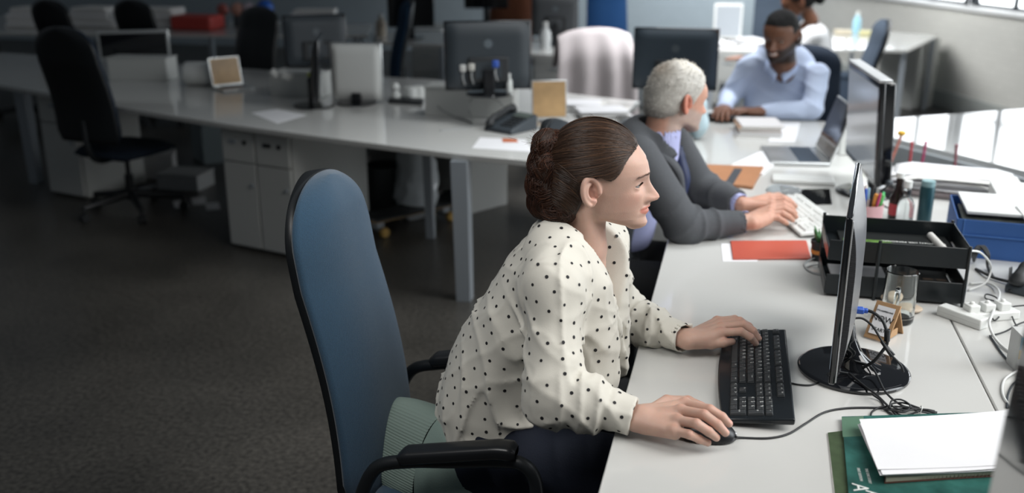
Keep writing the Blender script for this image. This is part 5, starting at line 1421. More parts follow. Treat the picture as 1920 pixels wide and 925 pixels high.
for i, (c, nm) in enumerate(pc):
    t = thing('marker' if 'marker' in nm else 'pen', '%s standing in the pale pink cup' % nm, 'pen', tuple(np.array(cp.location) + (PL_[i][0] * .6, PL_[i][1] * .6, 0.006)))
    h_ = 0.125 + 0.022 * ((i * 7) % 5) / 4; rr = 0.0062 if 'marker' in nm else 0.0045; top = (PL_[i][0] * 0.75, PL_[i][1] * 0.75, h_); mid = tuple(0.72 * q for q in top)
    M1 = mat('pen_' + nm.replace(' ', '_'), c, 0.35); m = MB(); m.tube([(0, 0, 0), mid], rr, 10); m.build('barrel', mat('pen_barrel_white', (0.6, 0.6, 0.58), 0.4) if i % 3 == 0 else M1, t, smooth='auto')
    m = MB(); m.tube([mid, tuple(0.97 * q for q in top), top], [rr * 1.2, rr * 1.15, rr * 0.7], 10); m.build('cap', M1, t, smooth='auto')
def bottle(name, label, loc, prof, mt, capm, cap, labelm=None, lab=None):
    t = thing(name, label, 'bottle', loc)
    m = MB(); m.lathe(prof, 28); m.build('glass' if 'glass' in mt.name else 'body', mt, t, smooth='auto')
    m = MB(); m.lathe([(0, cap[0]), (cap[2], cap[0]), (cap[2], cap[1]), (0, cap[1])], 24); m.build('cap', capm, t, bevel=0.001)
    if lab: m = MB(); m.lathe([(lab[2], lab[0]), (lab[2], lab[1])], 28); m.build('label_band', labelm, t, smooth='auto')
    return t
bottle('glass_bottle', 'small clear spirit bottle with a black neck band and white cap', at(1694, 420, ZD), [(0, 0), (0.026, 0), (0.028, 0.004), (0.028, 0.066), (0.022, 0.085), (0.012, 0.098), (0.012, 0.128), (0, 0.128)], mat('clear_bottle_glass', (0.85, 0.9, 0.9), 0.03, trans=0.9), M_WHITE, (0.128, 0.152, 0.013), M_BLACKG, (0.105, 0.120, 0.0128))
bottle('glass_bottle', 'dark brown glass bottle with a white cap next to the clear one', at(1678, 412, ZD), [(0, 0), (0.024, 0), (0.026, 0.004), (0.026, 0.08), (0.012, 0.11), (0.011, 0.15), (0, 0.15)], mat('dark_bottle_glass', (0.02, 0.012, 0.01), 0.08), M_WHITE, (0.15, 0.168, 0.015), mat('red_label', (0.4, 0.04, 0.05), 0.5), (0.02, 0.06, 0.0266))
bottle('flask', 'slim teal drinking flask standing beside the blue box', at(1731, 418, ZD), [(0, 0), (0.022, 0), (0.024, 0.003), (0.024, 0.125), (0.022, 0.130), (0, 0.130)], mat('teal_metal', (0.02, 0.07, 0.085), 0.35, metal=0.3), mat('pale_teal_cap', (0.22, 0.36, 0.38), 0.4), (0.130, 0.150, 0.022))
gp = thing('earphones', 'tangle of dark earphones behind the bottles', 'earphones', at(1650, 400, ZD))
m = MB(); m.tube(spline([(-0.03, 0, .02), (0.0, 0.03, .07), (0.03, 0.01, .10), (0.05, -0.01, .06), (0.02, -0.03, .03), (-0.01, -0.02, .06), (0.02, 0.01, 0.11)], 8), 0.003, 7); m.build('cord', M_BLACKM, gp, smooth=True)
for p in ((-0.03, 0, .02), (0.02, 0.01, 0.11)): m = MB(); m.ell(p, (0.014, 0.014, 0.010)); m.build('earpiece', M_CHAR, gp, smooth=True)
# blue box
a0, a1 = at(1786, 480, ZD), at(1746, 418, ZD)
bb = thing('storage_box', 'big blue storage box with a white folder lying across its top', 'box', (a0[0] - 0.0, a0[1], ZD), math.radians(-6))
BWd, BDp, BH = 0.46, 0.30, 0.120
m = MB(); th = 0.004
for c, d in (((BWd / 2, 0, BH / 2), (BWd, th, BH)), ((BWd / 2, BDp, BH / 2), (BWd, th, BH)), ((0, BDp / 2, BH / 2), (th, BDp, BH)), ((BWd, BDp / 2, BH / 2), (th, BDp, BH)), ((BWd / 2, BDp / 2, 0.003), (BWd, BDp, 0.004))): m.box(c, d)
m.build('box', M_BLUEBOX, bb, bevel=0.001)
m = MB(); m.box((BWd / 2, -0.004, BH * 0.60), (BWd, 0.006, 0.004)); m.box((0.02, -0.003, BH / 2), (0.004, 0.006, BH)); m.build('fold_line', mat('lighter_blue_card', (0.055, 0.15, 0.40), 0.5), bb)
m = MB(); m.box((BWd / 2, BDp * 0.40, BH * 0.75), (BWd - 0.03, BDp * 0.6, BH * 0.4)); o = m.build('box_filling', mat('dark_mixed_print', (0.03, 0.035, 0.03), 0.5, noise=0.9, nscale=30), bb)
bbq = bb.location
fo = thing('folder', 'white folder resting across the open blue box', 'folder', (bbq[0] + 0.27, bbq[1] + 0.15, ZD + BH + 0.004), math.radians(-4))
m = MB(); m.box((0, 0, 0.006), (0.46, 0.25, 0.010)); m.build('cover', M_WHITE, fo, bevel=0.002); m = MB(); m.box((0, -0.118, 0.0015), (0.44, 0.012, 0.003)); m.build('dark_edge', M_BLACKM, fo)
m = MB(); m.box((0, 0, 0.05), (0.30, 0.22, 0.10)); o = m.build('white_carton', M_WHITE, None, bevel=0.002); o.location = (bbq[0] + 0.36, bbq[1] + 0.50, ZD); o.rotation_euler = (0, 0, -0.1); tag(o, 'plain white carton behind the blue box', 'box')
cable('white_power_cable', 'pale cable hanging down the front of the blue box', [tuple(np.array((bbq[0] + 0.19, bbq[1] + 0.12, ZD + BH + 0.016))), tuple(np.array((bbq[0] + 0.19, bbq[1] - 0.01, ZD + BH + 0.006))), (bbq[0] + 0.20, bbq[1] - 0.02, ZD + 0.07), (bbq[0] + 0.26, bbq[1] - 0.03, ZD + 0.03), (bbq[0] + 0.36, bbq[1] - 0.03, ZD + 0.02)], 0.004, M_CABLEW)
# big soft pile of papers on a tray
pu = thing('paper_pile', 'broad drooping pile of loose white papers behind the blue box', 'paper pile', at(1778, 362, ZD), math.radians(-10))
m = MB(); m.box((0, 0, 0.012), (0.44, 0.20, 0.020)); m.build('board', mat('pinkish_board', (0.42, 0.36, 0.36), 0.6), pu, bevel=0.003)
for i in range(14):
    n_ = noise_fn(9, 40 + i); rs_ = random.Random(40 + i); ox, oy, an = rs_.uniform(-.03, .03), rs_.uniform(-.03, .03), rs_.uniform(-.18, .18)
    m = MB()
    def fn(u, w_, i=i):
        x, y = (u - .5) * 0.42, (w_ - .5) * 0.19; z = 0.026 + 0.0042 * i + 0.006 * float(n_(x * 2, y * 2, i)) * 0.4 - 0.10 * max(0, abs(u - .5) - .36) * (1 if i > 6 else .3)
        return (ox + x * math.cos(an) - y * math.sin(an), oy + x * math.sin(an) + y * math.cos(an), z)
    m.grid(fn, 14, 10); m.build('sheet', M_PAPER if i % 3 else M_PAPER2, pu, smooth=True, solid=0.0022)
# low pale screen along the near edge of the window-side table, with pens stuck in front of it
sc = thing('desk_screen', 'pale low screen along the near edge of the window-side table', 'desk screen', (0, 0, 0))
e0, e1 = at(1636, 249, ZD), at(1930, 323, ZD)
a = Vector((e0[0], e0[1], 0)); b = Vector((e1[0], e1[1], 0)); d = b - a
m = MB(); m.box((0, 0, 0), (d.length, 0.02, 0.30)); o = m.build('panel', mat('pale_blue_grey_panel', (0.50, 0.54, 0.57), 0.5), sc, bevel=0.003); o.location = ((a + b) / 2 + Vector((0, -0.03, ZD - 0.175))); o.rotation_euler = (0, 0, math.atan2(d.y, d.x))
for i, (px, py, c, l_, tl) in enumerate([(1640, 270, (0.45, 0.55, 0.08), .16, -0.5), (1668, 285, (0.65, 0.25, 0.2), .13, 0.25), (1664, 280, (0.15, 0.25, 0.35), .10, -.1), (1705, 285, (0.6, 0.1, 0.12), .09, 0.0), (1728, 284, (0.55, 0.08, 0.2), .09, .06), (1790, 290, (0.4, 0.15, 0.18), .09, -.05)]):
    p = at(px, py + 25, ZD); t = thing('pen', ['yellow-green highlighter leaning at the pale screen', 'red pencil with a yellow star top before the pale screen', 'blue-grey pen before the pale screen', 'red pen upright before the pale screen', 'crimson pen upright behind the paper pile', 'dull red pen upright beyond the paper pile'][i], 'pen', p)
    m = MB(); m.tube([(0, 0, 0), (tl * l_, 0, l_)], 0.006, 10); m.build('barrel', mat('screen_pen_%d' % i, c, 0.4), t, smooth='auto')
    m = MB(); 
    if i == 1: m.ell((tl * l_, 0, l_ + 0.01), (0.018, 0.018, 0.012)); mt = mat('amber_topper', (0.7, 0.4, 0.04), 0.5)
    else: m.tube([(tl * l_, 0, l_), (tl * l_ * 1.12, 0, l_ * 1.12)], 0.007, 10); mt = MATS['screen_pen_%d' % i]
    m.build('cap', mt, t, smooth='auto')

# ------------------------------------------------ things round the grey-haired man
keyboard('keyboard', 'white keyboard under the grey-haired man\'s hands', at(1500, 411, ZD), -math.pi / 2 + 0.30, M_WHITE, M_WHITE, None, Lk=0.44, Dk=0.155, single_keys=False, curved=False)
def monitor_back(label, c, rotz, w_, h_, zb, name='monitor', shell=None, stand=True, lit=False, tilt=0.06, base=True, edge=None, plain=False):
    """screen faces local -y; back faces +y"""
    t = thing(name, label, 'monitor', c, rotz)
    shell = shell or M_CHAR
    T = Matrix.Translation((0, 0, zb + h_ / 2)) @ Matrix.Rotation(tilt, 4, 'X')
    m = MB(); m.M = T; m.box((0, 0, 0), (w_, 0.022, h_)); m.build('bezel', edge or M_BLACKG, t, bevel=0.005)
    m = MB(); m.M = T; m.box((0, -0.0118, 0.003), (w_ - 0.035, 0.0015, h_ - 0.045)); m.build('screen', mat('pale_glow_screen', (0.34, 0.37, 0.40), 0.12, emit=0.25) if lit else M_BLACKG, t)
    m = MB(); m.M = T
    def fn(u, q):
        x, z = (u - .5) * (w_ - 0.01), (q - .5) * (h_ - 0.01); e = min(1, min(u, 1 - u) * 7); g = min(1, min(q, 1 - q) * 5)
        return (x, 0.009 + 0.022 * (1 - (1 - e) ** 2) * (1 - (1 - g) ** 2), z)
    m.grid(fn, 24, 18); m.build('rear_shell', shell, t, smooth=True)
    if not plain: m = MB(); m.M = T; m.box((0, 0.036, -h_ * 0.20), (w_ * 0.46, 0.016, h_ * 0.36)); m.build('port_cover', M_BLACKM, t, bevel=0.006)
    if not plain: m = MB(); m.M = T; m.box((0, 0.0455, -h_ * 0.20), (w_ * 0.30, 0.002, h_ * 0.24)); m.lathe([(0, 0), (0.02, 0)], 20, (0, 0.032, 0)) if False else None; m.build('inset_panel', shell, t)
    if not plain: m = MB(); m.M = T @ Matrix.Translation((0, 0.0315, h_ * 0.17)) @ Matrix.Rotation(-math.pi / 2, 4, 'X'); m.lathe([(0, 0), (0.022, 0), (0.022, 0.001), (0, 0.001)], 24); m.build('round_badge', mat('badge_grey', (0.10, 0.12, 0.135), 0.35), t)
    if stand:
        m = MB(); m.box((0, 0.055 if not plain else 0.03, (zb + 0.10) / 2 + 0.01 if not plain else 0.03), (0.055, 0.028, zb + 0.10 if not plain else 0.06)); m.build('stand', M_BLACK, t, bevel=0.005)
        m = MB(); m.lathe([(0, 0), (0.115, 0), (0.117, 0.006), (0.112, 0.011), (0, 0.015)], 40, (0, 0.04, 0)); m.build('foot', M_BLACKG, t, smooth='auto')
    return t
m2 = monitor_back('tall monitor with a pale screen turned to the grey-haired man', (0.452, 3.86, ZD), math.radians(-84.5), 0.56, 0.37, 0.09, lit=True, shell=M_BLACK, edge=M_BLACKG)  # the screen's pale colour and glow stand in for a reflection on it
m = MB(); m.M = Matrix.Translation((0, 0, 0.09 + 0.185)) @ Matrix.Rotation(0.06, 4, 'X'); m.box((0, 0.026, 0), (0.55, 0.040, 0.36)); m.build('rear_housing', M_BLACKG, m2, bevel=0.006)
m = MB(); m.M = Matrix.Translation((0, 0, 0.09 + 0.185)) @ Matrix.Rotation(0.06, 4, 'X'); m.box((0, 0.008, 0.190), (0.565, 0.045, 0.010)); m.build('top_trim', M_SILVER, m2, bevel=0.003)
# laptop
def laptop(label, loc, rotz, w_=0.33, d_=0.23, open_=105, dark=False, lid_label=None, lid_m=None, screen_m=None, name='laptop'):
    t = thing(name, label, 'laptop', loc, rotz)
    m = MB(); m.box((0, 0, 0.009), (w_, d_, 0.014)); m.build('base', M_ALU if not dark else M_BLACKM, t, bevel=0.004)
    kk = MB()
    for r_ in range(5):
        for c_ in range(13): kk.box((-w_ / 2 + 0.030 + c_ * (w_ - 0.06) / 12, d_ / 2 - 0.045 - r_ * 0.0185, 0.0170), ((w_ - 0.06) / 12 - 0.003, 0.0155, 0.002))
    o = kk.build('keys', mat('slate_laptop_key', (0.05, 0.07, 0.10), 0.5), t); o['kind'] = 'stuff'
    m = MB(); m.box((0, -d_ / 2 + 0.045, 0.0165), (0.10, 0.062, 0.001)); m.build('trackpad', M_SILVER, t)
    T = Matrix.Translation((0, d_ / 2 - 0.004, 0.016)) @ Matrix.Rotation(math.radians(90 - open_), 4, 'X').inverted() if False else Matrix.Translation((0, d_ / 2 - 0.004, 0.014)) @ Matrix.Rotation(math.radians(-(open_ - 90)), 4, 'X')
    m = MB(); m.M = T; m.box((0, 0, d_ / 2), (w_, 0.008, d_)); lid = m.build('lid', lid_m or M_ALU, t, bevel=0.003)
    m = MB(); m.M = T; m.box((0, -0.0045, d_ / 2 + 0.002), (w_ - 0.014, 0.001, d_ - 0.018)); m.build('screen', screen_m or mat('dark_glass_screen', (0.03, 0.028, 0.026), 0.05), t)
    return t
# opens towards the left, hinge to the window side
lp1, lp2 = at(1428, 318, ZD), at(1530, 303, ZD)
laptop('open silver laptop beside the grey-haired man\'s monitor', ((lp1[0] + at(1528, 280, ZD)[0]) / 2 + 0.02, (lp1[1] + at(1528, 280, ZD)[1]) / 2 + 0.03, ZD), math.radians(-83), d_=0.25, open_=108)
# clutter between
m = MB(); m.box((0, 0, 0.010), (0.24, 0.10, 0.020)); o = m.build('white_case', M_WHITE, None, bevel=0.008, seg=3); o.location = at(1505, 342, ZD); o.rotation_euler = (0, 0, 0.0); tag(o, 'glossy white slim case lying before the laptop', 'case')
n_ = noise_fn(45, 77)
wf = Field((-0.09, -0.08, -0.002), (0.10, 0.09, 0.06), 0.003); wf.ell((0, 0, 0.0), (0.07, 0.06, 0.032)); wf.displace(lambda X, Y, Z: 0.012 * np.abs(n_(X, Y, Z))); wf.op(lambda X, Y, Z: 0.002 - Z, wf.lo, wf.lo + wf.n * wf.h, 0, 'i', pad=0)
v, q = wf.mesh(); M_FILM = mat('clear_crinkled_film', (0.85, 0.9, 0.92), 0.08, trans=0.75, ior=1.2)
o = np_object('plastic_wrapper', [(v, q, 0)], M_FILM); o.location = at(1470, 360, ZD); tag(o, 'crinkled clear plastic wrapper beside the tan notebook', 'wrapper')
flat_quad('acrylic_sheet', 'clear glossy plastic sleeve lying beside the white keyboard', 'plastic sleeve', [(1462, 358), (1556, 355), (1560, 384), (1480, 386)], 0.0, 0.004, M_GLASS)
# pale blue crumpled bag/bottle beyond the man's chin
wf = Field((-0.10, -0.09, -0.002), (0.10, 0.09, 0.24), 0.004); wf.ell((0, 0, 0.085), (0.055, 0.050, 0.088)); wf.ell((0.01, 0, 0.165), (0.040, 0.035, 0.045), k=0.03); wf.displace(lambda X, Y, Z: 0.010 * np.abs(n_(X * .7, Y * .7, Z * .7))); wf.op(lambda X, Y, Z: 0.003 - Z, wf.lo, wf.lo + wf.n * wf.h, 0, 'i', pad=0)
v, q = wf.mesh(); o = np_object('plastic_bag', [(v, q, 0)], mat('pale_blue_plastic', (0.55, 0.70, 0.76), 0.25, trans=0.25, noise=0.15, nscale=12)); o.location = at(1306, 262, ZD); tag(o, 'crumpled pale blue plastic bag on the desk before the grey-haired man\'s face', 'plastic bag')
# white box behind the laptop
flat_quad('white_box', 'tall plain white box behind the laptop screen', 'box', [(1572, 292), (1602, 292), (1602, 268), (1574, 267)], 0.0, 0.17, M_WHITE, bevel=0.006)
# the far end: keyboard, books, papers of the smiling man
keyboard('keyboard', 'black keyboard under the smiling man\'s hands', at(1366, 226, ZD), math.pi - 0.15, M_BLACK, M_CHAR, M_WHTXT, Lk=0.40, Dk=0.15, single_keys=False, curved=False)
bk = at(1420, 258, ZD)
for i, (c, dx, dy, w_, d_, t_, lb) in enumerate([((0.62, 0.62, 0.64), 0, 0, .21, .26, .018, 'white book at the bottom of the small pile near the smiling man'), ((0.62, 0.60, 0.62), .005, .004, .20, .25, .012, 'pale grey book in the middle of the small pile'), ((0.60, 0.40, 0.28), -.004, .006, .20, .24, .016, 'tan book near the top of the small pile'), ((0.74, 0.72, 0.72), .006, .0, .20, .24, .010, 'cream pad topping the small pile of books')]):
    booklet('book', lb, 'book', (bk[0] + dx, bk[1] + dy + 0.1, ZD + [0, .019, .032, .049][i]), math.radians(3 + 2 * i), w_, d_, t_, mat('book_cover_%d' % i, c, 0.5), group='pile of books by the smiling man')
flat_quad('paper_sheaf', 'loose white papers beside the small pile of books', 'papers', [(1452, 232), (1500, 232), (1490, 268), (1440, 268)], 0.0, 0.006, M_PAPER)
cs = at(1240, 196, ZD)
# ================================================================== OFFICE CHAIRS
M_CHSHELL = mat('black_chair_shell', (0.012, 0.014, 0.016), 0.4)
def backrest(parent, fabric, zc, x0, slope, hw, z0, z1, yc=0.0, shell=True, thick=0.05):
    nu, nv = 36, 44
    def outline(v):
        """half width at height fraction v"""
        t = max(0.0, (v - 0.80) / 0.20); b = max(0.0, (0.08 - v) / 0.08)
        return hw * (1.0 - 0.08 * v) * max(0, 1 - t ** 2.3) ** 0.46 * (1 - 0.12 * b)
    def front(u, v):
        v = 1 - (1 - v) ** 1.9
        z = z0 + (z1 - z0) * v; s = (u - .5) * 2; e = 1 - abs(s) ** 3; g = 1 - max(0, (v - 0.9) / 0.1) ** 2
        y = yc + s * outline(v); x = x0 + slope * (z - z0) + thick * e * (0.35 + 0.65 * max(0.0, g)) + 0.02 * math.sin(min(1, v * 1.4) * math.pi) - 0.012 * (1 - e)
        return (x, y, z)
    def back(u, v):
        v = 1 - (1 - v) ** 1.9
        z = z0 - 0.01 + (z1 - z0 + 0.004) * v; s = (u - .5) * 2; e = 1 - abs(s) ** 4
        return (x0 + slope * (z - z0) - 0.014 - 0.022 * e + 0.02 * math.sin(min(1, v * 1.4) * math.pi), yc + s * (outline(v) * 0.985), z)
    m = MB(); m.grid(front, nu, nv); o = m.build('back_cushion', fabric, parent, smooth=True, solid=0.016)
    m = MB(); m.grid(back, nu, nv); o2 = m.build('back_shell', M_CHSHELL, parent, smooth=True, solid=0.032)
    return o
def star_base(parent, r=0.30, zc=0.085):
    for k in range(5):
        a = 2 * math.pi * k / 5 + 0.3; c_, s_ = math.cos(a), math.sin(a)
        m = MB(); m.tube([(0.02 * c_, 0.02 * s_, zc + 0.035), (r * 0.6 * c_, r * 0.6 * s_, zc + 0.015), (r * c_, r * s_, zc)], [0.026, 0.020, 0.015], 8); arm = m.build('base_spoke', M_CHSHELL, parent, smooth='auto')
        m = MB()
        for q in (-1, 1): m.M = Matrix.Translation((r * c_ - q * 0.014 * s_, r * s_ + q * 0.014 * c_, 0.028)) @ Matrix.Rotation(a + math.pi / 2, 4, 'Z') @ Matrix.Rotation(math.pi / 2, 4, 'Y'); m.lathe([(0, -0.008), (0.025, -0.008), (0.027, -0.005), (0.027, 0.005), (0.025, 0.008), (0, 0.008)], 20)
        m.M = Matrix.Identity(4); m.tube([(r * c_, r * s_, 0.03), (r * c_, r * s_, zc + 0.005)], 0.009, 8); w_ = m.build('caster', M_BLACKM, arm, smooth='auto')
    m = MB(); m.tube([(0, 0, zc), (0, 0, 0.24)], 0.026, 16); m.tube([(0, 0, 0.22), (0, 0, 0.39)], 0.014, 12); m.build('gas_lift', M_CHSHELL, parent, smooth='auto')
def seat_pan(parent, fabric, w_=0.47, d_=0.46, z=0.42, x=0.0):
    def fn(s_):
        def f(u, v):
            a = (u - .5) * 2; b = (v - .5) * 2
            k = 1 / max(1e-6, (abs(a) ** 5 + abs(b) ** 5) ** 0.2) * max(abs(a), abs(b)) if (a or b) else 1
            e = max(0, 1 - max(abs(a), abs(b)) ** 6)
            return (x + a * k * d_ / 2, b * k * w_ / 2, z - 0.045 + s_ * 0.045 * e ** 0.6 - (0.02 * max(0, a - 0.5) ** 2 * 4 if s_ > 0 else 0))
        return f
    m = MB(); m.grid(fn(1), 22, 22); m.grid(fn(-0.6), 22, 22); return m.build('seat', fabric, parent, smooth=True)
def office_chair(label, loc, rotz, fabric, back=(0.50, 1.12), hw=0.21, arms=True, name='office_chair', group=None, seat_z=0.44, lean=-0.17, legs=True):
    """faces local +x"""
    t = thing(name, label, 'chair', loc, rotz, group)
    backrest(t, fabric, 0, -0.24, lean, hw, back[0], back[1])
    seat_pan(t, fabric, z=seat_z)
    m = MB(); m.box((0, 0, seat_z - 0.075), (0.24, 0.20, 0.035)); m.tube(spline([(-0.02, 0, seat_z - 0.08), (-0.22, 0, seat_z - 0.07), (-0.285, 0, seat_z + 0.02), (-0.29, 0, back[0] + 0.12)], 6), 0.017, 8); m.build('mechanism', M_CHSHELL, t, smooth='auto')
    if legs: star_base(t)
    if arms:
        for s_ in (-1, 1):
            y = s_ * 0.255
            m = MB(); m.tube(spline([(-0.17, s_ * 0.20, seat_z - 0.06), (-0.20, y, seat_z - 0.02), (-0.19, y, seat_z + 0.09), (-0.13, y, seat_z + 0.145), (0.06, y, seat_z + 0.165), (0.155, y, seat_z + 0.145), (0.175, y, seat_z + 0.08), (0.15, s_ * 0.22, seat_z - 0.05)], 8), 0.013, 10); a_ = m.build('armrest', M_CHSHELL, t, smooth=True)
            m = MB(); m.box((-0.005, y, seat_z + 0.168), (0.25, 0.050, 0.026), (0, math.radians(-5.5), 0)); m.build('arm_pad', M_BLACK, a_, bevel=0.010, seg=3)
    return t
# the woman's chair, with its own long arms
wc = thing('office_chair', 'tall blue fabric office chair with black armrests that the woman sits on', 'chair', (-0.56, 2.04, 0.0))
wl = lambda p: (p[0] + 0.56, p[1] - 2.04, p[2])
backrest(wc, M_BLUEF, 0, -0.80 + 0.56 - 0.015, -0.150, 0.205, 0.38, 1.122, yc=0.012, thick=0.050)
seat_pan(wc, M_BLUEF, w_=0.48, d_=0.48, z=0.415, x=0.0)
m = MB(); m.box((0, 0, 0.335), (0.26, 0.22, 0.035)); m.tube(spline([(-0.02, 0, 0.335), (-0.22, 0, 0.34), (-0.30, 0, 0.42), (-0.34, 0, 0.56)], 6), 0.02, 8); m.build('mechanism', M_CHSHELL, wc, smooth='auto')
star_base(wc, 0.31)
for y, s_ in ((1.80, -1), (2.295, 1)):
    yy = y - 2.04; dx_ = 0.0 if s_ < 0 else -0.085
    m = MB(); m.M = Matrix.Translation((dx_, 0, 0)); m.tube(spline([(-0.16, yy * 0.8, 0.36), (-0.21, yy, 0.40), (-0.205, yy, 0.46), (-0.165, yy, 0.535), (-0.09, yy, 0.560), (0.0, yy, 0.572), (0.12, yy, 0.588), (0.165, yy, 0.584), (0.19, yy, 0.550), (0.192, yy, 0.48), (0.16, yy * 0.85, 0.37)], 8), 0.0155, 12); a_ = m.build('armrest', M_CHSHELL, wc, smooth=True)
    m = MB(); m.M = Matrix.Translation((dx_, 0, 0))
    def pad(u, v, yy=yy):
        x = -0.115 + 0.265 * u; a = 2 * math.pi * v; r1, r2 = 0.026, 0.0165; c_, s2 = math.cos(a), math.sin(a)
        k = 1 / (abs(c_) ** 4 + abs(s2) ** 4) ** 0.25; end = min(1, 14 * min(u, 1.02 - u) + 0.25); zc = 0.571 + 0.052 * u - (0.05 * max(0, u - 0.8) ** 2 * 5)
        return (x, yy + r1 * c_ * k * min(1, end + 0.2), zc + r2 * s2 * k * end)
    m.grid(pad, 30, 24); m.build('arm_pad', M_BLACK, a_, smooth=True)
# sage cushion at her back
cu = thing('cushion', 'sage green ribbed cushion squeezed behind the woman\'s back on the blue chair', 'cushion', (-0.660, 1.975, 0.36))
M_SAGE = mat('sage_ribbed_cloth', (0.235, 0.305, 0.27), 0.85, bump=0.3, bscale=300); M_SAGE2 = mat('sage_plain_cloth', (0.22, 0.295, 0.265), 0.85, bump=0.3, bscale=300)
R_ = Matrix.Rotation(math.radians(-12), 3, 'Y')
def pil(part):
    def f(u, v):
        a, b = (u - .5) * 2, (v - .5) * 2
        return None
    return f
def pillow_mesh(part):
    m = MB(); n = 90
    lo, hi = (0.0, 0.62) if part == 0 else ((0.62, 1.0) if part == 1 else (0, 1))
    for side in (1, -1):
        def f(u, v, side=side):
            uu = lo + (hi - lo) * u if side == 1 else u
            a, b = (uu - .5) * 2, (v - .5) * 2
            e = max(0.0, (1 - abs(a) ** 2.6)) ** 0.5 * max(0.0, (1 - abs(b) ** 2.6)) ** 0.5
            k = 1 - 0.10 * (a * a * b * b)
            rib = 0.0028 * abs(math.sin(b * 62)) if (part == 0) else 0.0
            p = Vector((side * (0.080 * e + rib * (e > 0.05)), a * 0.20 * k, b * 0.125 * k))
            return tuple(p)
        return f, side
def build_pillow():
    for nm, a0, a1, mt, rib in (('ribbed_panel', -1.0, 0.15, M_SAGE, True), ('plain_panel', 0.15, 1.0, M_SAGE2, False)):
        m = MB()
        for side in (1, -1):
            def f(u, v, side=side):
                a = a0 + (a1 - a0) * u; b = (v - .5) * 2
                e = max(0.0, 1 - abs(a) ** 2.6) ** 0.5 * max(0.0, 1 - abs(b) ** 2.6) ** 0.5
                k = 1 - 0.20 * (a * a * b * b)
                d = 0.078 * e + (0.0030 * abs(math.sin(b * 60)) * min(1, e * 3) if rib else 0.003 * math.sin(a * 9 + b * 5) * e)
                # ribs run along the long way; local frame: x thickness, y width, z height
                return (side * d, a * 0.205 * k, b * 0.125 * k)
            m.grid(f, 30, 120)
        o = m.build(nm, mt, cu, smooth=True); o.rotation_euler = (0, math.radians(-18), math.radians(0)); o.location = (0, 0, 0.105)
build_pillow()
cu.rotation_euler = (0, 0, math.radians(-118))

# ================================================================== THE GREY-HAIRED MAN
M_SKIN2 = mat('ruddy_skin', (0.50, 0.275, 0.20), 0.5, attr='tint', noise=0.08, nscale=40, sss=0.2)
M_SKIN3 = mat('brown_skin', (0.175, 0.078, 0.045), 0.42, attr='tint', noise=0.06, nscale=40, sss=0.1)
M_GREYHAIR = mat('grey_hair', (0.50, 0.48, 0.44), 0.6, attr='tint', bump=0.5, bscale=150)
M_DARKHAIR = mat('black_hair', (0.006, 0.006, 0.006), 0.85, bump=0.8, bscale=180)
M_SUIT = mat('grey_suit_wool', (0.062, 0.066, 0.073), 0.85, noise=0.06, nscale=120, bump=0.3, bscale=500)
M_LAV = mat('lavender_shirt', (0.40, 0.42, 0.66), 0.8)
M_BLUESH = mat('pale_blue_shirt', (0.56, 0.65, 0.84), 0.8, bump=0.2, bscale=200)
M_TROUSD = mat('black_trouser_cloth', (0.010, 0.011, 0.013), 0.85)
def short_hair(fr, root, name, material, hl, grow=0.010, h=0.003, namp=0.0025, nseed=3, stubs=0, smaterial=None, tfun=None):
    HRm = np.array([0.098, 0.074, 0.086]) + grow
    kf = Field((-0.13, -0.10, -0.10), (0.14, 0.10, 0.17), h)
    kf.ell((0.013, 0, 0.054), HRm); kf.ell((-0.035, 0, 0.0), (0.062, 0.066, 0.075), k=0.03)
    ax, az = np.array(hl).T; nn = noise_fn(70, nseed); n2_ = noise_fn(200, nseed + 1)
    kf.displace(lambda A, Lm, B: -namp * nn(A, Lm, B) - namp * 0.5 * n2_(A, Lm, B))
    kf.op(lambda A, Lm, B: (np.interp(A, ax, az).astype(np.float32) - B) * 0.8 + 0 * Lm, kf.lo, kf.lo + kf.n * kf.h, 0.006, 'i', pad=0)
    for s_ in (-1, 1): kf.ell((0.002, s_ * 0.082, 0.004), (0.024, 0.024, 0.034), k=0.006, mode='s')
    v, q = kf.mesh(); v = relax(v, q, 1)
    col = [tfun(v)] if tfun else None
    o = np_object(name, [(to_local(tow(v, fr), root), q, 0)], material, root, colors=col)
    if stubs:
        rs = np.random.RandomState(nseed); a = v[q]; n = np.cross(a[:, 2] - a[:, 0], a[:, 3] - a[:, 1]); ar = np.linalg.norm(n, axis=1); ok = np.arange(len(q))
        pick = rs.choice(len(q), stubs, p=ar / ar.sum()); P0 = a[pick].mean(1); Nn = n[pick] / (ar[pick][:, None] + 1e-9)
        paths = []; tints = []
        for p, nn_ in zip(P0, Nn):
            if nn_[2] < -0.7: continue
            d = nn_ * 0.45 + np.array([-0.45, 0, -0.35]) + rs.normal(size=3) * 0.25; d /= np.linalg.norm(d); L_ = rs.uniform(0.006, 0.014)
            paths.append(to_local(tow(np.array([p - nn_ * 0.001, p + d * L_ * 0.5, p + d * L_ + nn_ * -0.001]), fr), root)); tints.append((tfun(p[None])[0] if tfun else np.ones(3)) * rs.uniform(0.6, 1.5))
        strands_object('hair_strands', paths, [0.0006] * len(paths), tints, smaterial or material, root, 3)
    return o
man = thing('person', 'grey-haired man in a dark grey suit jacket typing with his head turned away', 'person', (-0.42, 3.35, 0.0))
MH = frame((-0.228, 3.35, 1.098), math.radians(40), math.radians(8))
hf2 = head_field(0.0026, male=True, Wf=1.04, lo=(-0.15, -0.12, -0.24), hi=(0.16, 0.12, 0.165), neck=[((-0.018, 0, -0.02), (-0.022, 0, -0.13), 0.060, 0.060, 0.02), ((-0.022, 0, -0.13), (-0.03, 0, -0.20), 0.060, 0.060, 0.02)])
hv2, hq2 = hf2.mesh()
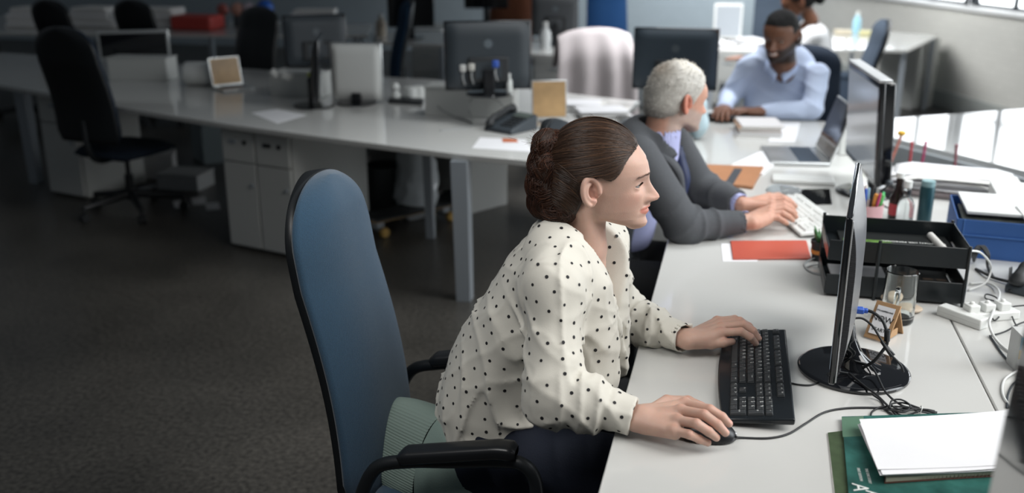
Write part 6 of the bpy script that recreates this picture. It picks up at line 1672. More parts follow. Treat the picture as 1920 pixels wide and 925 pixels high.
pieces = [(to_local(tow(hv2, MH), man), hq2, 0)]; cols = [face_tint(hv2, lip=(0.9, 0.6, 0.6), brow=0.7, beard=(0.85, 1.15, 1.35))]; m_ = (np.abs(hv2[:, 1]) > 0.070) & (np.abs(hv2[:, 0]) < 0.03) & (hv2[:, 2] > -0.03); cols[0][m_] = (1.05, 0.74, 0.70)
for v, q, c in eyeballs(MH): pieces.append((to_local(v, man), q, 1)); cols.append(c)
def quick_hand(root, wr, d, s, up_z=0.0, spread=0.010, right=True, curl=0.4, thumb_in=0.02, fore=None, h=0.003, bent=1.0, lift=0.0):
    """a relaxed typing hand: wrist point, direction of the fingers"""
    d = np.array(d, float); d /= np.linalg.norm(d); n = np.array([0, 0, 1.0]); n = n - d * (n @ d); n /= np.linalg.norm(n)
    lat = np.cross(n, d)          # towards the thumb for a right hand, palm down
    if not right: lat = -lat
    F_ = []
    L4 = [(0.043, 0.026, 0.020), (0.047, 0.029, 0.021), (0.044, 0.027, 0.021), (0.034, 0.020, 0.018)]; Mx = [0.088, 0.090, 0.085, 0.077]
    for i in range(4):
        off = lat * (0.030 - 0.0195 * i) * s
        mc = wr + d * Mx[i] * s + off + n * (0.010 + 0.002 * (1 - abs(i - 1.2))) * s
        a1, a2, a3 = -0.15 * bent, -0.75 * bent, -1.15 * bent
        dirs = [d * math.cos(a) + n * math.sin(a) + lat * (0.06 * (1.5 - i)) for a in (a1, a2, a3)]
        p = [mc]
        for L_, dd in zip(L4[i], dirs): p.append(p[-1] + dd / np.linalg.norm(dd) * L_ * s)
        F_.append(p)
    t0 = wr + d * 0.018 * s + lat * 0.020 * s - n * 0.004 * s; t1 = t0 + (d * 0.75 + lat * 0.5 - n * 0.2) * 0.042 * s; t2 = t1 + (d * 0.95 + lat * 0.15 - n * 0.2) * 0.032 * s; t3 = t2 + (d - n * 0.25) * 0.024 * s
    th = [t0, t1, t2, t3]; fo = wr - d * 0.09 * s if fore is None else np.array(fore)
    ff = hand_field(wr, F_, th, fo, h=h, s=s)
    v, q = ff.mesh(); return v, q, hand_tint(v, F_, th, knuckle=(0.97, 0.88, 0.85)), fo
E2R = at(1282, 424, 0.750); W2R = at(1404, 416, 0.750); E2L = at(1300, 350, 0.80) ; W2L = at(1392, 384, 0.752)
S2R = np.array([-0.315, 3.155, 0.955]); S2L = np.array([-0.245, 3.50, 0.955]); E2L = np.array([-0.13, 3.55, 0.76])
M2R = dict(f=[J((1447, 389, .762), (1470, 385, .768), (1483, 392, .755), (1491, 400, .740)), J((1446, 395, .765), (1470, 391, .771), (1485, 399, .756), (1492, 407, .741)),
             J((1444, 402, .762), (1466, 400, .765), (1479, 407, .750), (1486, 413, .737)), J((1440, 409, .754), (1459, 409, .754), (1469, 415, .743), (1475, 419, .734))], t=J((1415, 402, .742), (1436, 393, .740), (1452, 389, .740), (1466, 388, .737)), w=W2R)
M2L = dict(f=[J((1446, 384, .762), (1468, 381, .768), (1481, 387, .755), (1488, 393, .740)), J((1447, 378, .765), (1470, 375, .772), (1484, 381, .756), (1491, 387, .741)),
             J((1445, 373, .762), (1466, 370, .767), (1479, 376, .752), (1486, 381, .738)), J((1441, 368, .754), (1459, 366, .755), (1470, 371, .744), (1476, 375, .735))], t=J((1412, 389, .742), (1430, 391, .740), (1446, 392, .738), (1457, 394, .736)), w=W2L)
for Hd, E_ in ((M2R, E2R), (M2L, E2L)):
    dd = (Hd['w'] - E_) / np.linalg.norm(Hd['w'] - E_); ff = hand_field(Hd['w'], Hd['f'], Hd['t'], Hd['w'] - dd * 0.10, h=0.0020, s=1.12)
    v, q = ff.mesh(); pieces.append((to_local(v, man), q, 0)); cols.append(hand_tint(v, Hd['f'], Hd['t'], nail=(1.1, 0.95, 0.9)))
b2 = Field((-0.62, 3.05, 0.40), (0.10, 3.68, 1.02), 0.009)
b2.loft([(-0.44, 0.45), (-0.43, 0.70), (-0.35, 0.92)], [0.09, 0.09, 0.07], [0.15, 0.14, 0.14], 3.34); b2.cone((-0.28, 3.34, 0.88), (-0.25, 3.34, 0.98), 0.05, 0.05, 0.02)
for a in ((S2R, E2R, W2R), (S2L, E2L, W2L)): b2.cone(a[0], a[1], 0.04, 0.035, 0.02); b2.cone(a[1], a[2], 0.035, 0.028, 0.02)
v, q = b2.mesh(); pieces.append((to_local(v, man), q, 0)); cols.append(np.ones((len(v), 3)))
np_object('body', pieces, [M_SKIN2, M_EYE], man, colors=cols)
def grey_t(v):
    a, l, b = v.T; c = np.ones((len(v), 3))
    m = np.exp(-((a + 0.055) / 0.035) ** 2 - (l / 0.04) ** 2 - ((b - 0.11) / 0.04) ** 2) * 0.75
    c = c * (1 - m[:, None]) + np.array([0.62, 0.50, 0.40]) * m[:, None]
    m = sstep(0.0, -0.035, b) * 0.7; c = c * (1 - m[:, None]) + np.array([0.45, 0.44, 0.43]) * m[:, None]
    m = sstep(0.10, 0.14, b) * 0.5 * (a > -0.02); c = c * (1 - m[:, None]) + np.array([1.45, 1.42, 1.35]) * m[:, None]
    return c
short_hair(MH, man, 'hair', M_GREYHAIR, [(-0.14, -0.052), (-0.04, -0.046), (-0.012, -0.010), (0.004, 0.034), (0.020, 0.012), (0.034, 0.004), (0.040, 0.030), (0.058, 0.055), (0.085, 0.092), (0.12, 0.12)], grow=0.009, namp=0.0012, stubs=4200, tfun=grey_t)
# jacket
jf = Field((-0.68, 3.00, 0.42), (0.08, 3.72, 1.10), 0.0045)
jf.loft([(-0.45, 0.44), (-0.46, 0.60), (-0.425, 0.76), (-0.36, 0.90), (-0.335, 0.970)], [0.145, 0.145, 0.140, 0.120, 0.070], [0.215, 0.205, 0.195, 0.185, 0.130], 3.34, n=2.2)
jf.cone((-0.335, 3.28, 0.985), (-0.32, 3.40, 0.985), 0.060, 0.060, 0.04)
for S, E, W_ in ((S2R, E2R, W2R), (S2L, E2L, W2L)):
    jf.cone(S, E, 0.070, 0.062, 0.04); d = (W_ - E) / np.linalg.norm(W_ - E); jf.cone(E, W_ - d * 0.03, 0.060, 0.044, 0.02)
n5 = noise_fn(14, 31)
def jfold(X, Y, Z):
    w1 = n5(X, Y, Z); out = 0.004 * w1
    for S, E, W_ in ((S2R, E2R, W2R), (S2L, E2L, W2L)):
        t, d = limb_coord(X, Y, Z, S, E); near = np.exp(-(d / 0.09) ** 4)
        out = out - 0.011 * (1 - np.abs(np.sin(t * 9 + 2 * w1))) ** 2 * near * sstep(0.4, 1.0, t)
        t, d = limb_coord(X, Y, Z, E, W_); near = np.exp(-(d / 0.09) ** 4)
        out = out - 0.009 * (1 - np.abs(np.sin(t * 9 + 2 * w1))) ** 2 * near * sstep(0.0, 0.1, t) * sstep(0.8, 0.5, t)
    return out
jf.displace(jfold)
nc = tow(np.array([[-0.028, 0, -0.14]]), MH)[0]
for E, W_ in ((E2R, W2R), (E2L, W2L)):
    d = (W_ - E) / np.linalg.norm(W_ - E); jf.cone(W_ - d * 0.045, W_ + d * 0.05, 0.034, 0.036, 0.002, 's')
    jf.op(lambda X, Y, Z: np.maximum(-((X - W_[0] + .022 * d[0]) * d[0] + (Y - W_[1] + .022 * d[1]) * d[1] + (Z - W_[2]) * d[2]), np.sqrt((X - W_[0]) ** 2 + (Y - W_[1]) ** 2 + (Z - W_[2]) ** 2) - 0.08), W_ - 0.08, W_ + 0.08, 0.001, 's')
# opening round the neck and down the front
jf.cone(nc + (-0.012, 0, -0.01), nc + (-0.006, 0, 0.036), 0.092, 0.082, 0.02)
jf.cone(nc + (0.005, 0, -0.03), nc + (0.006, 0, 0.12), 0.072, 0.078, 0.006, 's')
jf.op(lambda X, Y, Z: np.maximum(np.abs(Y - 3.36) - (0.012 + np.maximum(Z - 0.74, 0) * 0.30), -(X + 0.225)), (-0.225, 3.2, 0.72), (0.0, 3.5, 1.0), 0.006, 's')
v, q = jf.mesh(); v = relax(v, q, 2); jk = np_object('jacket', [(to_local(v, man), q, 0)], M_SUIT, man)
# shirt: front, collar and cuffs, tie
sf = Field((-0.46, 3.18, 0.60), (0.08, 3.62, 1.06), 0.004)
sf.loft([(-0.38, 0.66), (-0.34, 0.84), (-0.31, 0.94)], [0.115, 0.105, 0.055], [0.14, 0.14, 0.10], 3.35)
sf.cone(nc + (-0.004, 0, -0.03), nc + (0.004, 0, 0.046), 0.074, 0.069, 0.01); sf.cone(nc + (0.0, 0, 0.018), nc + (0.008, 0, 0.12), 0.0655, 0.068, 0.001, 's')
for E, W_ in ((E2R, W2R), (E2L, W2L)):
    d = (W_ - E) / np.linalg.norm(W_ - E); sf.cone(W_ - d * 0.09, W_ - d * 0.010, 0.034, 0.036, 0.0); sf.cone(W_ - d * 0.020, W_ + d * 0.05, 0.031, 0.033, 0.001, 's')
    sf.op(lambda X, Y, Z: np.maximum(-((X - W_[0] + .004 * d[0]) * d[0] + (Y - W_[1] + .004 * d[1]) * d[1] + (Z - W_[2]) * d[2]), np.sqrt((X - W_[0]) ** 2 + (Y - W_[1]) ** 2 + (Z - W_[2]) ** 2) - 0.07), W_ - 0.07, W_ + 0.07, 0.001, 's')
v, q = sf.mesh(); np_object('shirt', [(to_local(v, man), q, 0)], M_LAV, man)
m = MB(); m.tube([to_local(np.array(p), man) for p in spline([(-0.205, 3.39, 0.945), (-0.195, 3.385, 0.90), (-0.175, 3.375, 0.83), (-0.20, 3.37, 0.74)], 5)], [0.018] * 3 + [0.022] * 13, 8); m.build('tie', mat('navy_tie', (0.02, 0.03, 0.08), 0.5), man, smooth=True)
# lapels: long bent strips on both sides of the opening
for s_ in (-1, 1):
    m = MB(); pts = [(-0.295, 3.34 + s_ * 0.072, 0.975), (-0.232, 3.35 + s_ * 0.088, 0.945), (-0.188, 3.355 + s_ * 0.070, 0.885), (-0.175, 3.36 + s_ * 0.035, 0.80)]
    sp = spline(pts, 6); V_ = []; F2 = []
    for i, p in enumerate(sp):
        w_ = 0.030 * math.sin(math.pi * min(1, (i + 2) / (len(sp) + 1))) + 0.008
        V_ += [tuple(p + Vector((0.008, -s_ * 0.004, 0))), tuple(p + Vector((0.004, s_ * w_, -0.006))), tuple(p + Vector((-0.01, s_ * (w_ + 0.004), -0.008)))]
    n_v = len(sp)
    for i in range(n_v - 1):
        for k in range(2): F2.append((i * 3 + k, i * 3 + k + 1, (i + 1) * 3 + k + 1, (i + 1) * 3 + k))
    m.add([to_local(np.array(p), man) for p in V_], F2); m.build('lapel', M_SUIT, man, smooth=True, solid=0.006)
tr = Field((-0.66, 3.05, 0.04), (0.14, 3.66, 0.58), 0.010)
tr.loft([(-0.45, 0.42), (-0.44, 0.54)], [0.13, 0.12], [0.20, 0.18], 3.34)
for y in (3.22, 3.46): tr.cone((-0.42, y, 0.48), (0.02, y, 0.50), 0.095, 0.075, 0.03); tr.cone((0.02, y, 0.50), (0.04, y, 0.09), 0.070, 0.055, 0.03); tr.cone((0.02, y, 0.05), (0.13, y, 0.045), 0.045, 0.035, 0.01)
v, q = tr.mesh(); np_object('trousers', [(to_local(v, man), q, 0)], M_TROUSD, man)
office_chair('black office chair under the grey-haired man', (-0.33, 3.34, 0), 0.0, mat('black_chair_fabric', (0.018, 0.024, 0.030), 0.9), back=(0.50, 1.02), hw=0.19, lean=-0.10, arms=False, seat_z=0.42)

# ================================================================== THE SMILING MAN AT THE FAR END
man3 = thing('person', 'smiling man with short black hair and beard in a pale blue shirt', 'person', (0.20, 5.60, 0.0))
yaw3 = math.radians(-112)
H3 = frame((0.185, 5.44, 1.108), yaw3, math.radians(10), 0); SC3 = 1.10
hf3 = head_field(0.003, male=True, smile=1.0, Wf=1.0, lo=(-0.15, -0.12, -0.22), hi=(0.16, 0.12, 0.165), neck=[((-0.015, 0, -0.02), (-0.025, 0, -0.13), 0.056, 0.056, 0.02), ((-0.025, 0, -0.13), (-0.04, 0, -0.18), 0.056, 0.05, 0.02)])
hv3, hq3 = hf3.mesh(); tn = face_tint(hv3, lip=(1.25, 0.85, 0.85), brow=0.15, beard=(0.13, 0.15, 0.18))
a_, l_, b_ = hv3.T; tm = (np.abs(l_) < 0.019) & (np.abs(b_ + 0.0430 - 0.15 * np.abs(l_)) < 0.0042) & (a_ > 0.10); tn[tm] = (4.2, 8.5, 13.5)
fr3 = (H3[0] * SC3, H3[1])
pieces = [(to_local(tow(hv3, fr3), man3), hq3, 0)]; cols = [tn]
for v, q, c in eyeballs(fr3):
    pieces.append((to_local((v - fr3[1]) + fr3[1], man3), q, 1)); cols.append(c)
W3R = at(1390, 214, ZD + .045) ; W3L = at(1420, 213, ZD + .04)
W3R = at(1358, 203, ZD + .05); 
for wr, d, rt in ((W3R, np.array([-0.1, -1.0, -0.05]), True), (at(1428, 209, ZD + .045), np.array([-1.0, -0.35, -0.03]), False)):
    v, q, c, fo = quick_hand(man3, np.array(wr), d, 1.08, right=rt, bent=0.6, h=0.003)
    pieces.append((to_local(v, man3), q, 0)); cols.append(c)
W3L = np.array(at(1428, 209, ZD + .045))
S3R, S3L = np.array([0.02, 5.56, 0.935]), np.array([0.385, 5.50, 0.925]); E3R, E3L = np.array([-0.07, 5.55, 0.775]), np.array([0.365, 5.36, 0.755])
b3 = Field((-0.15, 5.2, 0.42), (0.5, 5.75, 1.02), 0.010); b3.loft([(0.20, 0.45), (0.20, 0.90)], [0.13, 0.11], [0.08, 0.07], 5.60); b3.cone((0.2, 5.56, 0.88), (0.2, 5.50, 0.98), 0.05, 0.05, 0.02)
for a in ((S3R, E3R, W3R), (S3L, E3L, W3L)): b3.cone(a[0], a[1], 0.035, 0.03, 0.02); b3.cone(a[1], a[2], 0.03, 0.024, 0.02)
v, q = b3.mesh(); pieces.append((to_local(v, man3), q, 0)); cols.append(np.ones((len(v), 3)))
np_object('body', pieces, [M_SKIN3, M_EYE], man3, colors=cols)
fr3h = (H3[0] * SC3, H3[1])
short_hair(fr3h, man3, 'hair', M_DARKHAIR, [(-0.14, -0.045), (-0.04, -0.04), (-0.012, -0.01), (0.004, 0.034), (0.020, 0.012), (0.036, 0.0), (0.046, 0.030), (0.058, 0.064), (0.080, 0.076), (0.12, 0.088)], grow=0.004, namp=0.0012)
s3 = Field((-0.20, 5.15, 0.42), (0.55, 5.80, 1.05), 0.007)
s3.loft([(0.195, 0.44), (0.195, 0.74), (0.20, 0.90), (0.20, 0.955)], [0.185, 0.190, 0.185, 0.110], [0.125, 0.130, 0.110, 0.075], 5.60, n=2.3)
for S, E, W_ in ((S3R, E3R, W3R), (S3L, E3L, W3L)):
    d = (W_ - E) / np.linalg.norm(W_ - E); s3.cone(S, E, 0.062, 0.052, 0.04); s3.cone(E, W_ - d * 0.015, 0.050, 0.037, 0.02)
n6 = noise_fn(18, 61)
s3.displace(lambda X, Y, Z: 0.006 * n6(X, Y, Z) - 0.005 * (1 - np.abs(np.sin(30 * Z + 12 * X + 2 * n6(X, Y, Z)))) ** 2)
nc3 = np.array([0.195, 5.50, 0.965])
s3.cone(nc3 + (0, 0.02, -0.015), nc3 + (0, -0.02, 0.09), 0.056, 0.070, 0.006, 's')
s3.cone(nc3 + (-0.010, -0.07, 0.0), nc3 + (-0.015, -0.12, -0.05), 0.012, 0.004, 0.004, 's')
v, q = s3.mesh(); v = relax(v, q, 1); np_object('shirt', [(to_local(v, man3), q, 0)], M_BLUESH, man3)
for s_ in (-1, 1):
    m = MB(); P0 = nc3 + np.array([-0.012, -0.06, -0.055])
    pts = [nc3 + (0.0, 0.055, 0.025), nc3 + (s_ * 0.064, 0.01, 0.018), nc3 + (s_ * 0.060 - 0.005, -0.045, -0.006), P0 + (s_ * 0.010, -0.008, 0.0)]
    sp = spline(pts, 6); V_ = []; F2 = []
    for i, p in enumerate(sp):
        w_ = 0.030 + 0.010 * (i / len(sp)); V_ += [tuple(p + Vector((0, 0, 0.012))), tuple(p + Vector((s_ * 0.016, -0.012, -w_ + 0.008)))]
    for i in range(len(sp) - 1): F2.append((2 * i, 2 * i + 1, 2 * i + 3, 2 * i + 2))
    m.add([to_local(np.array(p), man3) for p in V_], F2); m.build('collar', mat('pale_blue_collar', (0.50, 0.60, 0.84), 0.8), man3, smooth=True, solid=0.004)
t3 = Field((-0.05, 4.95, 0.04), (0.45, 5.78, 0.58), 0.012)
for x in (0.08, 0.32): t3.cone((x, 5.6, 0.47), (x, 5.12, 0.50), 0.095, 0.07, 0.03); t3.cone((x, 5.12, 0.50), (x, 5.10, 0.08), 0.065, 0.05, 0.02)
t3.loft([(0.2, 0.42), (0.2, 0.52)], [0.19, 0.17], [0.13, 0.12], 5.6)
v, q = t3.mesh(); np_object('trousers', [(to_local(v, man3), q, 0)], M_TROUSD, man3)
office_chair('dark navy office chair behind the smiling man in the pale blue shirt', (0.31, 5.66, 0), math.radians(-95), M_NAVYF, back=(0.46, 1.02), hw=0.215, arms=True, lean=-0.06)

# ================================================================== THE PERSON BEHIND
p4 = thing('person', 'person with black hair in a white top bent over the desk behind the smiling man', 'person', (0.46, 7.55, 0.0))
f4 = frame((0.36, 7.45, 1.150), math.radians(185), math.radians(25))
h4 = head_field(0.0045, lo=(-0.15, -0.12, -0.22), hi=(0.16, 0.12, 0.165), neck=[((-0.015, 0, -0.02), (-0.03, 0, -0.14), 0.045, 0.05, 0.02)])
v4, q4 = h4.mesh(); pieces = [(to_local(tow(v4, f4), p4), q4, 0)]; cols = [face_tint(v4, brow=0.2)]
hw4 = np.array([0.06, 7.42, 0.755]); v, q, c, fo = quick_hand(p4, hw4, (-1, -0.1, -0.03), 1.05, right=False, bent=0.3, h=0.004); pieces.append((to_local(v, p4), q, 0)); cols.append(c)
b4 = Field((-0.05, 7.2, 0.42), (0.62, 7.85, 1.06), 0.012); b4.chain([(0.44, 7.40, 0.93), (0.34, 7.38, 0.78), tuple(hw4 - (-0.08, 0, 0))], [0.040, 0.036, 0.03], 0.01); b4.cone((0.50, 7.55, 0.5), (0.44, 7.5, 0.95), 0.10, 0.08, 0.02)
v, q = b4.mesh(); pieces.append((to_local(v, p4), q, 0)); cols.append(np.ones((len(v), 3)))
np_object('body', pieces, [M_SKIN3, M_EYE], p4, colors=cols)
s4 = Field((0.22, 7.15, 0.42), (0.72, 7.90, 1.10), 0.010); s4.loft([(0.54, 0.46), (0.52, 0.70), (0.46, 0.90), (0.43, 0.97)], [0.13, 0.13, 0.12, 0.07], [0.18, 0.17, 0.18, 0.10], 7.52); s4.cone((0.45, 7.38, 0.93), (0.37, 7.37, 0.83), 0.062, 0.055, 0.03); s4.cone((0.43, 7.66, 0.93), (0.30, 7.72, 0.80), 0.062, 0.055, 0.03)
s4.cone((0.40, 7.47, 1.0), (0.37, 7.46, 1.12), 0.055, 0.07, 0.01, 's')
v, q = s4.mesh(); np_object('top', [(to_local(v, p4), q, 0)], mat('white_cotton', (0.72, 0.73, 0.73), 0.8), p4)
short_hair(f4, p4, 'hair', M_DARKHAIR, [(-0.14, -0.05), (-0.02, -0.04), (0.01, 0.02), (0.05, 0.05), (0.085, 0.09), (0.12, 0.12)], grow=0.016, h=0.005, namp=0.004)
m = MB(); m.ell((0, 0, 0), (0.05, 0.05, 0.085), 20, 12, Matrix.Rotation(math.radians(-30), 3, 'Y')); o = m.build('ponytail', M_DARKHAIR, p4, smooth=True); o.location = tuple(to_local(tow(np.array([[-0.125, 0.0, 0.02]]), f4)[0], p4))
t4 = Field((0.0, 7.25, 0.04), (0.72, 7.80, 0.56), 0.014)
for y in (7.42, 7.62): t4.cone((0.52, y, 0.46), (0.12, y, 0.48), 0.09, 0.07, 0.03); t4.cone((0.12, y, 0.48), (0.12, y, 0.08), 0.06, 0.05, 0.02)
v, q = t4.mesh(); np_object('trousers', [(to_local(v, p4), q, 0)], M_TROUSD, p4)
office_chair('slate blue office chair behind the person in the white top', (0.60, 7.50, 0), math.radians(180), M_SLATEF, back=(0.48, 1.04), hw=0.20, arms=False)
# ================================================================== THE ISLAND ACROSS THE AISLE AND THE FAR DESKS
def face_yaw(p):      # yaw so that a thing's local -y looks along p
    return math.atan2(p[1], p[0]) + math.pi / 2
# white cable boxes along the middle of the island
def cable_box(label, px0, px1, py, h_, depth=0.16):
    a, b = at(px0, py, ZD), at(px1[0], px1[1], ZD); d = b - a; L_ = math.hypot(d[0], d[1])
    t = thing('cable_box', label, 'cable box', a, math.atan2(d[1], d[0]))
    m = MB(); m.box((L_ / 2, depth / 2, h_ / 2), (L_, depth, h_)); m.build('body', M_CAB, t, bevel=0.003)
    m = MB(); m.box((L_ / 2, depth / 2, h_ + 0.004), (L_ + 0.008, depth + 0.008, 0.010)); m.build('lid', M_CAB, t, bevel=0.002)
    return t
c1 = cable_box('white cable box under the big dark monitor on the island desk', 797, (962, 222), 216, 0.145)
c2 = cable_box('white cable box with a tangle of plugs on top, further down the island desk', 508, (602, 184), 180, 0.135)
c3 = cable_box('pale cable box near the far dim end of the island desk', 205, (315, 152), 150, 0.14)
# monitors seen from behind: their backs towards the camera
def back_to_cam(label, px, py, z, w_, h_, zb, turn=0.0, **k):
    p = at(px, py, z); v = p - EYE; yaw = math.atan2(v[1], v[0]) - math.pi / 2
    return monitor_back(label, p, yaw + math.pi + turn, w_, h_, zb, **k)
m = back_to_cam('big dark monitor seen from behind, standing on the white cable box of the island desk', 915, 175, ZD + 0.155, 0.44, 0.345, 0.02, turn=math.radians(6), shell=mat('slate_shell', (0.030, 0.038, 0.045), 0.45))
m = back_to_cam('dark slate monitor seen from behind, just past the grey-haired man\'s head', 1262, 196, ZD, 0.475, 0.345, 0.085, turn=math.radians(-3), shell=mat('slate_blue_shell', (0.045, 0.062, 0.078), 0.42))
m = back_to_cam('dark monitor seen from behind in front of the tall navy chair', 596, 148, ZD, 0.42, 0.33, 0.09, turn=math.radians(14), shell=M_CHAR)
# white slab computer and the edge-on monitor beside it
p = at(672, 192, ZD); v = p - EYE
wm = monitor_back('white-backed computer screen seen from behind on the island desk', p, math.atan2(v[1], v[0]) + math.pi / 2 - 0.28, 0.30, 0.33, 0.01, shell=M_WHITE, edge=M_ALU, tilt=0.03, plain=True)
p = at(603, 199, ZD)
em = monitor_back('thin monitor seen edge-on beside the white-backed screen', p, math.radians(110), 0.44, 0.34, 0.05, shell=M_BLACK)
# loose cables over the white box
def icable(label, pts, r=0.004, mt=None): return cable('grey_loose_cable', label, pts, r, mt or M_CABLEG, n=6)
c1z = 0.16
icable('grey cable looping down from the white cable box to the island desk', [D(880, 165, .15), D(850, 158, .15), D(822, 176, .09), D(822, 200, .05), D(850, 218, .01), D(880, 228, .004), D(884, 238, .003), D(845, 243, .003), D(825, 245, .003)])
icable('second grey cable hanging down the front of the white cable box', [D(905, 165, .155), D(888, 180, .12), D(878, 200, .05), D(885, 225, .004)], 0.003)
icable('third grey cable drooping towards the telephone', [D(905, 160, .155), D(920, 178, .12), D(945, 200, .07), D(958, 225, .01)], 0.0035)
for i, (px, c) in enumerate(((868, 'a'), (885, 'b'), (930, 'c'))):
    pass
plug_labels = ['white plug pushed into the back of the big dark island monitor', 'cream plug hanging at the back of the big dark island monitor', 'blue plug at the back of the big dark island monitor']
for i, (px, py, c) in enumerate(((868, 128, (0.6, 0.6, 0.58)), (884, 126, (0.55, 0.54, 0.5)), (929, 120, (0.04, 0.10, 0.42)))):
    pp_ = at(915, 175, ZD + .155); q_ = aty(px, py, pp_[1] - 0.075); t = thing('cable_plug', plug_labels[i], 'plug', q_)
    m = MB(); m.box((0, 0, 0), (0.030, 0.030, 0.036)); m.build('plug', mat('plug_%d' % i, c, 0.5), t, bevel=0.006)
    m = MB(); m.tube(spline([(0, 0, -0.018), (0.002, -0.01, -0.05), (0.01, 0.0, -0.085)], 5), 0.004, 7); m.build('cable', M_CABLEG, t, smooth=True)
# small things on and by the box
def small_bottle(label, loc, c, h_=0.13, r=0.028, capc=None, name='bottle'):
    t = thing(name, label, 'bottle', loc); m = MB(); m.lathe([(0, 0), (r, 0), (r, h_ * .62), (r * .45, h_ * .8), (r * .4, h_ * .86), (0, h_ * .86)], 24); m.build('body', mat('bottle_' + label.split()[0] + label.split()[1], c, 0.35), t, smooth='auto')
    m = MB(); m.lathe([(0, h_ * .86), (r * .5, h_ * .86), (r * .5, h_), (0, h_)], 20); m.build('cap', capc or M_WHITE, t, smooth='auto'); return t
small_bottle('white dropper bottle standing at the end of the island cable box', at(955, 178, ZD + 0.15) , (0.6, 0.62, 0.6), 0.11, 0.016)
# papers and telephone
telephone('grey and black desk telephone near the end of the island desk', at(958, 244, ZD), math.radians(-28), body=M_CHAR)
flat_quad('paper_sheet', 'white sheet of paper lying beside the island telephone', 'paper', [(900, 258), (985, 262), (1000, 285), (885, 278)], 0, 0.001, M_PAPER)
flat_quad('sticky_note', 'small orange note on the white sheet by the island telephone', 'note', [(941, 260), (968, 261), (972, 267), (943, 267)], 0.0012, 0.001, mat('orange_note', (0.55, 0.14, 0.05), 0.6))
flat_quad('paper_sheet', 'pale sheet of paper on the dim part of the island desk', 'paper', [(470, 212), (520, 205), (575, 216), (520, 232)], 0, 0.001, M_PAPER)
for i, (px, py, lb) in enumerate(((1085, 205, 'ragged heap of white papers at the end of the island desk'), (1130, 218, 'second heap of white papers nearest the grey-haired man\'s back'))):
    t = thing('paper_heap', lb, 'paper pile', at(px, py, ZD), 0.3 * i)
    for k in range(6):
        m = MB(); m.box((0.01 * math.sin(k * 2.1), 0.012 * math.cos(k * 1.7), 0.004 + 0.007 * k), (0.26, 0.19, 0.004), (0, 0, 0.25 * math.sin(k * 1.3))); m.build('sheet', M_PAPER if k % 2 else M_PAPER2, t, bevel=0.0008)
# laptops with tan pictures on their screens
M_TAN = mat('tan_screen_picture', (0.42, 0.27, 0.13), 0.35, noise=0.35, nscale=7)
def screen_to_cam(label, px, py, w_, d_, open_, turn):
    p = at(px, py, ZD); v = p - EYE
    return laptop(label, p, math.atan2(v[1], v[0]) - math.pi / 2 + turn, w_=w_, d_=d_, open_=open_, screen_m=M_TAN)
screen_to_cam('small open laptop with a tan picture on its screen behind the telephone', 1035, 235, 0.185, 0.20, 100, math.radians(8))
screen_to_cam('dim open laptop with a tan screen at the shadowed end of the island desk', 438, 168, 0.20, 0.18, 104, math.radians(22))
# clutter on the second box
t = thing('plug_tangle', 'white tangle of plugs and adapters on the island cable box', 'plugs', at(530, 150, ZD + 0.14))
for k in range(7):
    m = MB(); m.box((0.035 * math.sin(k * 2.3), 0.03 * math.cos(k * 1.9), 0.018 + 0.012 * (k % 3)), (0.045, 0.03, 0.028), (0.3 * k, 0.5 * k, 0.7 * k)); m.build('plug', M_WHITE, t, bevel=0.005)
m = MB(); m.tube(spline([(-.06, 0, .02), (0, .04, .06), (.06, 0, .03), (0, -.04, .05), (-.06, .02, .03)], 6), 0.005, 7); m.build('cable', M_CABLEW, t, smooth=True)
flat_quad('sticky_note', 'yellow-green note lying on the island cable box', 'note', [(575, 138), (597, 136), (600, 142), (577, 145)], 0.146, 0.004, mat('lime_note', (0.45, 0.50, 0.05), 0.6))
t = thing('paper_roll', 'thick white roll lying on the dim end of the island desk', 'paper roll', at(384, 160, ZD), 0.2)
m = MB(); m.M = Matrix.Translation((0, 0, 0.075)) @ Matrix.Rotation(math.pi / 2, 4, 'Y'); m.lathe([(0.02, -0.11), (0.072, -0.11), (0.075, -0.105), (0.075, 0.105), (0.072, 0.11), (0.02, 0.11), (0.02, -0.11)], 32); m.build('roll', M_WHITE, t, smooth='auto')
m = MB(); m.M = Matrix.Translation((0, 0, 0.075)) @ Matrix.Rotation(math.pi / 2, 4, 'Y'); m.tube([(0, 0, -0.112), (0, 0, 0.112)], 0.019, 16); m.build('core', M_CORK, t, smooth='auto')
flat_quad('keyboard_tray', 'black phone cradle on the island desk by the white-backed screen', 'cradle', [(735, 186), (795, 190), (792, 198), (728, 194)], 0, 0.018, M_BLACKM, bevel=0.004)
for i, (px, py, lb) in enumerate(((742, 188, 'white figurine-like salt shaker by the black cradle'), (770, 186, 'round white adapter beside the black cradle'), (785, 184, 'white mug by the black cradle'))):
    t = thing('desk_trinket' if i < 2 else 'mug', lb, 'ornament' if i < 2 else 'mug', at(px, py, ZD + .0)); m = MB()
    m.lathe([(0, 0), (0.026, 0), (0.03, 0.03), (0.018, 0.055), (0.026, 0.075), (0.015, 0.10), (0, 0.105)] if i == 0 else [(0, 0), (0.034, 0), (0.038, 0.03), (0.036, 0.07), (0, 0.075)], 24); m.build('body', M_WHITE, t, smooth='auto')

# dim monitor with a pale bezel, facing the camera, far along the island
p = at(258, 140, ZD); v = p - EYE
monitor_back('dim dark screen with a pale bezel at the far end of the island desk', p, math.atan2(v[1], v[0]) - math.pi / 2 - 0.1, 0.46, 0.20, 0.10, shell=M_ALU, edge=M_ALU)
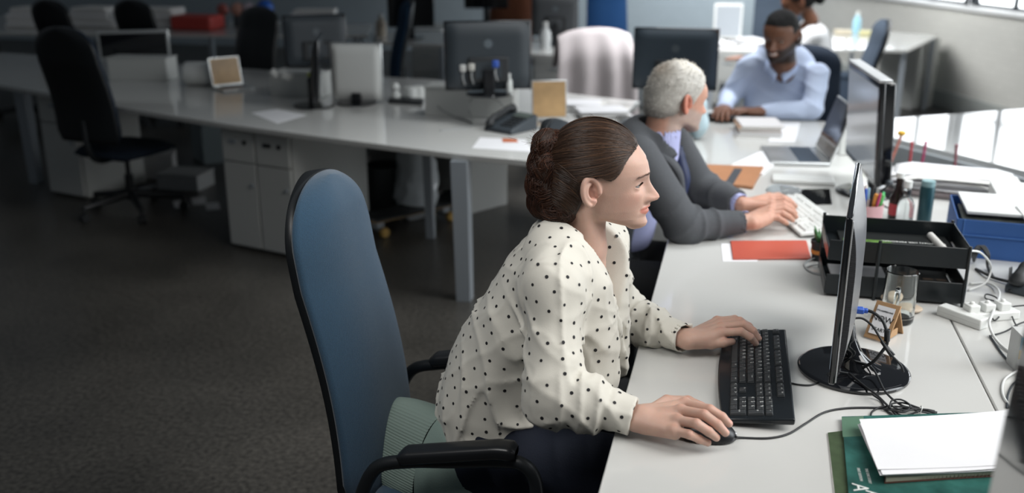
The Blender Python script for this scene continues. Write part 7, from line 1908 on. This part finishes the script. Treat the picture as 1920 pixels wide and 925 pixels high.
# chairs round the island
office_chair('navy swivel chair with a tall back before the dim end of the island desk', at(250, 398, 0), math.radians(80), M_NAVYF, back=(0.50, 1.14), hw=0.23, arms=False)
office_chair('tall dark blue chair behind the white-backed computer', at(692, 275, 0.0), math.radians(-160), mat('deep_blue_chair_fabric', (0.012, 0.040, 0.085), 0.9), back=(0.50, 1.12), hw=0.21, arms=False)
office_chair('black chair back looming behind the tan laptop at the island', at(440, 262, 0.0), math.radians(-115), M_CHSHELL, back=(0.46, 1.04), hw=0.26, arms=False)
office_chair('grey-blue chair half hidden behind the big dark island monitor', at(838, 285, 0.0), math.radians(-160), mat('grey_blue_chair_fabric', (0.05, 0.06, 0.08), 0.9), back=(0.48, 0.98), hw=0.20, arms=False)
# jacket draped over a chair
jc = office_chair('dark chair with a pale pink coat draped over its back', at(1078, 322, 0.0), math.radians(118), M_NAVYF, back=(0.48, 0.90), hw=0.21, arms=True)
cd = thing('draped_coat', 'pale pinkish coat hung over the chair back in the aisle', 'coat', jc.location, jc.rotation_euler.z)
n9 = noise_fn(10, 9)
def coat(u, w_):
    s_ = (u - .5) * 2; z_top = 1.04; L_ = 1.0
    # over the top: w_ < .25 front side, then down the back
    y = s_ * (0.235 + 0.07 * w_ * (w_ > .2)) ; fold = (0.016 * math.sin(u * 23 + 3.0 * float(n9(u * 0.3, 0.0, 0.3))) + 0.014 * float(n9(u * 1.6, w_ * 0.25, 0.7))) * min(1, max(0, w_ - 0.12) * 2.2)
    droop = 0.05 * abs(s_) ** 2.5
    if w_ < 0.22: x = -0.18 - 0.16 * (w_ / 0.22) ; z = z_top - 0.22 * (1 - w_ / 0.22) ** 2 - droop
    else:
        t = (w_ - 0.22) / 0.78; x = -0.355 - 0.06 * math.sin(min(1, t * 3) * math.pi / 2) + 0.02 * t; z = z_top - 0.02 - 0.56 * t ** 1.05 - droop + 0.03 * math.sin(u * 9) * t
    return (x - fold, y, z)
m = MB(); m.grid(coat, 60, 34); m.build('cloth', mat('pale_pink_coat_cloth', (0.56, 0.51, 0.51), 0.9), cd, smooth=True, solid=0.008)

# under the island: skateboard, wrapped parcel, odds and ends
sk = thing('skateboard', 'skateboard with a black deck lying on the floor under the island desk', 'skateboard', at(768, 424, 0.0), math.radians(56))
def deck(u, w_):
    x = (u - .5) * 0.78; e = max(0, abs(u - .5) * 2 - 0.74) / 0.26; hw = 0.10 * math.sqrt(max(0.0, 1 - max(0, (abs(u - .5) * 2 - 0.78) / 0.22) ** 2.2)); return (x, (w_ - .5) * 2 * hw, 0.095 + 0.055 * e ** 1.5 + 0.012 * ((w_ - .5) * 2) ** 2)
m = MB(); m.grid(deck, 48, 12); m.build('deck', M_BLACKM, sk, smooth=True, solid=0.011)
m = MB(); m.grid(lambda u, w_: (lambda p: (p[0], p[1] * 0.99, p[2] - 0.009))(deck(u, w_)), 48, 12); m.build('deck_underside', mat('maple_ply', (0.38, 0.24, 0.10), 0.5), sk, smooth=True, solid=0.004)
for s_ in (-1, 1):
    m = MB(); m.box((s_ * 0.24, 0, 0.062), (0.05, 0.10, 0.035)); m.tube([(s_ * 0.24, -0.085, 0.032), (s_ * 0.24, 0.085, 0.032)], 0.008, 8); tk = m.build('truck', M_STEEL, sk, bevel=0.003)
    for q in (-1, 1):
        m = MB(); m.M = Matrix.Translation((s_ * 0.24, q * 0.085, 0.029)) @ Matrix.Rotation(math.pi / 2, 4, 'X'); m.lathe([(0, -0.017), (0.024, -0.017), (0.029, -0.010), (0.029, 0.010), (0.024, 0.017), (0, 0.017)], 20); m.build('wheel', mat('amber_wheel', (0.45, 0.28, 0.08), 0.4), tk, smooth='auto')
n_ = noise_fn(22, 71); n2b = noise_fn(55, 72)
pf = Field((-0.19, -0.17, -0.02), (0.19, 0.17, 0.47), 0.006); pf.loft([(0, 0.10), (0, 0.33)], [0.13, 0.12], [0.11, 0.10], 0.0); pf.displace(lambda X, Y, Z: 0.018 * np.abs(n_(X, Y, Z)) + 0.008 * np.abs(n2b(X, Y, Z)) - 0.012); pf.op(lambda X, Y, Z: 0.002 - Z, pf.lo, pf.lo + pf.n * pf.h, 0, 'i', pad=0)
v, q = pf.mesh(); o = np_object('bin_liner', [(v, q, 0)], mat('crinkled_clear_film', (0.74, 0.79, 0.82), 0.10, trans=0.12, ior=1.4, coat=0.6)); o.location = tuple(at(782, 408, 0)); tag(o, 'clear crinkled plastic bag bulging out under the island desk', 'plastic bag')
bn = thing('waste_bin', 'dark waste bin behind the clear plastic bag under the island desk', 'bin', at(722, 398, 0.0)); m = MB(); m.lathe([(0, 0), (0.10, 0), (0.125, 0.30), (0.120, 0.30), (0.096, 0.006), (0, 0.006)], 32); m.build('bucket', mat('smoke_bin', (0.06, 0.065, 0.07), 0.3), bn, smooth='auto')
for i, (px, py, w_, d_, h_, c, lb) in enumerate([(350, 350, .30, .22, .10, (0.45, 0.46, 0.46), 'pale flattened box on the floor under the dim island desk'), (300, 330, .22, .18, .16, (0.5, 0.5, 0.5), 'white carton on the floor behind the navy swivel chair'), (395, 300, .18, .30, .34, (0.30, 0.36, 0.38), 'grey-blue crate under the island desk beside the pedestal cabinet')]):
    t = thing('storage_box', lb, 'box', at(px, py, 0), 0.4 * i); m = MB(); m.box((0, 0, h_ / 2), (w_, d_, h_)); m.build('box', mat('crate_%d' % i, c, 0.5), t, bevel=0.004); m = MB(); m.box((0, 0, h_ + .004), (w_ + .01, d_ + .01, 0.012)); m.build('lid', mat('crate_%d' % i, c, 0.5), t, bevel=0.003)
for k, (px, py) in enumerate(((338, 384), (372, 378), (398, 388))):
    flat_quad('paper_sheet', ['crumpled white paper scattered on the floor by the navy chair', 'second white paper scattered on the floor, nearer the pedestal cabinet', 'white paper on the floor right by the pedestal cabinet'][k], 'paper', [(px - 14, py - 6), (px + 12, py - 8), (px + 16, py + 5), (px - 10, py + 7)], -ZD + 0.001, 0.002, M_PAPER)

# ------------------------------------------------ second row of desks
def far_desk(label, px, z, depth_ok=True, legs=True, name='far_desk', front=None):
    t = thing(name, label, 'desk', (0, 0, 0)); poly = [tuple(at(x, y, z)[:2]) for x, y in px]
    slab('desk_top', None, z, None, None, parent=t, world_poly=poly)
    c = np.mean(np.array(poly), 0)
    for p in poly[:4]:
        p2 = np.array(p) * 0.94 + c * 0.06; m = MB(); m.box((p2[0], p2[1], (z - .028) / 2), (0.04, 0.04, z - .028)); m.build('leg', M_STEEL, t)
    return t
far_desk('white desk behind the tall dark blue chair, with a dark monitor on it', [(706, 79), (832, 83), (845, 60), (700, 58)], ZD)
far_desk('white desk beyond the island, past the coat-draped chair', [(985, 100), (1170, 110), (1185, 82), (975, 76)], ZD)
far_desk('white desk behind the smiling man, with papers and a white screen', [(1332, 92), (1480, 97), (1500, 74), (1318, 70)], ZD)
fd = far_desk('long white desk against the window wall', [(1562, 92), (1700, 93), (1757, 66), (1600, 54), (1560, 62)], ZD)
far_desk('long dim desk at the far dark side, heaped with paper', [(-60, 60), (400, 66), (690, 66), (700, 44), (-60, 30)], ZD)
# their fronts
def front_box(label, a, b, c, h_, z0=0.0, name='drawer_unit', drawers=3):
    A_, B_, C2 = [Vector((p[0], p[1], 0)) for p in (a, b, c)]; X = (B_ - A_).normalized(); w_ = (B_ - A_).length; dp = (C2 - B_).length
    t = thing(name, label, 'cabinet', (A_.x, A_.y, z0), math.atan2(X.y, X.x))
    m = MB(); m.box((w_ / 2, dp / 2, h_ / 2), (w_, dp, h_)); m.build('body', M_CAB, t, bevel=0.003)
    for i in range(drawers):
        hh = (h_ - 0.02) / drawers; m = MB(); m.box((w_ / 2, -0.006, 0.01 + hh * (i + .5)), (w_ - 0.02, 0.014, hh - 0.008)); d_ = m.build('drawer', M_CAB, t, bevel=0.002)
        m = MB(); m.box((w_ / 2, -0.016, 0.01 + hh * (i + .8)), (0.10, 0.008, 0.012)); m.build('handle', M_STEEL, d_, bevel=0.002)
    return t
front_box('white drawer unit under the desk behind the smiling man', at(1336, 195, 0), at(1382, 196, 0), at(1390, 176, 0), ZD - .03)
front_box('white drawer unit under the desk past the coat-draped chair', at(1000, 208, 0), at(1075, 211, 0), at(1082, 190, 0), ZD - .03)
front_box('dim drawer unit under the desk behind the tall dark blue chair', at(775, 178, 0), at(830, 180, 0), at(835, 160, 0), ZD - .03)
front_box('white cabinet closing the end of the desk at the window wall', at(1709, 206, 0), at(1746, 202, 0), at(1746, 202, 0) + at(1664, 191, 0) - at(1709, 206, 0), ZD - .03, drawers=1)
tw = thing('computer_tower', 'small dark device on the floor before the white drawer unit', 'computer', at(1355, 205, 0)); m = MB(); m.box((0, 0, 0.12), (0.09, 0.2, 0.24)); m.build('case', M_CHAR, tw, bevel=0.008)
# things on the far desks
def cam_facing(label, px, py, w_, h_, zb, turn=0.0, z=ZD, **k):
    p = at(px, py, z); v = p - EYE; return monitor_back(label, p, math.atan2(v[1], v[0]) - math.pi / 2 + turn, w_, h_, zb, **k)
cam_facing('dark monitor facing the camera on the desk behind the tall dark blue chair', 772, 72, 0.42, 0.30, 0.10, shell=M_BLACKM)
cam_facing('white bright screen on the desk behind the smiling man', 1362, 82, 0.24, 0.30, 0.04, turn=0.12, shell=M_WHITE, edge=M_WHITE, lit=True, plain=True)
back_to_cam('dark monitor seen from behind on the desk past the coat-draped chair', 1040, 84, ZD, 0.40, 0.33, 0.08, turn=0.1, shell=mat('grey_shell', (0.06, 0.065, 0.07), 0.5))
cam_facing('screen glowing pale blue beyond the big dark island monitor', 912, 60, 0.42, 0.26, 0.22, lit=False, shell=M_BLACKM).children[1].data.materials[0] = mat('blue_lit_screen', (0.25, 0.48, 0.70), 0.2, emit=0.7)
small_bottle('white pump bottle on the desk past the coat-draped chair', at(1022, 92, ZD), (0.62, 0.64, 0.64), 0.22, 0.045)
small_bottle('clear blue soap bottle on the desk by the window wall', at(1605, 62, ZD), (0.35, 0.62, 0.75), 0.20, 0.04)
small_bottle('beige paper cup on the desk behind the tall dark blue chair', at(715, 68, ZD), (0.48, 0.42, 0.34), 0.20, 0.05, name='cup')
t = thing('food_packet', 'yellow packets lying on the desk by the window wall', 'packet', at(1632, 66, ZD)); m = MB(); m.box((0, 0, 0.02), (0.20, 0.14, 0.04)); m.build('packet', mat('pale_yellow_card', (0.60, 0.56, 0.30), 0.6), t, bevel=0.01)
t = thing('food_packet', 'cream packet beside the blue soap bottle', 'packet', at(1580, 64, ZD)); m = MB(); m.box((0, 0, 0.02), (0.16, 0.14, 0.04)); m.build('packet', mat('cream_card', (0.62, 0.55, 0.42), 0.6), t, bevel=0.01)
for i, (px, py, lb) in enumerate(((1432, 86, 'white papers spread before the person in the white top'), (1392, 80, 'stack of white papers beneath the white bright screen'), (1340, 88, 'white papers at the end of the desk behind the smiling man'))):
    t = thing('paper_heap', lb, 'paper pile', at(px, py, ZD), 0.2 * i)
    for k in range(4): m = MB(); m.box((0.01 * k, 0, 0.006 + 0.010 * k), (0.22, 0.20, 0.008), (0, 0, 0.08 * k)); m.build('sheet', M_PAPER, t)
office_chair('slate chair with a broad back facing away behind the white bright screen', at(1452, 204, 0), math.radians(-85), M_SLATEF, back=(0.5, 1.10), hw=0.24, arms=False)
office_chair('bright blue chair against the grey wall', at(1140, 204, 0), math.radians(-75), mat('royal_blue_chair_fabric', (0.02, 0.09, 0.26), 0.9), back=(0.5, 1.15), hw=0.20, arms=False)
office_chair('rust brown chair at the far side beyond the blue-lit screen', at(955, 192, 0), math.radians(-80), mat('rust_chair_fabric', (0.16, 0.05, 0.02), 0.8), back=(0.5, 1.15), hw=0.22, arms=False)
fb = thing('filing_crate', 'blue-grey crate on the floor behind the dark navy chair', 'box', at(1580, 225, 0)); m = MB(); m.box((0, 0, 0.2), (0.30, 0.3, 0.40)); m.build('crate', mat('blue_grey_crate', (0.07, 0.10, 0.15), 0.6), fb, bevel=0.01); m = MB(); m.box((0, 0, 0.41), (0.32, 0.32, 0.02)); m.build('lid', mat('blue_grey_crate', (0.07, 0.10, 0.15), 0.6), fb, bevel=0.005)
# the dim heap of things on the far dark desk
labs = ['broad pile of white paper on the long dim desk, third from its dark end', 'pile of white paper on the long dim desk beside the red parcel', 'low pale paper pile at the dark end of the long dim desk', 'pale pile of folders on the long dim desk behind the black chair']
for i, (px, py) in enumerate(((185, 50), (300, 52), (72, 50), (590, 56))):
    t = thing('paper_heap', labs[i], 'paper pile', at(px, py, ZD), 0.1 * i)
    for k in range(9): m = MB(); m.box((0.02 * math.sin(k), 0.02 * math.cos(k * 2), 0.012 + 0.022 * k), (0.55 - .02 * k, 0.30, 0.020), (0, 0, 0.05 * math.sin(k * 3))); m.build('folder', M_PAPER if k % 2 else M_PAPER2, t, bevel=0.003)
balls = [((372, 55), (0.45, 0.05, 0.04), 0.12, 'red parcel on the long dim desk'), ((500, 50), (0.02, 0.12, 0.5), 0.085, 'bright blue ball among the things on the long dim desk'), ((470, 50), (0.6, 0.5, 0.55), 0.07, 'pale pink ball beside the blue ball'), ((448, 50), (0.5, 0.26, 0.2), 0.07, 'salmon ball beside the pale pink ball'), ((420, 48), (0.4, 0.10, 0.08), 0.06, 'dark red ball next to the salmon ball')]
for (p_, c, r, lb) in balls:
    nm = lb.split(' on ')[0].split(' among ')[0].split(' beside ')[0].split(' next ')[0].replace(' ', '_')
    t = thing('parcel' if 'parcel' in lb else 'ball', lb, 'parcel' if 'parcel' in lb else 'ball', at(p_[0], p_[1], ZD)); m = MB()
    if 'parcel' in lb: m.box((0, 0, 0.07), (0.44, 0.3, 0.14)); m.build('wrapping', mat('col_' + nm, c, 0.5), t, bevel=0.03, seg=3)
    else: m.ell((0, 0, r + 0.10), (r, r, r), 20, 14); m.build('shell', mat('col_' + nm, c, 0.4), t, smooth=True); m = MB(); m.lathe([(r * .7, 0), (r * .6, 0.11), (r * .5, 0.11), (r * .6, 0)], 16); m.build('stand', M_CHAR, t, smooth='auto')
for i, (px, lb) in enumerate(((184, 'dark cabinet-like chair before the dim paper piles'), (40, 'black chair at the darkest end of the long dim desk'), (330, 'black chair between the paper piles and the red parcel'))):
    office_chair(lb, at(px, 228, 0), math.radians(75), M_CHSHELL, back=(0.5, 1.08), hw=0.24, arms=False)
for i, (px, lb) in enumerate(((640, 'pale wall box above the long dim desk'),)):
    pass
